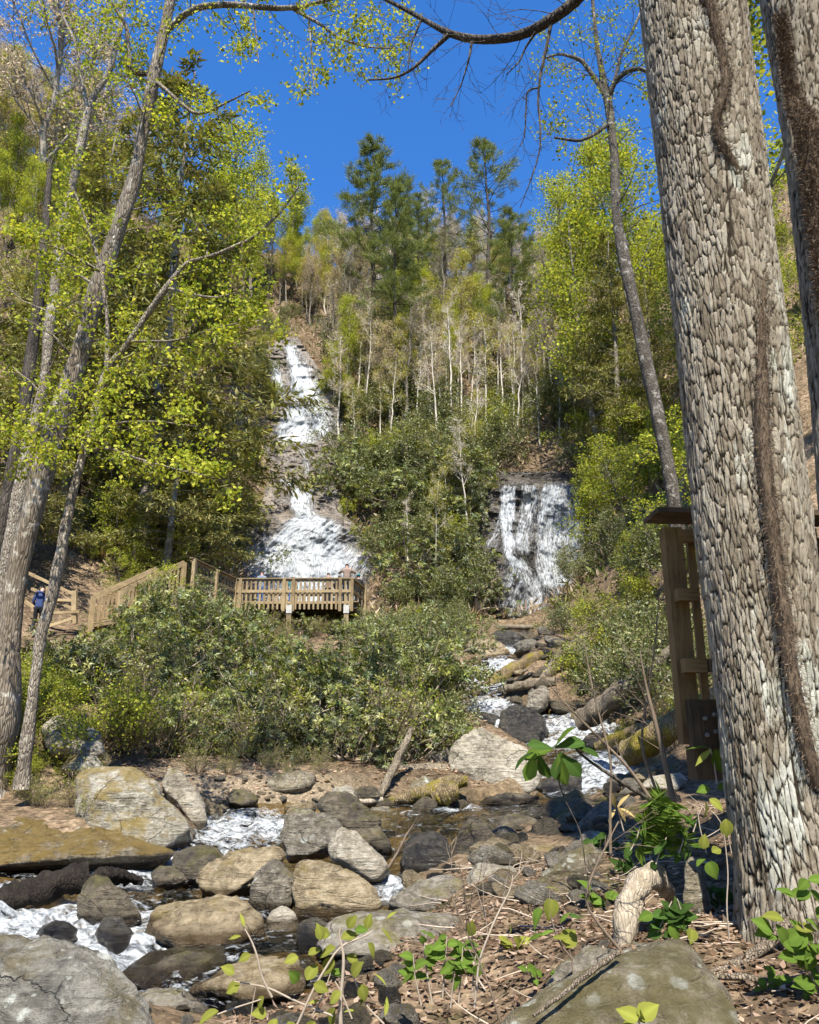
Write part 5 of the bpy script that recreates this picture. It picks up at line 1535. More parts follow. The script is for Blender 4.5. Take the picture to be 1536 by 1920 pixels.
# bare limb of the big tree across the top of the picture
P = Plant(205); rng = P.rng
lb = px_limb([(1262, -330, 5.2, 24), (1190, -150, 5.6, 16), (1085, 0, 6.0, 11), (1030, 40, 6.1, 10), (980, 68, 6.2, 9), (905, 76, 6.3, 8), (865, 70, 6.4, 7.5), (842, 64, 6.4, 6), (800, 40, 6.5, 4.5), (765, 20, 6.6, 4), (715, -5, 6.7, 3), (640, -40, 6.9, 2)], 40)
P.wood.append((lb[:, :3], lb[:, 3], 8))
for pts in ([(842, 66, 6.4, 5), (810, 95, 6.5, 4), (775, 130, 6.5, 3), (740, 148, 6.6, 2.2), (690, 150, 6.6, 1.6)], [(1035, 35, 6.1, 4), (1025, 90, 6.1, 3), (1012, 145, 6.1, 2.6), (1008, 165, 6.1, 2.4), (1010, 220, 6.1, 2), (1018, 260, 6.1, 1.7), (1010, 300, 6.1, 1.4), (975, 390, 6.1, 0.8)],
            [(1005, 60, 6.1, 3), (985, 90, 6.2, 2), (975, 115, 6.2, 1.6), (950, 140, 6.2, 1)], [(885, 78, 6.3, 3), (880, 110, 6.3, 2), (865, 160, 6.4, 1.2), (845, 200, 6.4, 0.8)],
            [(1070, 10, 6.0, 4), (1110, -20, 5.9, 3), (1140, -60, 5.8, 2)], [(790, 38, 6.5, 2.5), (770, 85, 6.5, 1.8), (765, 130, 6.5, 1)], [(1009, 165, 6.1, 2), (988, 168, 6.15, 1.8), (984, 260, 6.2, 1.2), (975, 275, 6.2, 0.7)]):
    q = px_limb(pts, 14)
    P.wood.append((q[:, :3], q[:, 3], 5))
    P.branch(q[:, :3], 0.008, 9, 0.2, (0.55, 0.25), (0.5, 1.0), 2, 3, 0.16, -0.02, 0.5, 4, False, 0, 0.0022)
P.branch(lb[12:, :3], 0.012, 24, 0.0, (0.7, 0.4), (0.5, 1.1), 2, 4, 0.16, 0.0, 0.5, 4, False, 0, 0.0025)
w = P.wood_mb(); local(w, big_tree.location); w.build('limb', M['bark_dark'], big_tree, smooth=True)

# hairy vine climbing the big trunk
M['vine'] = plain_mat('hairy_vine', (0.10, 0.074, 0.052), 0.95, 0.1, 0.6, 30, (1, 1, 0.3))
M['vine_hair'] = plain_mat('vine_hair', (0.15, 0.108, 0.075), 0.9, 0.1, 0.4, 20)
def on_trunk(path, px, py, lift):
    """point on the camera side of a trunk, seen at a pixel"""
    d = ray(px, py)
    z = np.interp(d[2] / d[1] * 5.0, path[:, 2], path[:, 2])
    c = np.array([np.interp(z, path[:, 2], path[:, i]) for i in (0, 1, 3)])
    for _ in range(6):
        Yc = c[1]
        p = d * (Yc / d[1])
        dx = np.clip(p[0] - c[0], -0.97 * (c[2] + lift), 0.97 * (c[2] + lift))
        Ys = c[1] - math.sqrt(max((c[2] + lift) ** 2 - dx ** 2, 1e-4))
        p = d * (Ys / d[1])
        c = np.array([np.interp(p[2], path[:, 2], path[:, i]) for i in (0, 1, 3)])
    return p
def vine(name, label, path, pix, seed, hair=7000, hl=0.04, mat='vine'):
    pts = np.array([[*on_trunk(path, px, py, 0.75 * r * mpp(5.2)), (0.62 if hl < 0.05 else 0.8) * r * mpp(5.2)] for px, py, r in pix])
    q = smooth_path(pts, 90)
    root = thing(name, label, 'vine', q[-1, :3])
    mb = MB(); mb.tube(q[:, :3], q[:, 3], 12, rough=0.28, seed=seed); local(mb, root.location)
    mb.build('stem', M[mat], root, smooth=True)
    rng = np.random.default_rng(seed)
    i = rng.integers(0, len(q), hair)
    a = rng.uniform(0, 6.28, hair)
    off = np.stack([np.cos(a), -np.abs(np.sin(a)) * 0.9, rng.normal(0, 0.3, hair)], -1)
    pos = q[i, :3] + unit(off) * (q[i, 3] * 0.9)[:, None] + rng.normal(0, 0.012, (hair, 3))
    hm = MB()
    leaf_quads(hm, rng, pos, unit(off + rng.normal(0, 0.5, (hair, 3))), hl, 0.09, np.full((hair, 3), 0.15), 0.25)
    local(hm, root.location)
    o = hm.build('root_hair', M['vine_hair'], root); o['kind'] = 'stuff'
    return root
tbs = smooth_path(tbpath, 200); tbs = tbs[np.argsort(tbs[:, 2])]
vine('hairy_vine', 'thick hairy brown vine winding up the nearest big trunk', tbs,
     [(1322, -20, 10), (1338, 40, 13), (1352, 95, 15), (1360, 150, 16), (1358, 178, 15), (1345, 205, 11), (1341, 235, 11), (1350, 265, 12), (1372, 300, 13), (1392, 345, 15), (1408, 395, 16), (1420, 440, 17), (1424, 520, 17), (1426, 620, 18), (1428, 740, 19), (1432, 860, 20), (1446, 980, 20), (1458, 1080, 20), (1470, 1170, 20), (1486, 1260, 21), (1500, 1350, 22), (1516, 1420, 22), (1536, 1470, 20)], 5)

# --- the second big trunk, at the right edge
tc = np.array([(1690, 1800, 6.6, 110), (1668, 1500, 6.6, 84), (1640, 1150, 6.6, 78), (1612, 850, 6.6, 76), (1584, 560, 6.6, 74), (1552, 280, 6.6, 73), (1515, 0, 6.6, 78), (1470, -300, 6.6, 76)], float)
tcp = at(tc[:, 0], tc[:, 1], tc[:, 2]); tcr = tc[:, 3] * np.array([mpp(Y, py) for Y, py in zip(tc[:, 2], tc[:, 1])])
tcpath = np.c_[tcp, tcr]
P, C = plated_trunk(tcpath, 360, 170, 50, (0.04, 0.16), 0.015, None, 9)
tree2 = thing('hardwood_tree', 'second big grey trunk leaning in at the right edge', 'tree', tcp[0])
mb = MB(); mb.grid(P, C, wrap=True); local(mb, tree2.location); mb.build('trunk', M['bark_big'], tree2, smooth=True)
crown_above(tree2, tcp[-1] - np.array([0, 0, 0.3]), tcr[-1], 9.0, 202, n=6, per=1, L=(2.6, 1.3), f0=0.4)
tcs = smooth_path(tcpath, 200); tcs = tcs[np.argsort(tcs[:, 2])]
vine('shaggy_vine', 'shaggy red brown vine clump on the trunk at the right edge', tcs,
     [(1462, 30, 10), (1470, 90, 13), (1476, 150, 15), (1484, 195, 20), (1500, 215, 30), (1512, 250, 34), (1516, 300, 34), (1522, 350, 33), (1528, 410, 28), (1536, 480, 22), (1548, 600, 16)], 6, 9000, 0.065)

# --- three slim trunks at the left
def slim_tree(name, label, limbs, bark, n_leaf, palette, seed, Lbr=(1.5, 0.6), n=20, leaf=0.075, per=4, f0=0.25, extra=(), levels=2, flat=0.3):
    P = Plant(seed); rng = P.rng
    base = None
    for i, pts in enumerate(limbs):
        q = px_limb(pts, max(14, len(pts) * 5))
        P.wood.append((q[:, :3], q[:, 3], 10 if i == 0 else 7))
        if base is None: base = q[0, :3].copy()
        if n_leaf:
            P.branch(q[:, :3], q[:, 3].mean() * 0.8, n_leaf if i == 0 else max(6, int(n_leaf * 0.8)), f0 if i == 0 else 0.15, Lbr, (0.7, 1.3), levels, 6, 0.15, 0.03, 0.4, 4, True, flat, 0.004)
    for pts, k in extra:
        q = px_limb(pts, 14)
        P.wood.append((q[:, :3], q[:, 3], 6))
        P.branch(q[:, :3], 0.02, k, 0.1, (0.85, 0.4), (0.6, 1.2), 2, 5, 0.15, 0.0, 0.5, 4, True, 0.45, 0.003)
    root = thing(name, label, 'tree', base)
    mbw = MB()
    for j, (pts, r, s) in enumerate(P.wood):
        mbw.tube(pts, r, s, cap=False, rough=0.16 if j < len(limbs) else 0.0, seed=j)
    local(mbw, root.location); mbw.build('trunk', M[bark], root, smooth=True)
    if P.sites:
        lv = leaves_at(P.sites, rng, per, 0.07, leaf, 0.8, palette, 0.2, 0.25); local(lv, root.location); lv.build('crown', M['leaf'], root)
    return root
M['bark_left'] = bark_mat('furrowed_bark', (0.11, 0.085, 0.06), (0.29, 0.245, 0.19), 1.0, 7, spots=(0.42, 0.39, 0.33), contrast=1.3)
slim_tree('hardwood_tree', 'tall leaning furrowed trunk, thickest of the left trees', [
    [(-40, 1500, 13.5, 50), (-10, 1360, 13.5, 40), (8, 1290, 13.5, 30), (14, 1200, 13.5, 24), (27, 1100, 13.5, 20), (58, 960, 13.5, 20), (97, 820, 13.5, 19), (145, 680, 13.5, 18), (178, 560, 13.4, 17), (206, 470, 13.3, 16), (237, 390, 13.2, 14), (256, 320, 13.2, 12), (270, 240, 13.1, 11.5), (284, 165, 13, 11), (303, 80, 13, 11), (320, 0, 12.9, 10), (345, -150, 12.8, 8)],
    [(312, 60, 13, 6), (340, 30, 12.9, 6), (375, 12, 12.8, 6), (430, 8, 12.7, 5.5), (520, 16, 12.5, 5), (560, 14, 12.4, 4), (630, -4, 12.3, 3)],
    [(548, 16, 12.5, 3.5), (600, 45, 12.3, 3), (640, 75, 12.2, 2.4), (700, 90, 12.1, 1.5), (745, 90, 12.0, 1)],
    [(284, 138, 13, 5), (260, 138, 13, 5), (244, 134, 12.9, 4.5), (241, 90, 12.9, 4), (238, 50, 12.8, 3.5), (210, 5, 12.8, 2.5)]],
    'bark_left', 22, YG, 301, (1.5, 0.7), leaf=0.07, per=5, f0=0.42, extra=[
    ([(475, 12, 12.6, 2), (480, 60, 12.5, 1.6), (485, 120, 12.5, 1)], 4), ([(580, 40, 12.4, 2), (585, 110, 12.4, 1.5), (590, 180, 12.4, 1)], 5), ([(290, 150, 13, 4), (370, 220, 12.5, 3), (430, 190, 12.2, 2), (470, 170, 12, 1)], 9)])
slim_tree('hardwood_tree', 'slim pale trunk forking high, left of the thick leaning one', [
    [(-50, 1500, 15, 20), (-20, 1330, 15, 16), (-4, 1180, 15, 13), (15, 1028, 15, 12), (47, 865, 15, 11), (70, 773, 15, 10), (84, 719, 15, 10), (92, 609, 15, 10), (106, 511, 15, 9.5), (119, 429, 15, 9), (131, 375, 15, 8), (156, 250, 15, 7), (167, 200, 15, 7), (182, 168, 15, 6), (204, 142, 15, 6), (221, 75, 15, 5), (235, 0, 15, 4)],
    [(165, 205, 15, 5), (152, 150, 15, 4), (146, 90, 15, 3.5), (118, 30, 15, 2.5), (100, -20, 15, 2)]],
    'bark_pale', 16, YG + GREEN[:2], 302, (1.7, 0.8), leaf=0.07, per=5, f0=0.4)
slim_tree('hardwood_tree', 'thin smooth trunk bending right into a long pale limb', [
    [(40, 1480, 12, 15), (52, 1370, 12, 12), (60, 1320, 12, 10), (75, 1200, 12, 10), (96, 1125, 12, 11), (125, 980, 12, 9), (145, 890, 12, 8), (167, 810, 12, 7.5), (186, 735, 12, 7), (203, 690, 12, 7), (245, 638, 11.9, 6.5), (277, 588, 11.8, 6), (312, 540, 11.7, 6), (348, 492, 11.6, 5), (400, 480, 11.5, 4), (475, 447, 11.3, 3), (530, 395, 11.2, 2), (560, 350, 11.1, 1.4)],
    [(200, 692, 12, 4), (202, 600, 12, 3.8), (190, 510, 12, 3.5), (168, 430, 12, 3), (140, 360, 12, 2)],
    [(148, 870, 12, 4), (160, 820, 11.8, 3.4), (150, 800, 11.6, 2.4), (90, 805, 11.4, 1.8), (30, 830, 11.2, 1)]],
    'bark_pale', 18, YG, 303, (1.2, 0.6), leaf=0.068, per=6, f0=0.42, extra=[
    ([(162, 845, 11.9, 3), (205, 838, 11.5, 2.6), (240, 855, 11.2, 2.2), (330, 880, 11, 1.6), (420, 900, 10.8, 1)], 14),
    ([(160, 815, 11.9, 2.5), (230, 790, 11.6, 2), (300, 790, 11.4, 1.5), (370, 800, 11.2, 1)], 8),
    ([(245, 640, 11.9, 3), (330, 640, 11.5, 2), (420, 610, 11.3, 1.5), (500, 600, 11.1, 1)], 10), ([(312, 540, 11.7, 3), (400, 560, 11.4, 2), (480, 540, 11.2, 1.3)], 9), ([(190, 510, 12, 3), (120, 470, 11.6, 2), (40, 440, 11.3, 1)], 9)])
slim_tree('hardwood_tree', 'dark thin trunk standing behind the pale forked one', [
    [(-30, 1200, 19, 14), (0, 1000, 19, 13), (30, 850, 19, 12), (55, 700, 19, 11), (72, 560, 19, 10), (85, 430, 19, 7), (95, 300, 19, 4)]], 'bark_dark', 10, GREEN + YG[:1], 304, (2.0, 1.0), leaf=0.11, per=2, f0=0.2)

M['bark_spot'] = bark_mat('spotted_bark', (0.05, 0.043, 0.034), (0.17, 0.145, 0.115), 1.2, 3, spots=(0.36, 0.33, 0.28))
# --- slender spotted tree right of the falls
slim_tree('hardwood_tree', 'slender dark spotted trunk right of the short waterfall, forked against the sky', [
    [(1275, 1010, 20, 13), (1262, 930, 20, 13), (1245, 830, 20, 13), (1217, 700, 20, 12), (1195, 600, 20, 12), (1172, 500, 20, 11), (1155, 400, 20, 9), (1153, 300, 20, 8), (1144, 215, 20, 7.5), (1136, 175, 20, 7), (1120, 90, 20, 4), (1112, 10, 20, 3), (1108, -60, 20, 2)],
    [(1140, 180, 20, 6), (1155, 150, 19.8, 5), (1178, 132, 19.6, 4.5), (1200, 128, 19.5, 4), (1226, 140, 19.4, 3)],
    [(1138, 185, 20, 5), (1118, 150, 20, 4.5), (1090, 112, 20, 4), (1050, 100, 20, 2.5), (1020, 110, 20, 1.5)],
    [(1146, 230, 20, 4), (1110, 255, 19.6, 3.5), (1085, 265, 19.4, 3), (1040, 258, 19.2, 2)],
    [(1142, 195, 20, 4), (1165, 100, 20, 3), (1195, 40, 20, 2.5), (1215, -20, 20, 2)]],
    'bark_spot', 18, GREEN + YG[:1], 305, (2.2, 1.0), leaf=0.09, per=2, f0=0.45, flat=0.1)

# trees that stand behind the camera and dapple the near bank
for (x, y, k, s, lab) in [(5.4, -5.2, 'green3', 0.95, 'tall green tree standing behind the viewpoint at the right'), (7.5, -1.0, 'green3', 0.85, 'green tree standing right of the viewpoint')]:
    place(k, (x, y, gz(x, y) - 0.1), s, 1.3 * x, lab)
for i in range(26):                                   # the wood goes on behind the viewpoint
    r = 13 + 5.5 * (i % 3) + (i * 7 % 5)
    a2 = math.radians(178 + i * 184 / 25.0)
    x, y = r * math.cos(a2) * 1.15, r * math.sin(a2) - 3
    place(['green3', 'hem1', 'green2'][i % 3], (x, y, gz(x, y) - 0.2), 0.9 + 0.05 * (i % 4), i * 1.7, 'tree of the wood behind the viewpoint', 'trees behind the viewpoint')
# ================================================================ timber structures
M['wood'] = wood_mat('weathered_pine', (0.13, 0.092, 0.05), (0.33, 0.25, 0.14))
M['wood_light'] = wood_mat('pale_pine', (0.19, 0.135, 0.07), (0.42, 0.32, 0.18))
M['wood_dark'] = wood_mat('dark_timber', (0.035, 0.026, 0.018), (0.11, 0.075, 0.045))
M['wood_brown'] = wood_mat('brown_timber', (0.11, 0.068, 0.03), (0.24, 0.155, 0.072))
M['concrete'] = plain_mat('pale_footing', (0.42, 0.41, 0.37), 0.9, 0.1, 0.2)
M['metal'] = plain_mat('bolt_metal', (0.17, 0.15, 0.13), 0.5, 0.5, 0.2)

def bevel_mesh(name, size, mat, bev=0.004):
    b = MB(); b.box((0, 0, 0), size)
    return b.mesh(name, M[mat])
def beam(name, a, b, w, h, mat, parent, roll_up=(0, 0, 1)):
    """a straight board from a to b, w wide sideways, h high"""
    a = np.asarray(a, float); b = np.asarray(b, float)
    d = b - a; L = np.linalg.norm(d); z = d / L
    up = np.asarray(roll_up, float)
    x = np.cross(up, z); 
    if np.linalg.norm(x) < 1e-3: x = np.array([1.0, 0, 0])
    x /= np.linalg.norm(x); y = np.cross(z, x)
    key = (round(w, 3), round(h, 3), round(L, 2), mat)
    if key not in BEAMS:
        BEAMS[key] = bevel_mesh('board', (w, h, L), mat)
    o = link(name, BEAMS[key], parent)
    loc = (a + b) / 2
    pp = parent
    while pp is not None:
        loc = loc - np.array(pp.location); pp = pp.parent
    o.matrix_local = Matrix(((x[0], y[0], z[0], loc[0]), (x[1], y[1], z[1], loc[1]), (x[2], y[2], z[2], loc[2]), (0, 0, 0, 1)))
    return o
BEAMS = {}
RAIL_NAME = 'railing'

def with_z(px, py, z):
    d = ray(px, py)
    return d * (z / d[2])

def railing(parent, A, B, ztop, zmid, zbot, nbal, mat='wood', posts=(0, 1), inset=0.0, bal_w=0.085):
    A = np.array(A[:2]); B = np.array(B[:2])
    n = B - A; L = np.linalg.norm(n); n /= L
    out = np.array([n[1], -n[0]])
    parent = link(RAIL_NAME, None, parent)
    P3 = lambda t, z, o=0.0: np.array([*(A + n * L * t + out * o), z])
    beam('top_rail', P3(-0.01, ztop + 0.02), P3(1.01, ztop + 0.02), 0.15, 0.045, mat, parent)
    beam('upper_rail', P3(0, ztop - 0.07, -0.03), P3(1, ztop - 0.07, -0.03), 0.045, 0.10, mat, parent)
    beam('middle_rail', P3(0, zmid, 0.03), P3(1, zmid, 0.03), 0.045, 0.12, mat, parent)
    beam('lower_rail', P3(0, zbot + 0.30, -0.03), P3(1, zbot + 0.30, -0.03), 0.045, 0.10, mat, parent)
    for t in posts:
        beam('post', P3(t, zbot - 0.1, 0.075), P3(t, ztop - 0.01, 0.075), 0.13, 0.13, mat, parent, (*out, 0))
    for i in range(nbal):
        t = (i + 0.5) / nbal
        beam('baluster', P3(t, zbot, 0.0), P3(t, ztop - 0.01, 0.0), bal_w, 0.035, mat, parent, (*out, 0))

# --- viewing deck under the tall waterfall
YD = 34.0
zt, zm, zf, zb = z_at(550, 1086, YD), z_at(550, 1109, YD), z_at(550, 1128, YD), z_at(550, 1143, YD)
A = with_z(443, 1086, zt); A = np.array([A[0], A[1]])
A = at(443, 1086, YD)[:2]; B = at(661, 1083, YD - 0.1)[:2]; C = at(683, 1091, 36.3)[:2]; D_ = with_z(360, 1047, zt)[:2]
deck = thing('viewing_deck', 'wooden viewing deck with slatted railing in front of the tall waterfall', 'deck', (*((A + B) / 2), zb))
railing(deck, A, B, zt, zm, zb, 26, 'wood', (0.0, 0.045, 0.42, 0.50, 0.90, 1.0))
railing(deck, B, C, zt, zm, zb, 6, 'wood', (0.97,))
railing(deck, D_, A, zt, zm, zb, 13, 'wood', (0.02, 0.5))
Bk = np.array([A[0] - 0.3, 37.6]); Ck = np.array([C[0], 37.6])
railing(deck, Bk, Ck, zt, zm, zb, 22, 'wood', (0.0, 0.33, 0.66, 1.0))
nb = 26
for i in range(nb):                                     # floor boards
    y = 33.98 + (37.5 - 33.98) * (i + 0.5) / nb
    beam('floor_board', (A[0] - 0.3, y, zf), (C[0] - 0.1, y, zf), 0.128, 0.04, 'wood', deck)
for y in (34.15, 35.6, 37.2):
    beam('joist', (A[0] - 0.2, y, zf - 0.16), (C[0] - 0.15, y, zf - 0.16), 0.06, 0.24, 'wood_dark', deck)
for px in (543, 650):
    p = at(px, 1135, YD - 0.2)
    beam('support_post', (p[0], YD - 0.22, gz(p[0], YD) - 0.3), (p[0], YD - 0.22, zb + 0.12), 0.2, 0.16, 'wood', deck, (0, 1, 0))
    beam('post_cap', (p[0], YD - 0.235, zb - 0.2), (p[0], YD - 0.235, zb + 0.16), 0.24, 0.19, 'concrete', deck, (0, 1, 0))
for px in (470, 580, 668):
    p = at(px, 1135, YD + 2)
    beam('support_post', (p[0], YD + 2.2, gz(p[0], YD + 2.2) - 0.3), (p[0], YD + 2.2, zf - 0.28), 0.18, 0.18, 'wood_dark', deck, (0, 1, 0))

# --- stairs up to the deck
s0 = at(205, 1165, 29.0); 
stair = thing('wooden_stair', 'wooden stair with slatted side rails climbing to the deck', 'stair', (s0[0], 29.0, s0[2] - 0.2))
dirn = np.array([0.62, 0.78, 0.0]); side = np.array([0.78, -0.62, 0.0])
wS = 1.75
for i in range(9):
    c = s0 + dirn * (0.28 * i) + np.array([0, 0, 0.175 * i])
    beam('tread', c - side * wS / 2, c + side * wS / 2, 0.30, 0.05, 'wood_light', stair)
    beam('riser', c - side * wS / 2 - dirn * 0.13 - np.array([0, 0, 0.09]), c + side * wS / 2 - dirn * 0.13 - np.array([0, 0, 0.09]), 0.02, 0.13, 'wood', stair)
for sgn in (-1, 1):
    sr = link('side_rail', None, stair)
    e = s0 + side * sgn * (wS / 2 + 0.06)
    f = e + dirn * 2.4 + np.array([0, 0, 1.5])
    beam('newel_post', e - dirn * 0.2 - np.array([0, 0, 0.35]), e - dirn * 0.2 + np.array([0, 0, 1.0]), 0.14, 0.14, 'wood_light', sr, (*side[:2], 0))
    beam('newel_post', f - np.array([0, 0, 0.4]), f + np.array([0, 0, 1.0]), 0.14, 0.14, 'wood_light', sr, (*side[:2], 0))
    beam('hand_rail', e - dirn * 0.2 + np.array([0, 0, 0.95]), f + np.array([0, 0, 0.98]), 0.05, 0.2, 'wood_light', sr)
    beam('stringer', e - np.array([0, 0, 0.2]), f - np.array([0, 0, 0.15]), 0.05, 0.26, 'wood', sr)
    for i in range(14):
        q = e + (f - e) * (i + 0.5) / 14
        beam('baluster', q - np.array([0, 0, 0.12]), q + np.array([0, 0, 0.9]), 0.085, 0.035, 'wood_light', sr, (*side[:2], 0))
# --- split rail fence beside the walker
fence = thing('split_rail_fence', 'rough split rail fence between the walking person and the stair', 'fence', at(140, 1166, 28.8))
def fp(px, py, Y): return at(px, py, Y)
for (px, p0, p1) in ((140, 1170, 1108), (92, 1165, 1100)):
    beam('post', fp(px, p0, 28.9), fp(px, p1, 28.9), 0.17, 0.17, 'wood_light', fence, (0, 1, 0))
for (a, b) in (((48, 1072, 29.6), (138, 1114, 28.95)), ((88, 1124, 29.0), (140, 1126, 28.9)), ((60, 1104, 29.4), (138, 1142, 28.9)), ((90, 1150, 28.9), (150, 1147, 28.8)), ((92, 1174, 28.6), (135, 1160, 28.8)), ((48, 1128, 29.4), (92, 1160, 28.95))):
    beam('rail', fp(*a), fp(*b), 0.10, 0.10, 'wood_light', fence)

# --- timber platform corner behind the big trunk
YP = 6.5
pl = thing('timber_platform', 'brown timber platform corner with railing behind the big trunk', 'platform', at(1320, 1455, YP))
def vp(px, y0, y1, Y, w, d, mat, nm='post'):
    a = at(px, y0, Y); b = a.copy(); k = at(px, y1, Y); b[2] = k[2]
    return beam(nm, b, a, w, d, mat, pl, (0, 1, 0))
vp(1257, 992, 1396, YP, 0.15, 0.14, 'wood_brown')
vp(1330, 985, 1452, 6.25, 0.13, 0.14, 'wood_brown')
vp(1292, 1000, 1315, YP + 0.12, 0.06, 0.05, 'wood_brown', 'baluster')
vp(1312, 1000, 1310, YP + 1.2, 0.035, 0.05, 'wood_light', 'baluster')
def hb(px0, px1, py, Y, h, d, mat, nm):
    a = at(px0, py, Y); b = at(px1, py, Y); b[2] = a[2]
    return beam(nm, a, b, d, h, mat, pl)
hb(1268, 1308, 1116, YP - 0.13, 0.10, 0.11, 'wood_brown', 'rail_end')
hb(1281, 1322, 1248, YP - 0.15, 0.11, 0.11, 'wood_brown', 'rail_end')
hb(1270, 1320, 1005, YP - 0.05, 0.10, 0.06, 'wood_brown', 'rail_end')
zc = z_at(1262, 978, YP)
for k_, y0 in enumerate((YP - 0.20, YP + 0.0)):
    p = at(1214, 972, YP)
    beam('cap_board', (p[0], y0, zc + 0.025 + 0.003 * k_), (3.6, y0 + 0.12, zc + 0.025 + 0.003 * k_), 0.19, 0.04, 'wood_dark', pl)
a = at(1292, 1360, YP - 0.09)
beam('block', (a[0], YP - 0.09, z_at(1310, 1402, YP)), (a[0] + 0.12, YP - 0.09, z_at(1310, 1402, YP)), 0.14, 0.02, 'wood_dark', pl)
vp(1316, 1312, 1402, YP - 0.12, 0.23, 0.10, 'wood_dark', 'block')
vp(1322, 1400, 1462, YP - 0.02, 0.24, 0.20, 'wood_dark', 'footing_post')
for (px, py) in ((1323, 1347), (1327, 1378), (1341, 1340), (1344, 1372)):
    b = MB(); p = at(px, py, YP - 0.20)
    b.tube([p + np.array([0, 0.02, 0]), p, p - np.array([0, 0.012, 0])], [0.018, 0.018, 0.012], 10); local(b, pl.location)
    b.build('bolt', M['metal'], pl)
for (py, h) in ((1116, 0.1), (1248, 0.1), (1000, 0.1)):         # rails that run on behind the trunk
    a = at(1330, py, 6.3)
    beam('rail', a, (4.2, 6.9, a[2]), 0.05, h, 'wood_dark', pl)
for i in range(9):
    x = 3.0 + i * 0.14
    beam('baluster', (x, 6.75, z_at(1330, 1250, 6.3)), (x, 6.75, zc), 0.05, 0.05, 'wood_dark', pl, (0, 1, 0))

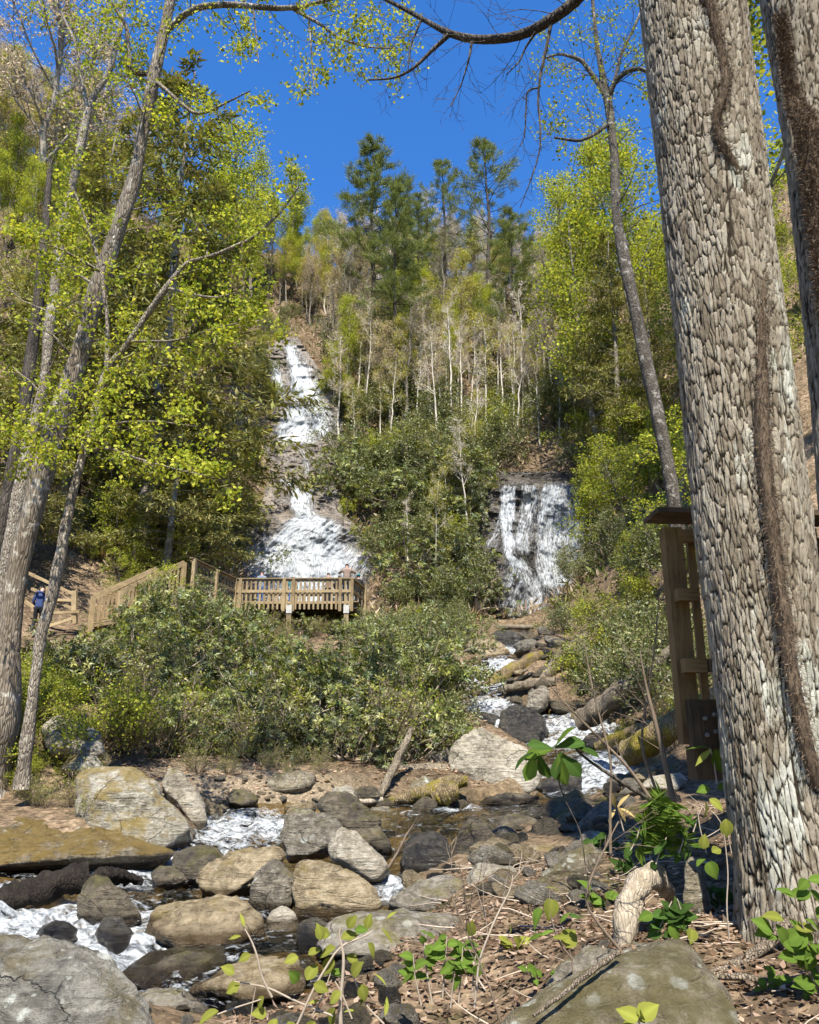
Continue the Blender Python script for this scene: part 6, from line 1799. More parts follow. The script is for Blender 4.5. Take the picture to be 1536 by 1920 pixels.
# ================================================================ people
def person(label, loc, rz, H, colours, pose, hair=True, hood=False, cap=None):
    """one continuous skinned figure; colours: skin, top, legs, shoes, hair"""
    root = thing('person', label, 'person', loc, None, rz)
    J = dict(pel=(0, 0, .95), sp=(0, .01, 1.12), ch=(0, .0, 1.33), nk=(0, .015, 1.49), hb=(0, .03, 1.56), hm=(0, .035, 1.64), ht=(0, .03, 1.71), nose=(0, .125, 1.625), eL=(-.078, .03, 1.63), eR=(.078, .03, 1.63),
             sL=(-.18, .0, 1.41), sR=(.18, .0, 1.41), hL=(-.095, 0, .90), hR=(.095, 0, .90))
    J.update(pose)
    E = [('pel', 'sp'), ('sp', 'ch'), ('ch', 'nk'), ('nk', 'hb'), ('hb', 'hm'), ('hm', 'ht'), ('hm', 'nose'), ('hm', 'eL'), ('hm', 'eR'), ('ch', 'sL'), ('ch', 'sR'), ('pel', 'hL'), ('pel', 'hR')]
    R = dict(pel=(.155, .11), sp=(.15, .105), ch=(.165, .115), nk=(.06, .06), hb=(.075, .08), hm=(.085, .1), ht=(.06, .075), nose=(.015, .015), eL=(.018, .02), eR=(.018, .02), sL=(.085, .08), sR=(.085, .08), hL=(.098, .1), hR=(.098, .1))
    for s in 'LR':
        E += [('s' + s, 'el' + s), ('el' + s, 'wr' + s), ('wr' + s, 'pa' + s), ('h' + s, 'kn' + s), ('kn' + s, 'an' + s), ('an' + s, 'to' + s)]
        R.update({'el' + s: (.055, .055), 'wr' + s: (.04, .035), 'pa' + s: (.042, .022), 'kn' + s: (.068, .07), 'an' + s: (.052, .06), 'to' + s: (.045, .035)})
        w = np.array(J['pa' + s]); d = unit((w - np.array(J['wr' + s]))[None])[0]
        sd = unit(np.cross(d, [0.2, 1, 0.1])[None])[0]
        for i, (o_, l) in enumerate(((-.03, .075), (-.01, .085), (.01, .08), (.03, .065))):
            J[f'f{s}{i}'] = tuple(w + sd * o_ + d * l + np.array([0, .02, -0.01])); E.append(('pa' + s, f'f{s}{i}')); R[f'f{s}{i}'] = (.009, .009)
        J['th' + s] = tuple(w + sd * .055 + d * .02); E.append(('pa' + s, 'th' + s)); R['th' + s] = (.011, .011)
    names = list(J)
    me = bpy.data.meshes.new('body_skeleton')
    me.from_pydata([J[n] for n in names], [(names.index(a), names.index(b)) for a, b in E], [])
    tmp = bpy.data.objects.new('body_skeleton', me); COL.objects.link(tmp)
    sk = tmp.modifiers.new('skin', 'SKIN'); sk.branch_smoothing = 0.6
    tmp.modifiers.new('sub', 'SUBSURF').levels = 2
    for i, n in enumerate(names):
        v = me.skin_vertices[0].data[i]
        v.radius = R[n]; v.use_root = (n == 'pel')
    dg_ = bpy.context.evaluated_depsgraph_get()
    body = bpy.data.meshes.new_from_object(tmp.evaluated_get(dg_))
    bpy.data.objects.remove(tmp)
    body.name = 'body'
    body.materials.clear()
    for c in colours: body.materials.append(c)
    hands = [np.array(J['pa' + s]) for s in 'LR']
    wr = [np.array(J['wr' + s]) for s in 'LR']
    for p in body.polygons:
        c = np.array(p.center)
        p.use_smooth = True
        m = 1
        if min(np.linalg.norm(c - h) for h in hands) < 0.11: m = 0
        elif c[2] > 1.49 and np.hypot(c[0], c[1]) < .16: m = 0
        elif c[2] < 0.94 and min(np.linalg.norm(c - h) for h in wr) > 0.14: m = 2
        if c[2] < min(J['anL'][2], J['anR'][2]) + 0.30 and (np.linalg.norm(c - np.array(J['anL'])) < .13 or np.linalg.norm(c - np.array(J['anR'])) < .13 or np.linalg.norm(c - np.array(J['toL'])) < .13 or np.linalg.norm(c - np.array(J['toR'])) < .13): m = 3
        if m == 0 and c[2] > 1.6 and (c[1] < .04 or c[2] > 1.70) and hair and np.hypot(c[0], c[1]) < .2: m = 4
        p.material_index = m
    b = link('body', body, root)
    root.scale = (H / 1.76,) * 3
    if hood:
        mbh = MB()
        a = np.linspace(0, 2 * math.pi, 17)[:-1]
        pts = np.stack([0.13 * np.cos(a), -0.05 + 0.11 * np.sin(a), 1.46 - 0.03 * np.sin(a)], -1)
        mbh.tube(np.concatenate([pts, pts[:2]]), 0.045, 10)
        mbh.build('hood', colours[1], root, smooth=True)
    if cap is not None:
        v, f = ico(3); m_ = v[:, 2] > -0.15
        vv = v * np.array([.105, .125, .10]) + np.array([0, .03, 1.67])
        mbh = MB(); mbh.add(vv, None, f[np.all(m_[f], 1)]); mbh.build('cap', cap, root, smooth=True)
    return root
def cm(n, c): return plain_mat(n, c, 0.85, 0.15, 0.15, 25)
SKIN = cm('skin', (0.50, 0.30, 0.22)); NAVY = cm('navy_cloth', (0.035, 0.055, 0.14)); BLACK = cm('black_cloth', (0.018, 0.018, 0.02)); SHOE = cm('grey_boot', (0.05, 0.065, 0.075))
HAIRD = cm('dark_hair', (0.02, 0.015, 0.012)); GREYC = cm('grey_blue_cloth', (0.16, 0.19, 0.24)); PLAID = cm('brown_plaid_cloth', (0.22, 0.16, 0.13)); TEAL = cm('teal_cloth', (0.04, 0.17, 0.19)); JEAN = cm('denim', (0.06, 0.10, 0.20)); TAN_C = cm('tan_cloth', (0.26, 0.17, 0.11)); BALD = cm('pale_scalp', (0.52, 0.33, 0.25))
WALK = dict(elL=(-.25, .06, 1.15), wrL=(-.19, .25, 1.02), paL=(-.15, .33, 1.02), elR=(.25, -.05, 1.15), wrR=(.22, .16, 1.0), paR=(.19, .24, 0.99), knL=(-.10, .06, .50), anL=(-.12, -.12, .12), toL=(-.14, -.02, .04), knR=(.10, .14, .50), anR=(.11, .10, .10), toR=(.12, .24, .04),
            ch=(0, .06, 1.33), sL=(-.18, .06, 1.41), sR=(.18, .06, 1.41), nk=(0, .09, 1.49), hb=(0, .12, 1.55), hm=(0, .14, 1.63), ht=(0, .14, 1.70), nose=(0, .235, 1.605), eL=(-.078, .14, 1.62), eR=(.078, .14, 1.62))
STAND = dict(elL=(-.24, .02, 1.13), wrL=(-.22, .18, 1.05), paL=(-.20, .26, 1.06), elR=(.24, .02, 1.13), wrR=(.22, .18, 1.05), paR=(.20, .26, 1.06), knL=(-.10, .01, .50), anL=(-.11, -.02, .10), toL=(-.12, .11, .04), knR=(.10, .01, .50), anR=(.11, -.02, .10), toR=(.12, .11, .04))
PHOTO = dict(STAND); PHOTO.update(elL=(-.36, .12, 1.30), wrL=(-.16, .26, 1.45), paL=(-.10, .29, 1.52), elR=(.36, .12, 1.30), wrR=(.16, .26, 1.45), paR=(.10, .29, 1.52))
wp = stand(62, 29.0)
wz_ = at(67, 1186, 29.0)
person('person in a navy hooded top and black trousers walking up the path away from us', (wz_[0], 29.0, wz_[2]), 0.12, 1.74, [BALD, NAVY, BLACK, SHOE, BALD], WALK, True, hood=True)
for (px, Y, H, pose, cols, cap, lab) in [
    (490, 35.3, 1.66, STAND, [SKIN, GREYC, JEAN, BLACK, HAIRD], None, 'person with black hair and a grey blue jacket at the left of the deck'),
    (548, 36.3, 1.60, STAND, [SKIN, TEAL, JEAN, BLACK, HAIRD], None, 'person whose dark head just clears the rail in the middle of the deck'),
    (615, 35.6, 1.64, STAND, [SKIN, TAN_C, BLACK, BLACK, HAIRD], None, 'person in tan at the rail, second from the right cluster'),
    (636, 36.2, 1.62, STAND, [SKIN, BLACK, BLACK, BLACK, HAIRD], None, 'person in black beside the tall one on the deck'),
    (650, 34.6, 1.86, PHOTO, [SKIN, PLAID, BLACK, BLACK, HAIRD], None, 'tallest person on the deck, in brown plaid with raised elbows'),
    (672, 36.0, 1.62, STAND, [SKIN, BLACK, BLACK, BLACK, HAIRD], TEAL, 'person in a teal cap and black jacket at the deck corner')]:
    p = at(px, 1100, Y)
    person(lab, (p[0], Y, zf + 0.022), 0.0, H, cols, pose, True, cap=cap)

# ================================================================ logs and roots
M['log_grey'] = bark_mat('weathered_log', (0.10, 0.08, 0.055), (0.36, 0.30, 0.22), 2.0, 9, contrast=1.2)
M['log_pale'] = bark_mat('bleached_log', (0.20, 0.16, 0.11), (0.48, 0.41, 0.32), 2.0, 14, contrast=0.35)
M['log_dark'] = bark_mat('wet_black_log', (0.010, 0.008, 0.007), (0.03, 0.024, 0.019), 1.2, 2, contrast=0.4)
M['log_moss'] = bark_mat('mossy_log', (0.09, 0.065, 0.035), (0.34, 0.26, 0.15), 1.5, 6, moss=0.5)
M['root'] = bark_mat('root_bark', (0.12, 0.09, 0.065), (0.34, 0.28, 0.21), 3.0, 5)
def log(label, pts, mat, seed, name='fallen_log', rough=0.22, sides=14, twigs=0, cat='log', smooth=True):
    q = px_limb(pts, 36)
    root_loc = q[:, :3].mean(0) - np.array([0, 0, q[:, 3].max()])
    mb = MB(); mb.tube(q[:, :3], q[:, 3], sides, rough=rough, seed=seed)
    rng = np.random.default_rng(seed)
    for i in range(twigs):
        j = rng.integers(6, 30)
        mb.tube(wander(rng, q[j, :3], rng.normal(0, 1, 3) + np.array([0, -0.5, 0.6]), q[j, 3] * rng.uniform(3, 7), 4, 0.15, 0.0), np.linspace(q[j, 3] * 0.25, q[j, 3] * 0.06, 5), 5)
    local(mb, root_loc)
    o = mb.build(name, M[mat], smooth=smooth); o.location = V(root_loc)
    return tag(o, label, cat)
log('long grey log lying diagonally on the right bank', [(1090, 1352, 19.5, 22), (1130, 1325, 19, 20), (1190, 1278, 18.5, 17), (1245, 1235, 18, 14), (1290, 1195, 17.6, 11)], 'log_grey', 1, twigs=3)
log('yellow mossy log with a broken end beside the platform', [(1176, 1412, 13.2, 22), (1200, 1400, 13.0, 25), (1240, 1376, 12.6, 25), (1300, 1335, 12.2, 24), (1360, 1300, 12, 22)], 'log_moss', 2)
log('dark mossy branch under the yellow log', [(1120, 1400, 17, 8), (1170, 1378, 16.5, 11), (1240, 1355, 16, 11), (1290, 1345, 15.6, 9)], 'log_moss', 3)
log('dark log lying across the shade behind the driftwood', [(580, 1468, 16.2, 11), (660, 1456, 16.2, 13), (740, 1447, 16.2, 14), (820, 1444, 16.4, 13), (860, 1446, 16.5, 12)], 'log_grey', 4)
log('bleached branch leaning upright against the dark log', [(712, 1494, 15.0, 6), (728, 1462, 15.2, 7.5), (746, 1422, 15.4, 7), (765, 1385, 15.6, 6.5), (772, 1365, 15.7, 4)], 'log_grey', 5, twigs=2)
log('yellow mossy driftwood at the back of the still pool', [(708, 1512, 14.9, 7), (740, 1502, 14.9, 9), (780, 1490, 14.9, 13), (815, 1478, 14.9, 13), (850, 1466, 15, 13), (876, 1464, 15, 10)], 'log_moss', 6)
log('short stub of mossy driftwood', [(812, 1500, 14.8, 15), (828, 1492, 14.8, 19), (850, 1484, 14.8, 20), (860, 1482, 14.8, 14)], 'log_moss', 7)
log('cream coloured plank of driftwood behind the dark wedge', [(640, 1502, 14.6, 7), (680, 1503, 14.7, 9), (718, 1500, 14.8, 6)], 'log_pale', 8)
log('black waterlogged log across the lower rapids', [(-60, 1712, 8.4, 26), (0, 1692, 8.5, 27), (60, 1674, 8.6, 27), (120, 1652, 8.7, 27), (165, 1645, 8.8, 24)], 'log_dark', 9, rough=0.35)
log('broken black log end pointing at the white chute', [(165, 1660, 8.9, 14), (200, 1642, 9.1, 18), (235, 1645, 9.3, 13), (268, 1654, 9.4, 4)], 'log_dark', 10, rough=0.4)
log('mossy log slanting beside the upper chute', [(868, 1310, 25, 9), (910, 1288, 25.3, 12), (960, 1256, 25.8, 13), (1015, 1228, 26.4, 10)], 'log_moss', 11)
log('grey log lying under the slanting mossy one', [(945, 1292, 23.5, 7), (985, 1284, 23.5, 9), (1040, 1276, 23.5, 7)], 'log_grey', 12)
log('grey fallen trunk among the brush below the short waterfall', [(1010, 1285, 24, 8), (1040, 1245, 24.6, 12), (1075, 1215, 25, 11), (1100, 1190, 25.5, 7)], 'log_grey', 13, twigs=2)
log('thin log lying flat at the foot of the short waterfall', [(890, 1180, 39, 4), (940, 1176, 39, 5), (1000, 1176, 39, 4.5)], 'log_grey', 14)
log('dark branch leaning against the base of the short waterfall', [(905, 1168, 40, 3), (895, 1135, 41, 4), (880, 1085, 42, 3)], 'log_dark', 15)
log('mossy log below the broad dark rock', [(1010, 1556, 11.8, 9), (1060, 1550, 11.8, 11), (1120, 1545, 11.8, 9)], 'log_moss', 16)
log('pale arched root rising from the right bank', [(1164, 1790, 5.2, 18), (1172, 1740, 5.2, 22), (1182, 1690, 5.25, 24), (1200, 1655, 5.35, 24), (1225, 1645, 5.5, 22), (1250, 1665, 5.6, 16), (1266, 1700, 5.7, 9)], 'log_pale', 17, 'arched_root', 0.34, cat='root')
log('dark root snaking away from the foot of the big trunk', [(1310, 1835, 4.7, 7), (1350, 1822, 4.75, 9), (1400, 1800, 4.8, 10), (1450, 1760, 4.85, 11), (1500, 1715, 4.9, 13)], 'root', 18, 'tree_root', 0.15, cat='root')
log('lower root crossing the leaf litter beside the mossy slab', [(1345, 1830, 4.6, 6), (1400, 1832, 4.55, 7), (1450, 1842, 4.5, 6), (1540, 1838, 4.5, 6)], 'root', 19, 'tree_root', 0.15, cat='root')
log('thin root lying along the slanted mossy slab', [(1000, 1905, 3.9, 3), (1060, 1860, 4.0, 4), (1110, 1820, 4.15, 5), (1160, 1785, 4.3, 5)], 'root', 20, 'tree_root', 0.3, cat='root')
# ================================================================ small plants near the camera
def leaf_shape(kind, colour, seed):
    """a leaf one unit long along +Y, folded at its rib and bent"""
    prof = {'ovate': [(0, .02), (.12, .20), (.3, .34), (.5, .36), (.7, .27), (.87, .12), (1, .0)], 'lance': [(0, .02), (.2, .10), (.45, .15), (.7, .11), (.9, .04), (1, 0)],
            'heart': [(-.12, .18), (0, .34), (.2, .44), (.45, .40), (.7, .24), (.88, .09), (1, 0)], 'palm': [(0, .03), (.25, .12), (.55, .24), (.75, .26), (.9, .15), (1, 0)]}[kind]
    rng = np.random.default_rng(seed)
    mb = MB()
    rows = []
    for t, w in prof:
        z = -0.25 * t * t
        row = [(-w, t, z + 0.25 * w + rng.normal(0, .012)), (-w * .5, t + .02, z + .10 * w), (0, t, z), (w * .5, t + .02, z + .10 * w), (w, t, z + 0.25 * w + rng.normal(0, .012))]
        rows.append(row)
    P = np.array(rows)
    c = np.array(colour) * (1 + rng.normal(0, .12))
    cc = np.tile(c, (P.shape[0], 5, 1)); cc[:, 2] *= 1.25
    mb.grid(P, cc)
    return mb.mesh('leaf', M['leaf'], True)
LEAF = {}
def leafmesh(kind, tone, i):
    k = (kind, tone, i % 3)
    if k not in LEAF:
        base = {'lime': (0.21, 0.225, 0.045), 'green': (0.10, 0.16, 0.028), 'deep': (0.045, 0.085, 0.02), 'straw': (0.42, 0.32, 0.14)}[tone]
        LEAF[k] = leaf_shape(kind, np.array(base) * (0.85 + 0.2 * (i % 3)), len(LEAF) + 3)
    return LEAF[k]

rngF = np.random.default_rng(99)
def seedling(label, Y, stems, leaves, mat='twig_pale', cat='plant', name='seedling', auto=None, loc=None):
    """stems: pixel polylines with a pixel radius; leaves: px, py, length px, angle deg, kind, tone"""
    loc = at(stems[0][0][0], stems[0][0][1], Y) if loc is None else loc
    root = thing(name, label, cat, loc)
    mb = MB()
    allp = []
    for st in stems:
        q = px_limb([(s[0], s[1], Y + (s[3] if len(s) > 3 else 0), s[2]) for s in st], 16)
        mb.tube(q[:, :3], q[:, 3], 5)
        allp.append(q)
    local(mb, loc); mb.build('stem', M[mat], root, smooth=True)
    L = list(leaves)
    if auto:
        n, size, kind, tone, f0 = auto
        for i in range(n):
            q = allp[i % len(allp)]
            j = int(len(q) * rngF.uniform(f0, 0.999))
            p = q[j, :3]
            L.append((p, None, size * rngF.uniform(0.6, 1.25), rngF.uniform(-60, 240), kind, tone))
    for i, (px, py, ln, ang, kind, tone) in enumerate(L):
        p = px if py is None else at(px, py, Y + rngF.normal(0, 0.03))
        a = math.radians(ang)
        d = np.array([math.cos(a), rngF.normal(-0.1, 0.35), math.sin(a) * 0.9])
        d /= np.linalg.norm(d)
        n = np.array([rngF.normal(0, .35), -0.65 + rngF.normal(0, .3), 0.75])
        x = np.cross(d, n); x /= np.linalg.norm(x); n = np.cross(x, d)
        o = link('leaf', leafmesh(kind, tone, int(rngF.integers(3))), root)
        s = ln * 1.15 * mpp(Y, 1700)
        lc = np.asarray(p) - loc
        o.matrix_local = Matrix(((x[0] * s, d[0] * s, n[0] * s, lc[0]), (x[1] * s, d[1] * s, n[1] * s, lc[1]), (x[2] * s, d[2] * s, n[2] * s, lc[2]), (0, 0, 0, 1)))
    return root

# the leafy sapling at the bottom edge
seedling('lime green leafy sapling at the bottom edge of the picture', 3.6,
    [[(640, 1950, 5), (638, 1880, 4), (644, 1820, 3.5), (645, 1780, 3), (632, 1750, 2.5), (640, 1735, 1.5)], [(540, 1960, 3), (590, 1850, 2.6), (620, 1800, 2.2), (640, 1770, 2), (690, 1755, 1.5), (700, 1745, 1)],
     [(510, 1870, 2.5), (490, 1830, 2.2), (482, 1790, 2), (470, 1760, 1.6), (455, 1735, 1.1)], [(625, 1905, 2.2), (560, 1880, 2), (500, 1850, 2), (465, 1845, 1.3), (440, 1840, 1)], [(660, 1910, 1.8), (640, 1860, 1.6), (628, 1840, 1.2)],
     [(720, 1920, 2), (690, 1890, 1.8), (670, 1850, 1.5), (660, 1825, 1)], [(400, 1905, 1.6), (440, 1890, 1.5), (490, 1874, 1.4)], [(585, 1905, 1.6), (605, 1870, 1.5), (620, 1825, 1.2)], [(468, 1930, 1.4), (474, 1880, 1.2), (480, 1850, 1)]],
    [(603, 1762, 26, 100, 'ovate', 'lime'), (618, 1755, 26, 150, 'ovate', 'lime'), (630, 1778, 32, 200, 'ovate', 'lime'), (640, 1760, 30, 20, 'ovate', 'lime'), (652, 1740, 24, 60, 'ovate', 'lime'), (665, 1745, 22, 10, 'ovate', 'green'), (688, 1742, 24, 80, 'ovate', 'lime'),
     (715, 1740, 30, -40, 'lance', 'lime'), (690, 1768, 28, -60, 'ovate', 'lime'), (650, 1790, 26, -30, 'ovate', 'lime'), (625, 1795, 30, 240, 'ovate', 'lime'), (560, 1795, 24, 190, 'ovate', 'lime'), (578, 1790, 22, 30, 'ovate', 'lime'), (560, 1840, 26, 120, 'ovate', 'green'),
     (575, 1838, 30, 60, 'ovate', 'lime'), (588, 1845, 26, -20, 'ovate', 'lime'), (640, 1830, 30, 160, 'ovate', 'green'), (660, 1828, 30, 60, 'ovate', 'lime'), (676, 1845, 26, -70, 'ovate', 'lime'), (700, 1825, 28, -20, 'lance', 'lime'), (640, 1860, 26, 220, 'ovate', 'lime'),
     (628, 1890, 30, 250, 'ovate', 'lime'), (600, 1876, 20, 180, 'lance', 'lime'), (495, 1868, 22, 240, 'ovate', 'lime'), (450, 1845, 26, 210, 'ovate', 'lime'), (440, 1825, 24, 140, 'ovate', 'lime'), (452, 1755, 24, 190, 'lance', 'lime'), (458, 1738, 24, 110, 'lance', 'lime'),
     (470, 1790, 20, 200, 'ovate', 'lime'), (410, 1895, 34, 200, 'ovate', 'lime'), (676, 1885, 24, 80, 'ovate', 'green'), (665, 1895, 20, 180, 'lance', 'lime'), (722, 1905, 28, 80, 'lance', 'lime'), (520, 1910, 30, 240, 'ovate', 'lime'), (540, 1915, 30, 300, 'ovate', 'lime'), (590, 1915, 30, 240, 'ovate', 'lime'), (500, 1900, 26, 160, 'ovate', 'lime'), (725, 1722, 20, 40, 'lance', 'lime')])
seedling('cluster of upright green shoots on the litter below the grey ledge', 4.5,
    [[(810, 1880, 2.5), (800, 1820, 2), (795, 1775, 1.5), (800, 1752, 1)], [(830, 1870, 2.2), (835, 1800, 1.8), (838, 1755, 1.2)], [(860, 1880, 2), (865, 1820, 1.6), (868, 1775, 1)], [(790, 1885, 2), (778, 1830, 1.6), (775, 1790, 1)], [(885, 1870, 1.8), (888, 1825, 1.5), (892, 1790, 1)], [(845, 1890, 2), (850, 1840, 1.6), (852, 1800, 1)]],
    [(778, 1800, 26, 190, 'lance', 'green'), (775, 1824, 28, 200, 'lance', 'green'), (880, 1755, 26, 80, 'ovate', 'lime'), (893, 1765, 22, 40, 'lance', 'green')], auto=(40, 24, 'ovate', 'green', 0.45))
seedling('tall seedling with heart shaped leaves in front of the shaded rock', 4.6,
    [[(1075, 1800, 2), (1050, 1770, 1.8), (1032, 1720, 1.6), (1030, 1680, 1.3), (1032, 1665, 1)], [(1078, 1850, 1.6), (1072, 1800, 1.4), (1068, 1780, 1)]],
    [(1022, 1664, 28, 0, 'lance', 'lime'), (1034, 1690, 30, 260, 'heart', 'lime'), (1014, 1708, 32, 240, 'heart', 'green'), (1060, 1768, 34, 40, 'heart', 'lime'), (1040, 1745, 28, 190, 'lance', 'green'), (1050, 1730, 26, 60, 'lance', 'green'), (1036, 1758, 30, 10, 'lance', 'lime'), (1075, 1720, 22, 0, 'heart', 'deep'), (1018, 1750, 26, 200, 'lance', 'green')], 'twig')
seedling('large lobed green leaves poking up at the bottom edge', 3.2, [[(1200, 1960, 3), (1198, 1915, 2.5), (1200, 1895, 2)]], [(1204, 1905, 34, 35, 'heart', 'lime'), (1192, 1910, 32, 150, 'heart', 'lime'), (1200, 1915, 26, 80, 'ovate', 'lime'), (1188, 1918, 24, 200, 'ovate', 'lime')])
seedling('heart leaved creeper beside the arched root', 5.0, [[(1230, 1760, 1.6), (1245, 1720, 1.4), (1260, 1690, 1)], [(1290, 1750, 1.6), (1280, 1715, 1.4), (1270, 1685, 1)], [(1255, 1765, 1.5), (1262, 1735, 1.2), (1275, 1710, 1)]],
    [(1280, 1726, 26, 270, 'heart', 'lime'), (1258, 1738, 24, 300, 'heart', 'green'), (1298, 1745, 22, 250, 'heart', 'lime'), (1225, 1715, 26, 190, 'ovate', 'green')], auto=(26, 22, 'heart', 'deep', 0.1))
seedling('leafy green plant at the right edge below the big trunk', 4.2,
    [[(1545, 1850, 3), (1520, 1780, 2.4), (1500, 1720, 2), (1490, 1680, 1.4)], [(1550, 1800, 2.4), (1535, 1740, 2), (1520, 1680, 1.4), (1515, 1650, 1)], [(1540, 1860, 2.2), (1500, 1800, 1.8), (1460, 1755, 1.4), (1430, 1742, 1)], [(1550, 1900, 2), (1530, 1850, 1.6), (1520, 1820, 1)]],
    [(1450, 1745, 34, 180, 'ovate', 'green'), (1470, 1725, 34, 160, 'ovate', 'lime'), (1490, 1740, 32, 10, 'ovate', 'lime')], 'twig', auto=(44, 32, 'ovate', 'green', 0.2))
seedling('drooping young buckeye leaves held over the rapids', 5.6,
    [[(1265, 1545, 5), (1230, 1505, 4.5), (1190, 1482, 4), (1140, 1450, 3.4), (1095, 1420, 2.6), (1078, 1402, 2)], [(1100, 1640, 1.2), (1090, 1560, 1.2), (1050, 1480, 1.2), (1045, 1440, 1.2), (1042, 1405, 1)]],
    [(1040, 1402, 52, 20, 'palm', 'deep'), (1040, 1402, 50, 60, 'palm', 'green'), (1038, 1404, 54, 190, 'palm', 'green'), (1038, 1404, 52, 160, 'palm', 'deep'), (1010, 1412, 50, 285, 'palm', 'deep'), (1005, 1412, 48, 250, 'palm', 'green'), (1000, 1410, 46, 215, 'palm', 'deep'),
     (1048, 1412, 52, 270, 'palm', 'green'), (1050, 1412, 50, 310, 'palm', 'deep'), (1054, 1410, 48, 240, 'palm', 'deep'), (1076, 1402, 44, 350, 'palm', 'deep'), (1070, 1404, 40, 30, 'palm', 'deep')], 'bark_dark', name='buckeye_sapling')
seedling('nodding new leaves on thin pale stalks beside the big trunk', 4.9, [[(1368, 1760, 1.6), (1362, 1700, 1.5), (1366, 1640, 1.3), (1358, 1560, 1.2), (1345, 1525, 1), (1330, 1518, 1)], [(1325, 1600, 1.3), (1312, 1550, 1.2), (1308, 1520, 1)], [(1372, 1600, 1.2), (1366, 1570, 1), (1365, 1545, 1)]],
    [(1322, 1500, 30, 270, 'ovate', 'lime'), (1330, 1498, 28, 320, 'ovate', 'lime'), (1362, 1535, 32, 265, 'ovate', 'lime'), (1318, 1592, 24, 80, 'ovate', 'lime'), (1335, 1598, 22, 20, 'ovate', 'lime'), (1330, 1620, 26, 290, 'heart', 'green'), (1322, 1610, 22, 200, 'ovate', 'green')])
seedling('broad leaved seedling at the foot of the platform', 5.6, [[(1345, 1470, 1.6), (1338, 1420, 1.4), (1330, 1402, 1)]], [(1330, 1402, 40, 170, 'lance', 'green'), (1335, 1405, 42, 215, 'lance', 'lime'), (1340, 1405, 44, 290, 'ovate', 'green'), (1332, 1478, 24, 190, 'ovate', 'green'), (1345, 1480, 26, 20, 'ovate', 'green')])
seedling('dry yellow withered leaf cluster beside the right rapids', 6.6, [[(1170, 1560, 1.5), (1162, 1530, 1.3), (1158, 1510, 1)]], [(1158, 1515, 30, 60, 'lance', 'straw'), (1155, 1515, 32, 110, 'lance', 'straw'), (1158, 1512, 28, 300, 'lance', 'straw'), (1160, 1515, 30, 340, 'lance', 'straw'), (1154, 1518, 28, 220, 'lance', 'straw')])
seedling('low green ground plants in the shade under the fern', 5.4, [[(1180, 1600, 1.4), (1195, 1570, 1.2), (1200, 1550, 1)], [(1230, 1620, 1.4), (1240, 1590, 1.2), (1250, 1570, 1)], [(1270, 1610, 1.4), (1280, 1580, 1.2), (1290, 1560, 1)], [(1300, 1560, 1.4), (1310, 1530, 1.2), (1318, 1510, 1)]], [], auto=(18, 18, 'ovate', 'deep', 0.1))

# fern
fr = at(1240, 1610, 5.5)
fern = thing('fern', 'feathery green fern in shade left of the big trunk', 'fern', fr)
for i, (ex, ey) in enumerate([(1215, 1498), (1232, 1490), (1250, 1500), (1275, 1545), (1195, 1540), (1285, 1585), (1180, 1590), (1222, 1530), (1262, 1520)]):
    e = at(ex, ey, 5.5 + rngF.normal(0, 0.12))
    t = np.linspace(0, 1, 26)[:, None]
    q = fr * (1 - t) + e * t + np.array([0, 0, 0.10]) * np.sin(t * math.pi) + np.array([0, -0.12, 0]) * t
    mb = MB(); mb.tube(q, np.linspace(0.003, 0.001, 26), 4, col=(0.06, 0.10, 0.02))
    d = unit(np.gradient(q, axis=0))
    for s in (-1, 1):
        sd = unit(np.cross(d, np.array([0, 1.0, 0.2]))) * s
        ln = 0.075 * np.sin(np.clip(t[:, 0] * 1.05, 0, 1) * math.pi) ** 0.7 + 0.012
        leaf_quads(mb, rngF, q[3:], unit(sd[3:] + d[3:] * 0.5), 0.10, 0.2, pal(rngF, 23, [(0.07, 0.13, 0.025), (0.12, 0.18, 0.03)]), 0.2)
    local(mb, fr); mb.build('frond', M['leaf'], fern)

# thin bare stems on the right bank
def bare_stem(label, Y, pts, seed, n=8, mat='twig'):
    P = Plant(seed)
    q = px_limb([(p[0], p[1], Y, p[2]) for p in pts], 18)
    P.wood.append((q[:, :3], q[:, 3], 6))
    P.branch(q[:, :3], 0.008, n, 0.3, (0.5, 0.25), (0.4, 0.8), 2, 2, 0.1, 0.03, 0.5, 4, False, 0, 0.0025)
    mb = P.wood_mb(); loc = q[0, :3].copy(); local(mb, loc)
    o = mb.build('bare_shrub', M[mat], smooth=True); o.location = V(loc)
    return tag(o, label, 'shrub')
bare_stem('thin bare stem rising in front of the right rapids', 6.2, [(1145, 1600, 3), (1144, 1500, 2.6), (1148, 1430, 2.2), (1110, 1290, 1.6), (1095, 1200, 1)], 401, 10)
bare_stem('forked bare stem leaning right beside the platform', 6.4, [(1262, 1500, 6), (1245, 1420, 5), (1228, 1350, 4), (1212, 1290, 2.5), (1200, 1220, 1.2)], 402, 10)
bare_stem('bare twig leaning left over the rapids', 6.3, [(1235, 1520, 4), (1180, 1440, 3), (1110, 1370, 2.2), (1060, 1320, 1.5), (1020, 1270, 1)], 403, 9)
bare_stem('slim bare stem crossing the long grey log', 7.0, [(1230, 1480, 3), (1200, 1400, 2.4), (1215, 1300, 1.8), (1230, 1200, 1.2), (1235, 1120, 0.8)], 404, 8)
bare_stem('pale curved twig on the litter in front of the grey ledge', 4.4, [(890, 1890, 2.6), (898, 1800, 2.2), (930, 1720, 2), (962, 1660, 1.4), (962, 1640, 1)], 405, 3, 'twig_pale')
bare_stem('reddish twig beside the pale curved one', 4.3, [(940, 1920, 2.4), (915, 1840, 2), (880, 1760, 1.6), (850, 1690, 1.1), (835, 1665, 0.7)], 406, 4)
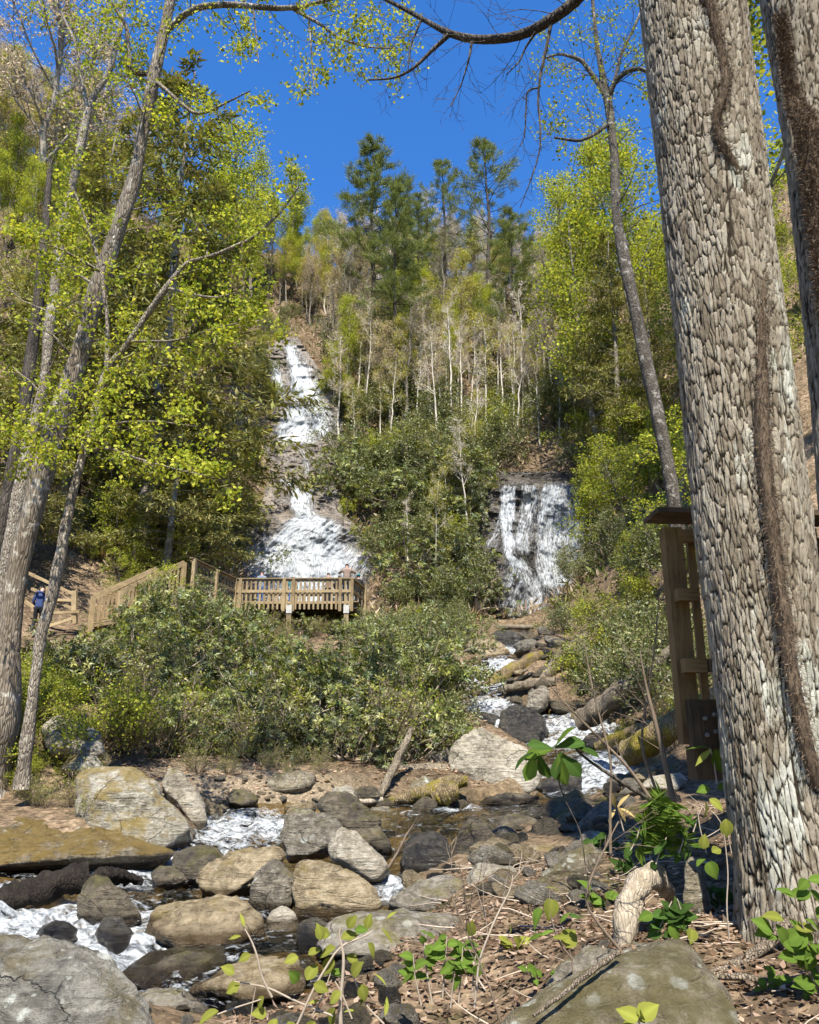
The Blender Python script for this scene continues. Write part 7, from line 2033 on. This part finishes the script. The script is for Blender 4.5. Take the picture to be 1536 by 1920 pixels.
bare_stem('winding brown twig below the shaded rock', 5.0, [(1170, 1790, 3), (1120, 1730, 2.8), (1095, 1690, 2.6), (1110, 1640, 2.4), (1135, 1590, 2), (1160, 1540, 1.3)], 407, 5)
bare_stem('tangled twigs caught beside the black boulder', 9.6, [(720, 1640, 3), (745, 1600, 2.5), (765, 1560, 2), (775, 1548, 1.2)], 408, 9)

for i, (px, py, tone, n_, lab) in enumerate([(1010, 1840, 'green', 9, 'small green sprout between the grey ledge and the mossy slab'), (1120, 1700, 'green', 12, 'green sprout left of the arched root'), (1180, 1640, 'deep', 14, 'dark green sprout above the arched root'), (1350, 1700, 'deep', 12, 'dark green sprout against the foot of the big trunk'),
        (1440, 1860, 'green', 12, 'green sprout at the right end of the mossy slab'), (960, 1780, 'lime', 9, 'lime green sprout on the litter near the pale twig'), (1230, 1560, 'deep', 16, 'dark green sprout below the bare forked stem'), (1130, 1600, 'deep', 12, 'dark green sprout beside the sunlit cream stone')]):
    p = hit(px, py)
    Yh = p[1]
    seedling(lab, Yh, [[(px, py + 8, 1.3), (px + rngF.normal(0, 8), py - 18, 1.1), (px + rngF.normal(0, 14), py - 36, 0.8)], [(px, py + 8, 1.2), (px - 14, py - 10, 1.0), (px - 24, py - 22, 0.7)], [(px, py + 8, 1.2), (px + 16, py - 8, 1.0), (px + 26, py - 24, 0.7)]], [], 'twig', auto=(n_, 19, 'heart' if i % 2 else 'ovate', tone, 0.25))
# fallen twigs
mb = MB()
for i in range(260):
    x, y = rngF.uniform(-0.2, 4.2), rngF.uniform(3.6, 9.0)
    if float(poly_dist(np.array([x]), np.array([y]), POLY)[0]) < 0.2: continue
    q = wander(rngF, (x, y, gz(x, y) + 0.02), (rngF.normal(), rngF.normal(), 0.05), rngF.uniform(0.12, 0.6), 4, 0.12, 0.0)
    mb.tube(q, np.linspace(0.006, 0.002, 5) * rngF.uniform(0.6, 1.4), 4)
tag(mb.build('twig_litter', M['twig_pale']), 'thin fallen twigs on the right bank', 'twig litter', kind='stuff')
# leaf litter
M['litter'] = leaf_mat('dead_leaf', 0.15)
n = 14000
px = rngF.uniform(480, 1700, n); Yl = rngF.uniform(2.9, 9.0, n) ** 1.0
xl = (px - CX) / F * Yl * 1.05
keep = poly_dist(xl, Yl, POLY) > 0.05
xl, Yl = xl[keep], Yl[keep]
zl = ground_z(xl, Yl) + rngF.uniform(0.004, 0.03, len(xl))
mb = MB()
d = rngF.normal(0, 1, (len(xl), 3)); d[:, 2] *= 0.25
leaf_quads(mb, rngF, np.stack([xl, Yl, zl], -1), unit(d), 0.055, 0.5, pal(rngF, len(xl), [(0.15, 0.10, 0.066), (0.30, 0.225, 0.17), (0.075, 0.05, 0.032), (0.13, 0.078, 0.05), (0.21, 0.145, 0.105)], 0.35), 0.0, 0.75, 0.5)
tag(mb.build('leaf_litter', M['litter']), 'dry brown fallen leaves on the right bank', 'leaf litter', kind='stuff')
n = 7000
px = rngF.uniform(-60, 900, n); py = rngF.uniform(1400, 1500, n); Yl = rngF.uniform(13.5, 22, n)
xl = (px - CX) / F * Yl * 1.02
keep = poly_dist(xl, Yl, POLY) > 0.2
xl, Yl = xl[keep], Yl[keep]
zl = ground_z(xl, Yl) + rngF.uniform(0.004, 0.03, len(xl))
mb = MB()
d = rngF.normal(0, 1, (len(xl), 3)); d[:, 2] *= 0.25
leaf_quads(mb, rngF, np.stack([xl, Yl, zl], -1), unit(d), 0.10, 0.5, pal(rngF, len(xl), [(0.30, 0.20, 0.12), (0.42, 0.31, 0.21), (0.16, 0.10, 0.06), (0.36, 0.24, 0.17)], 0.25), 0.0, 0.75, 0.5)
tag(mb.build('leaf_litter', M['litter']), 'dry fallen leaves on the left bank under the rhododendrons', 'leaf litter', kind='stuff')
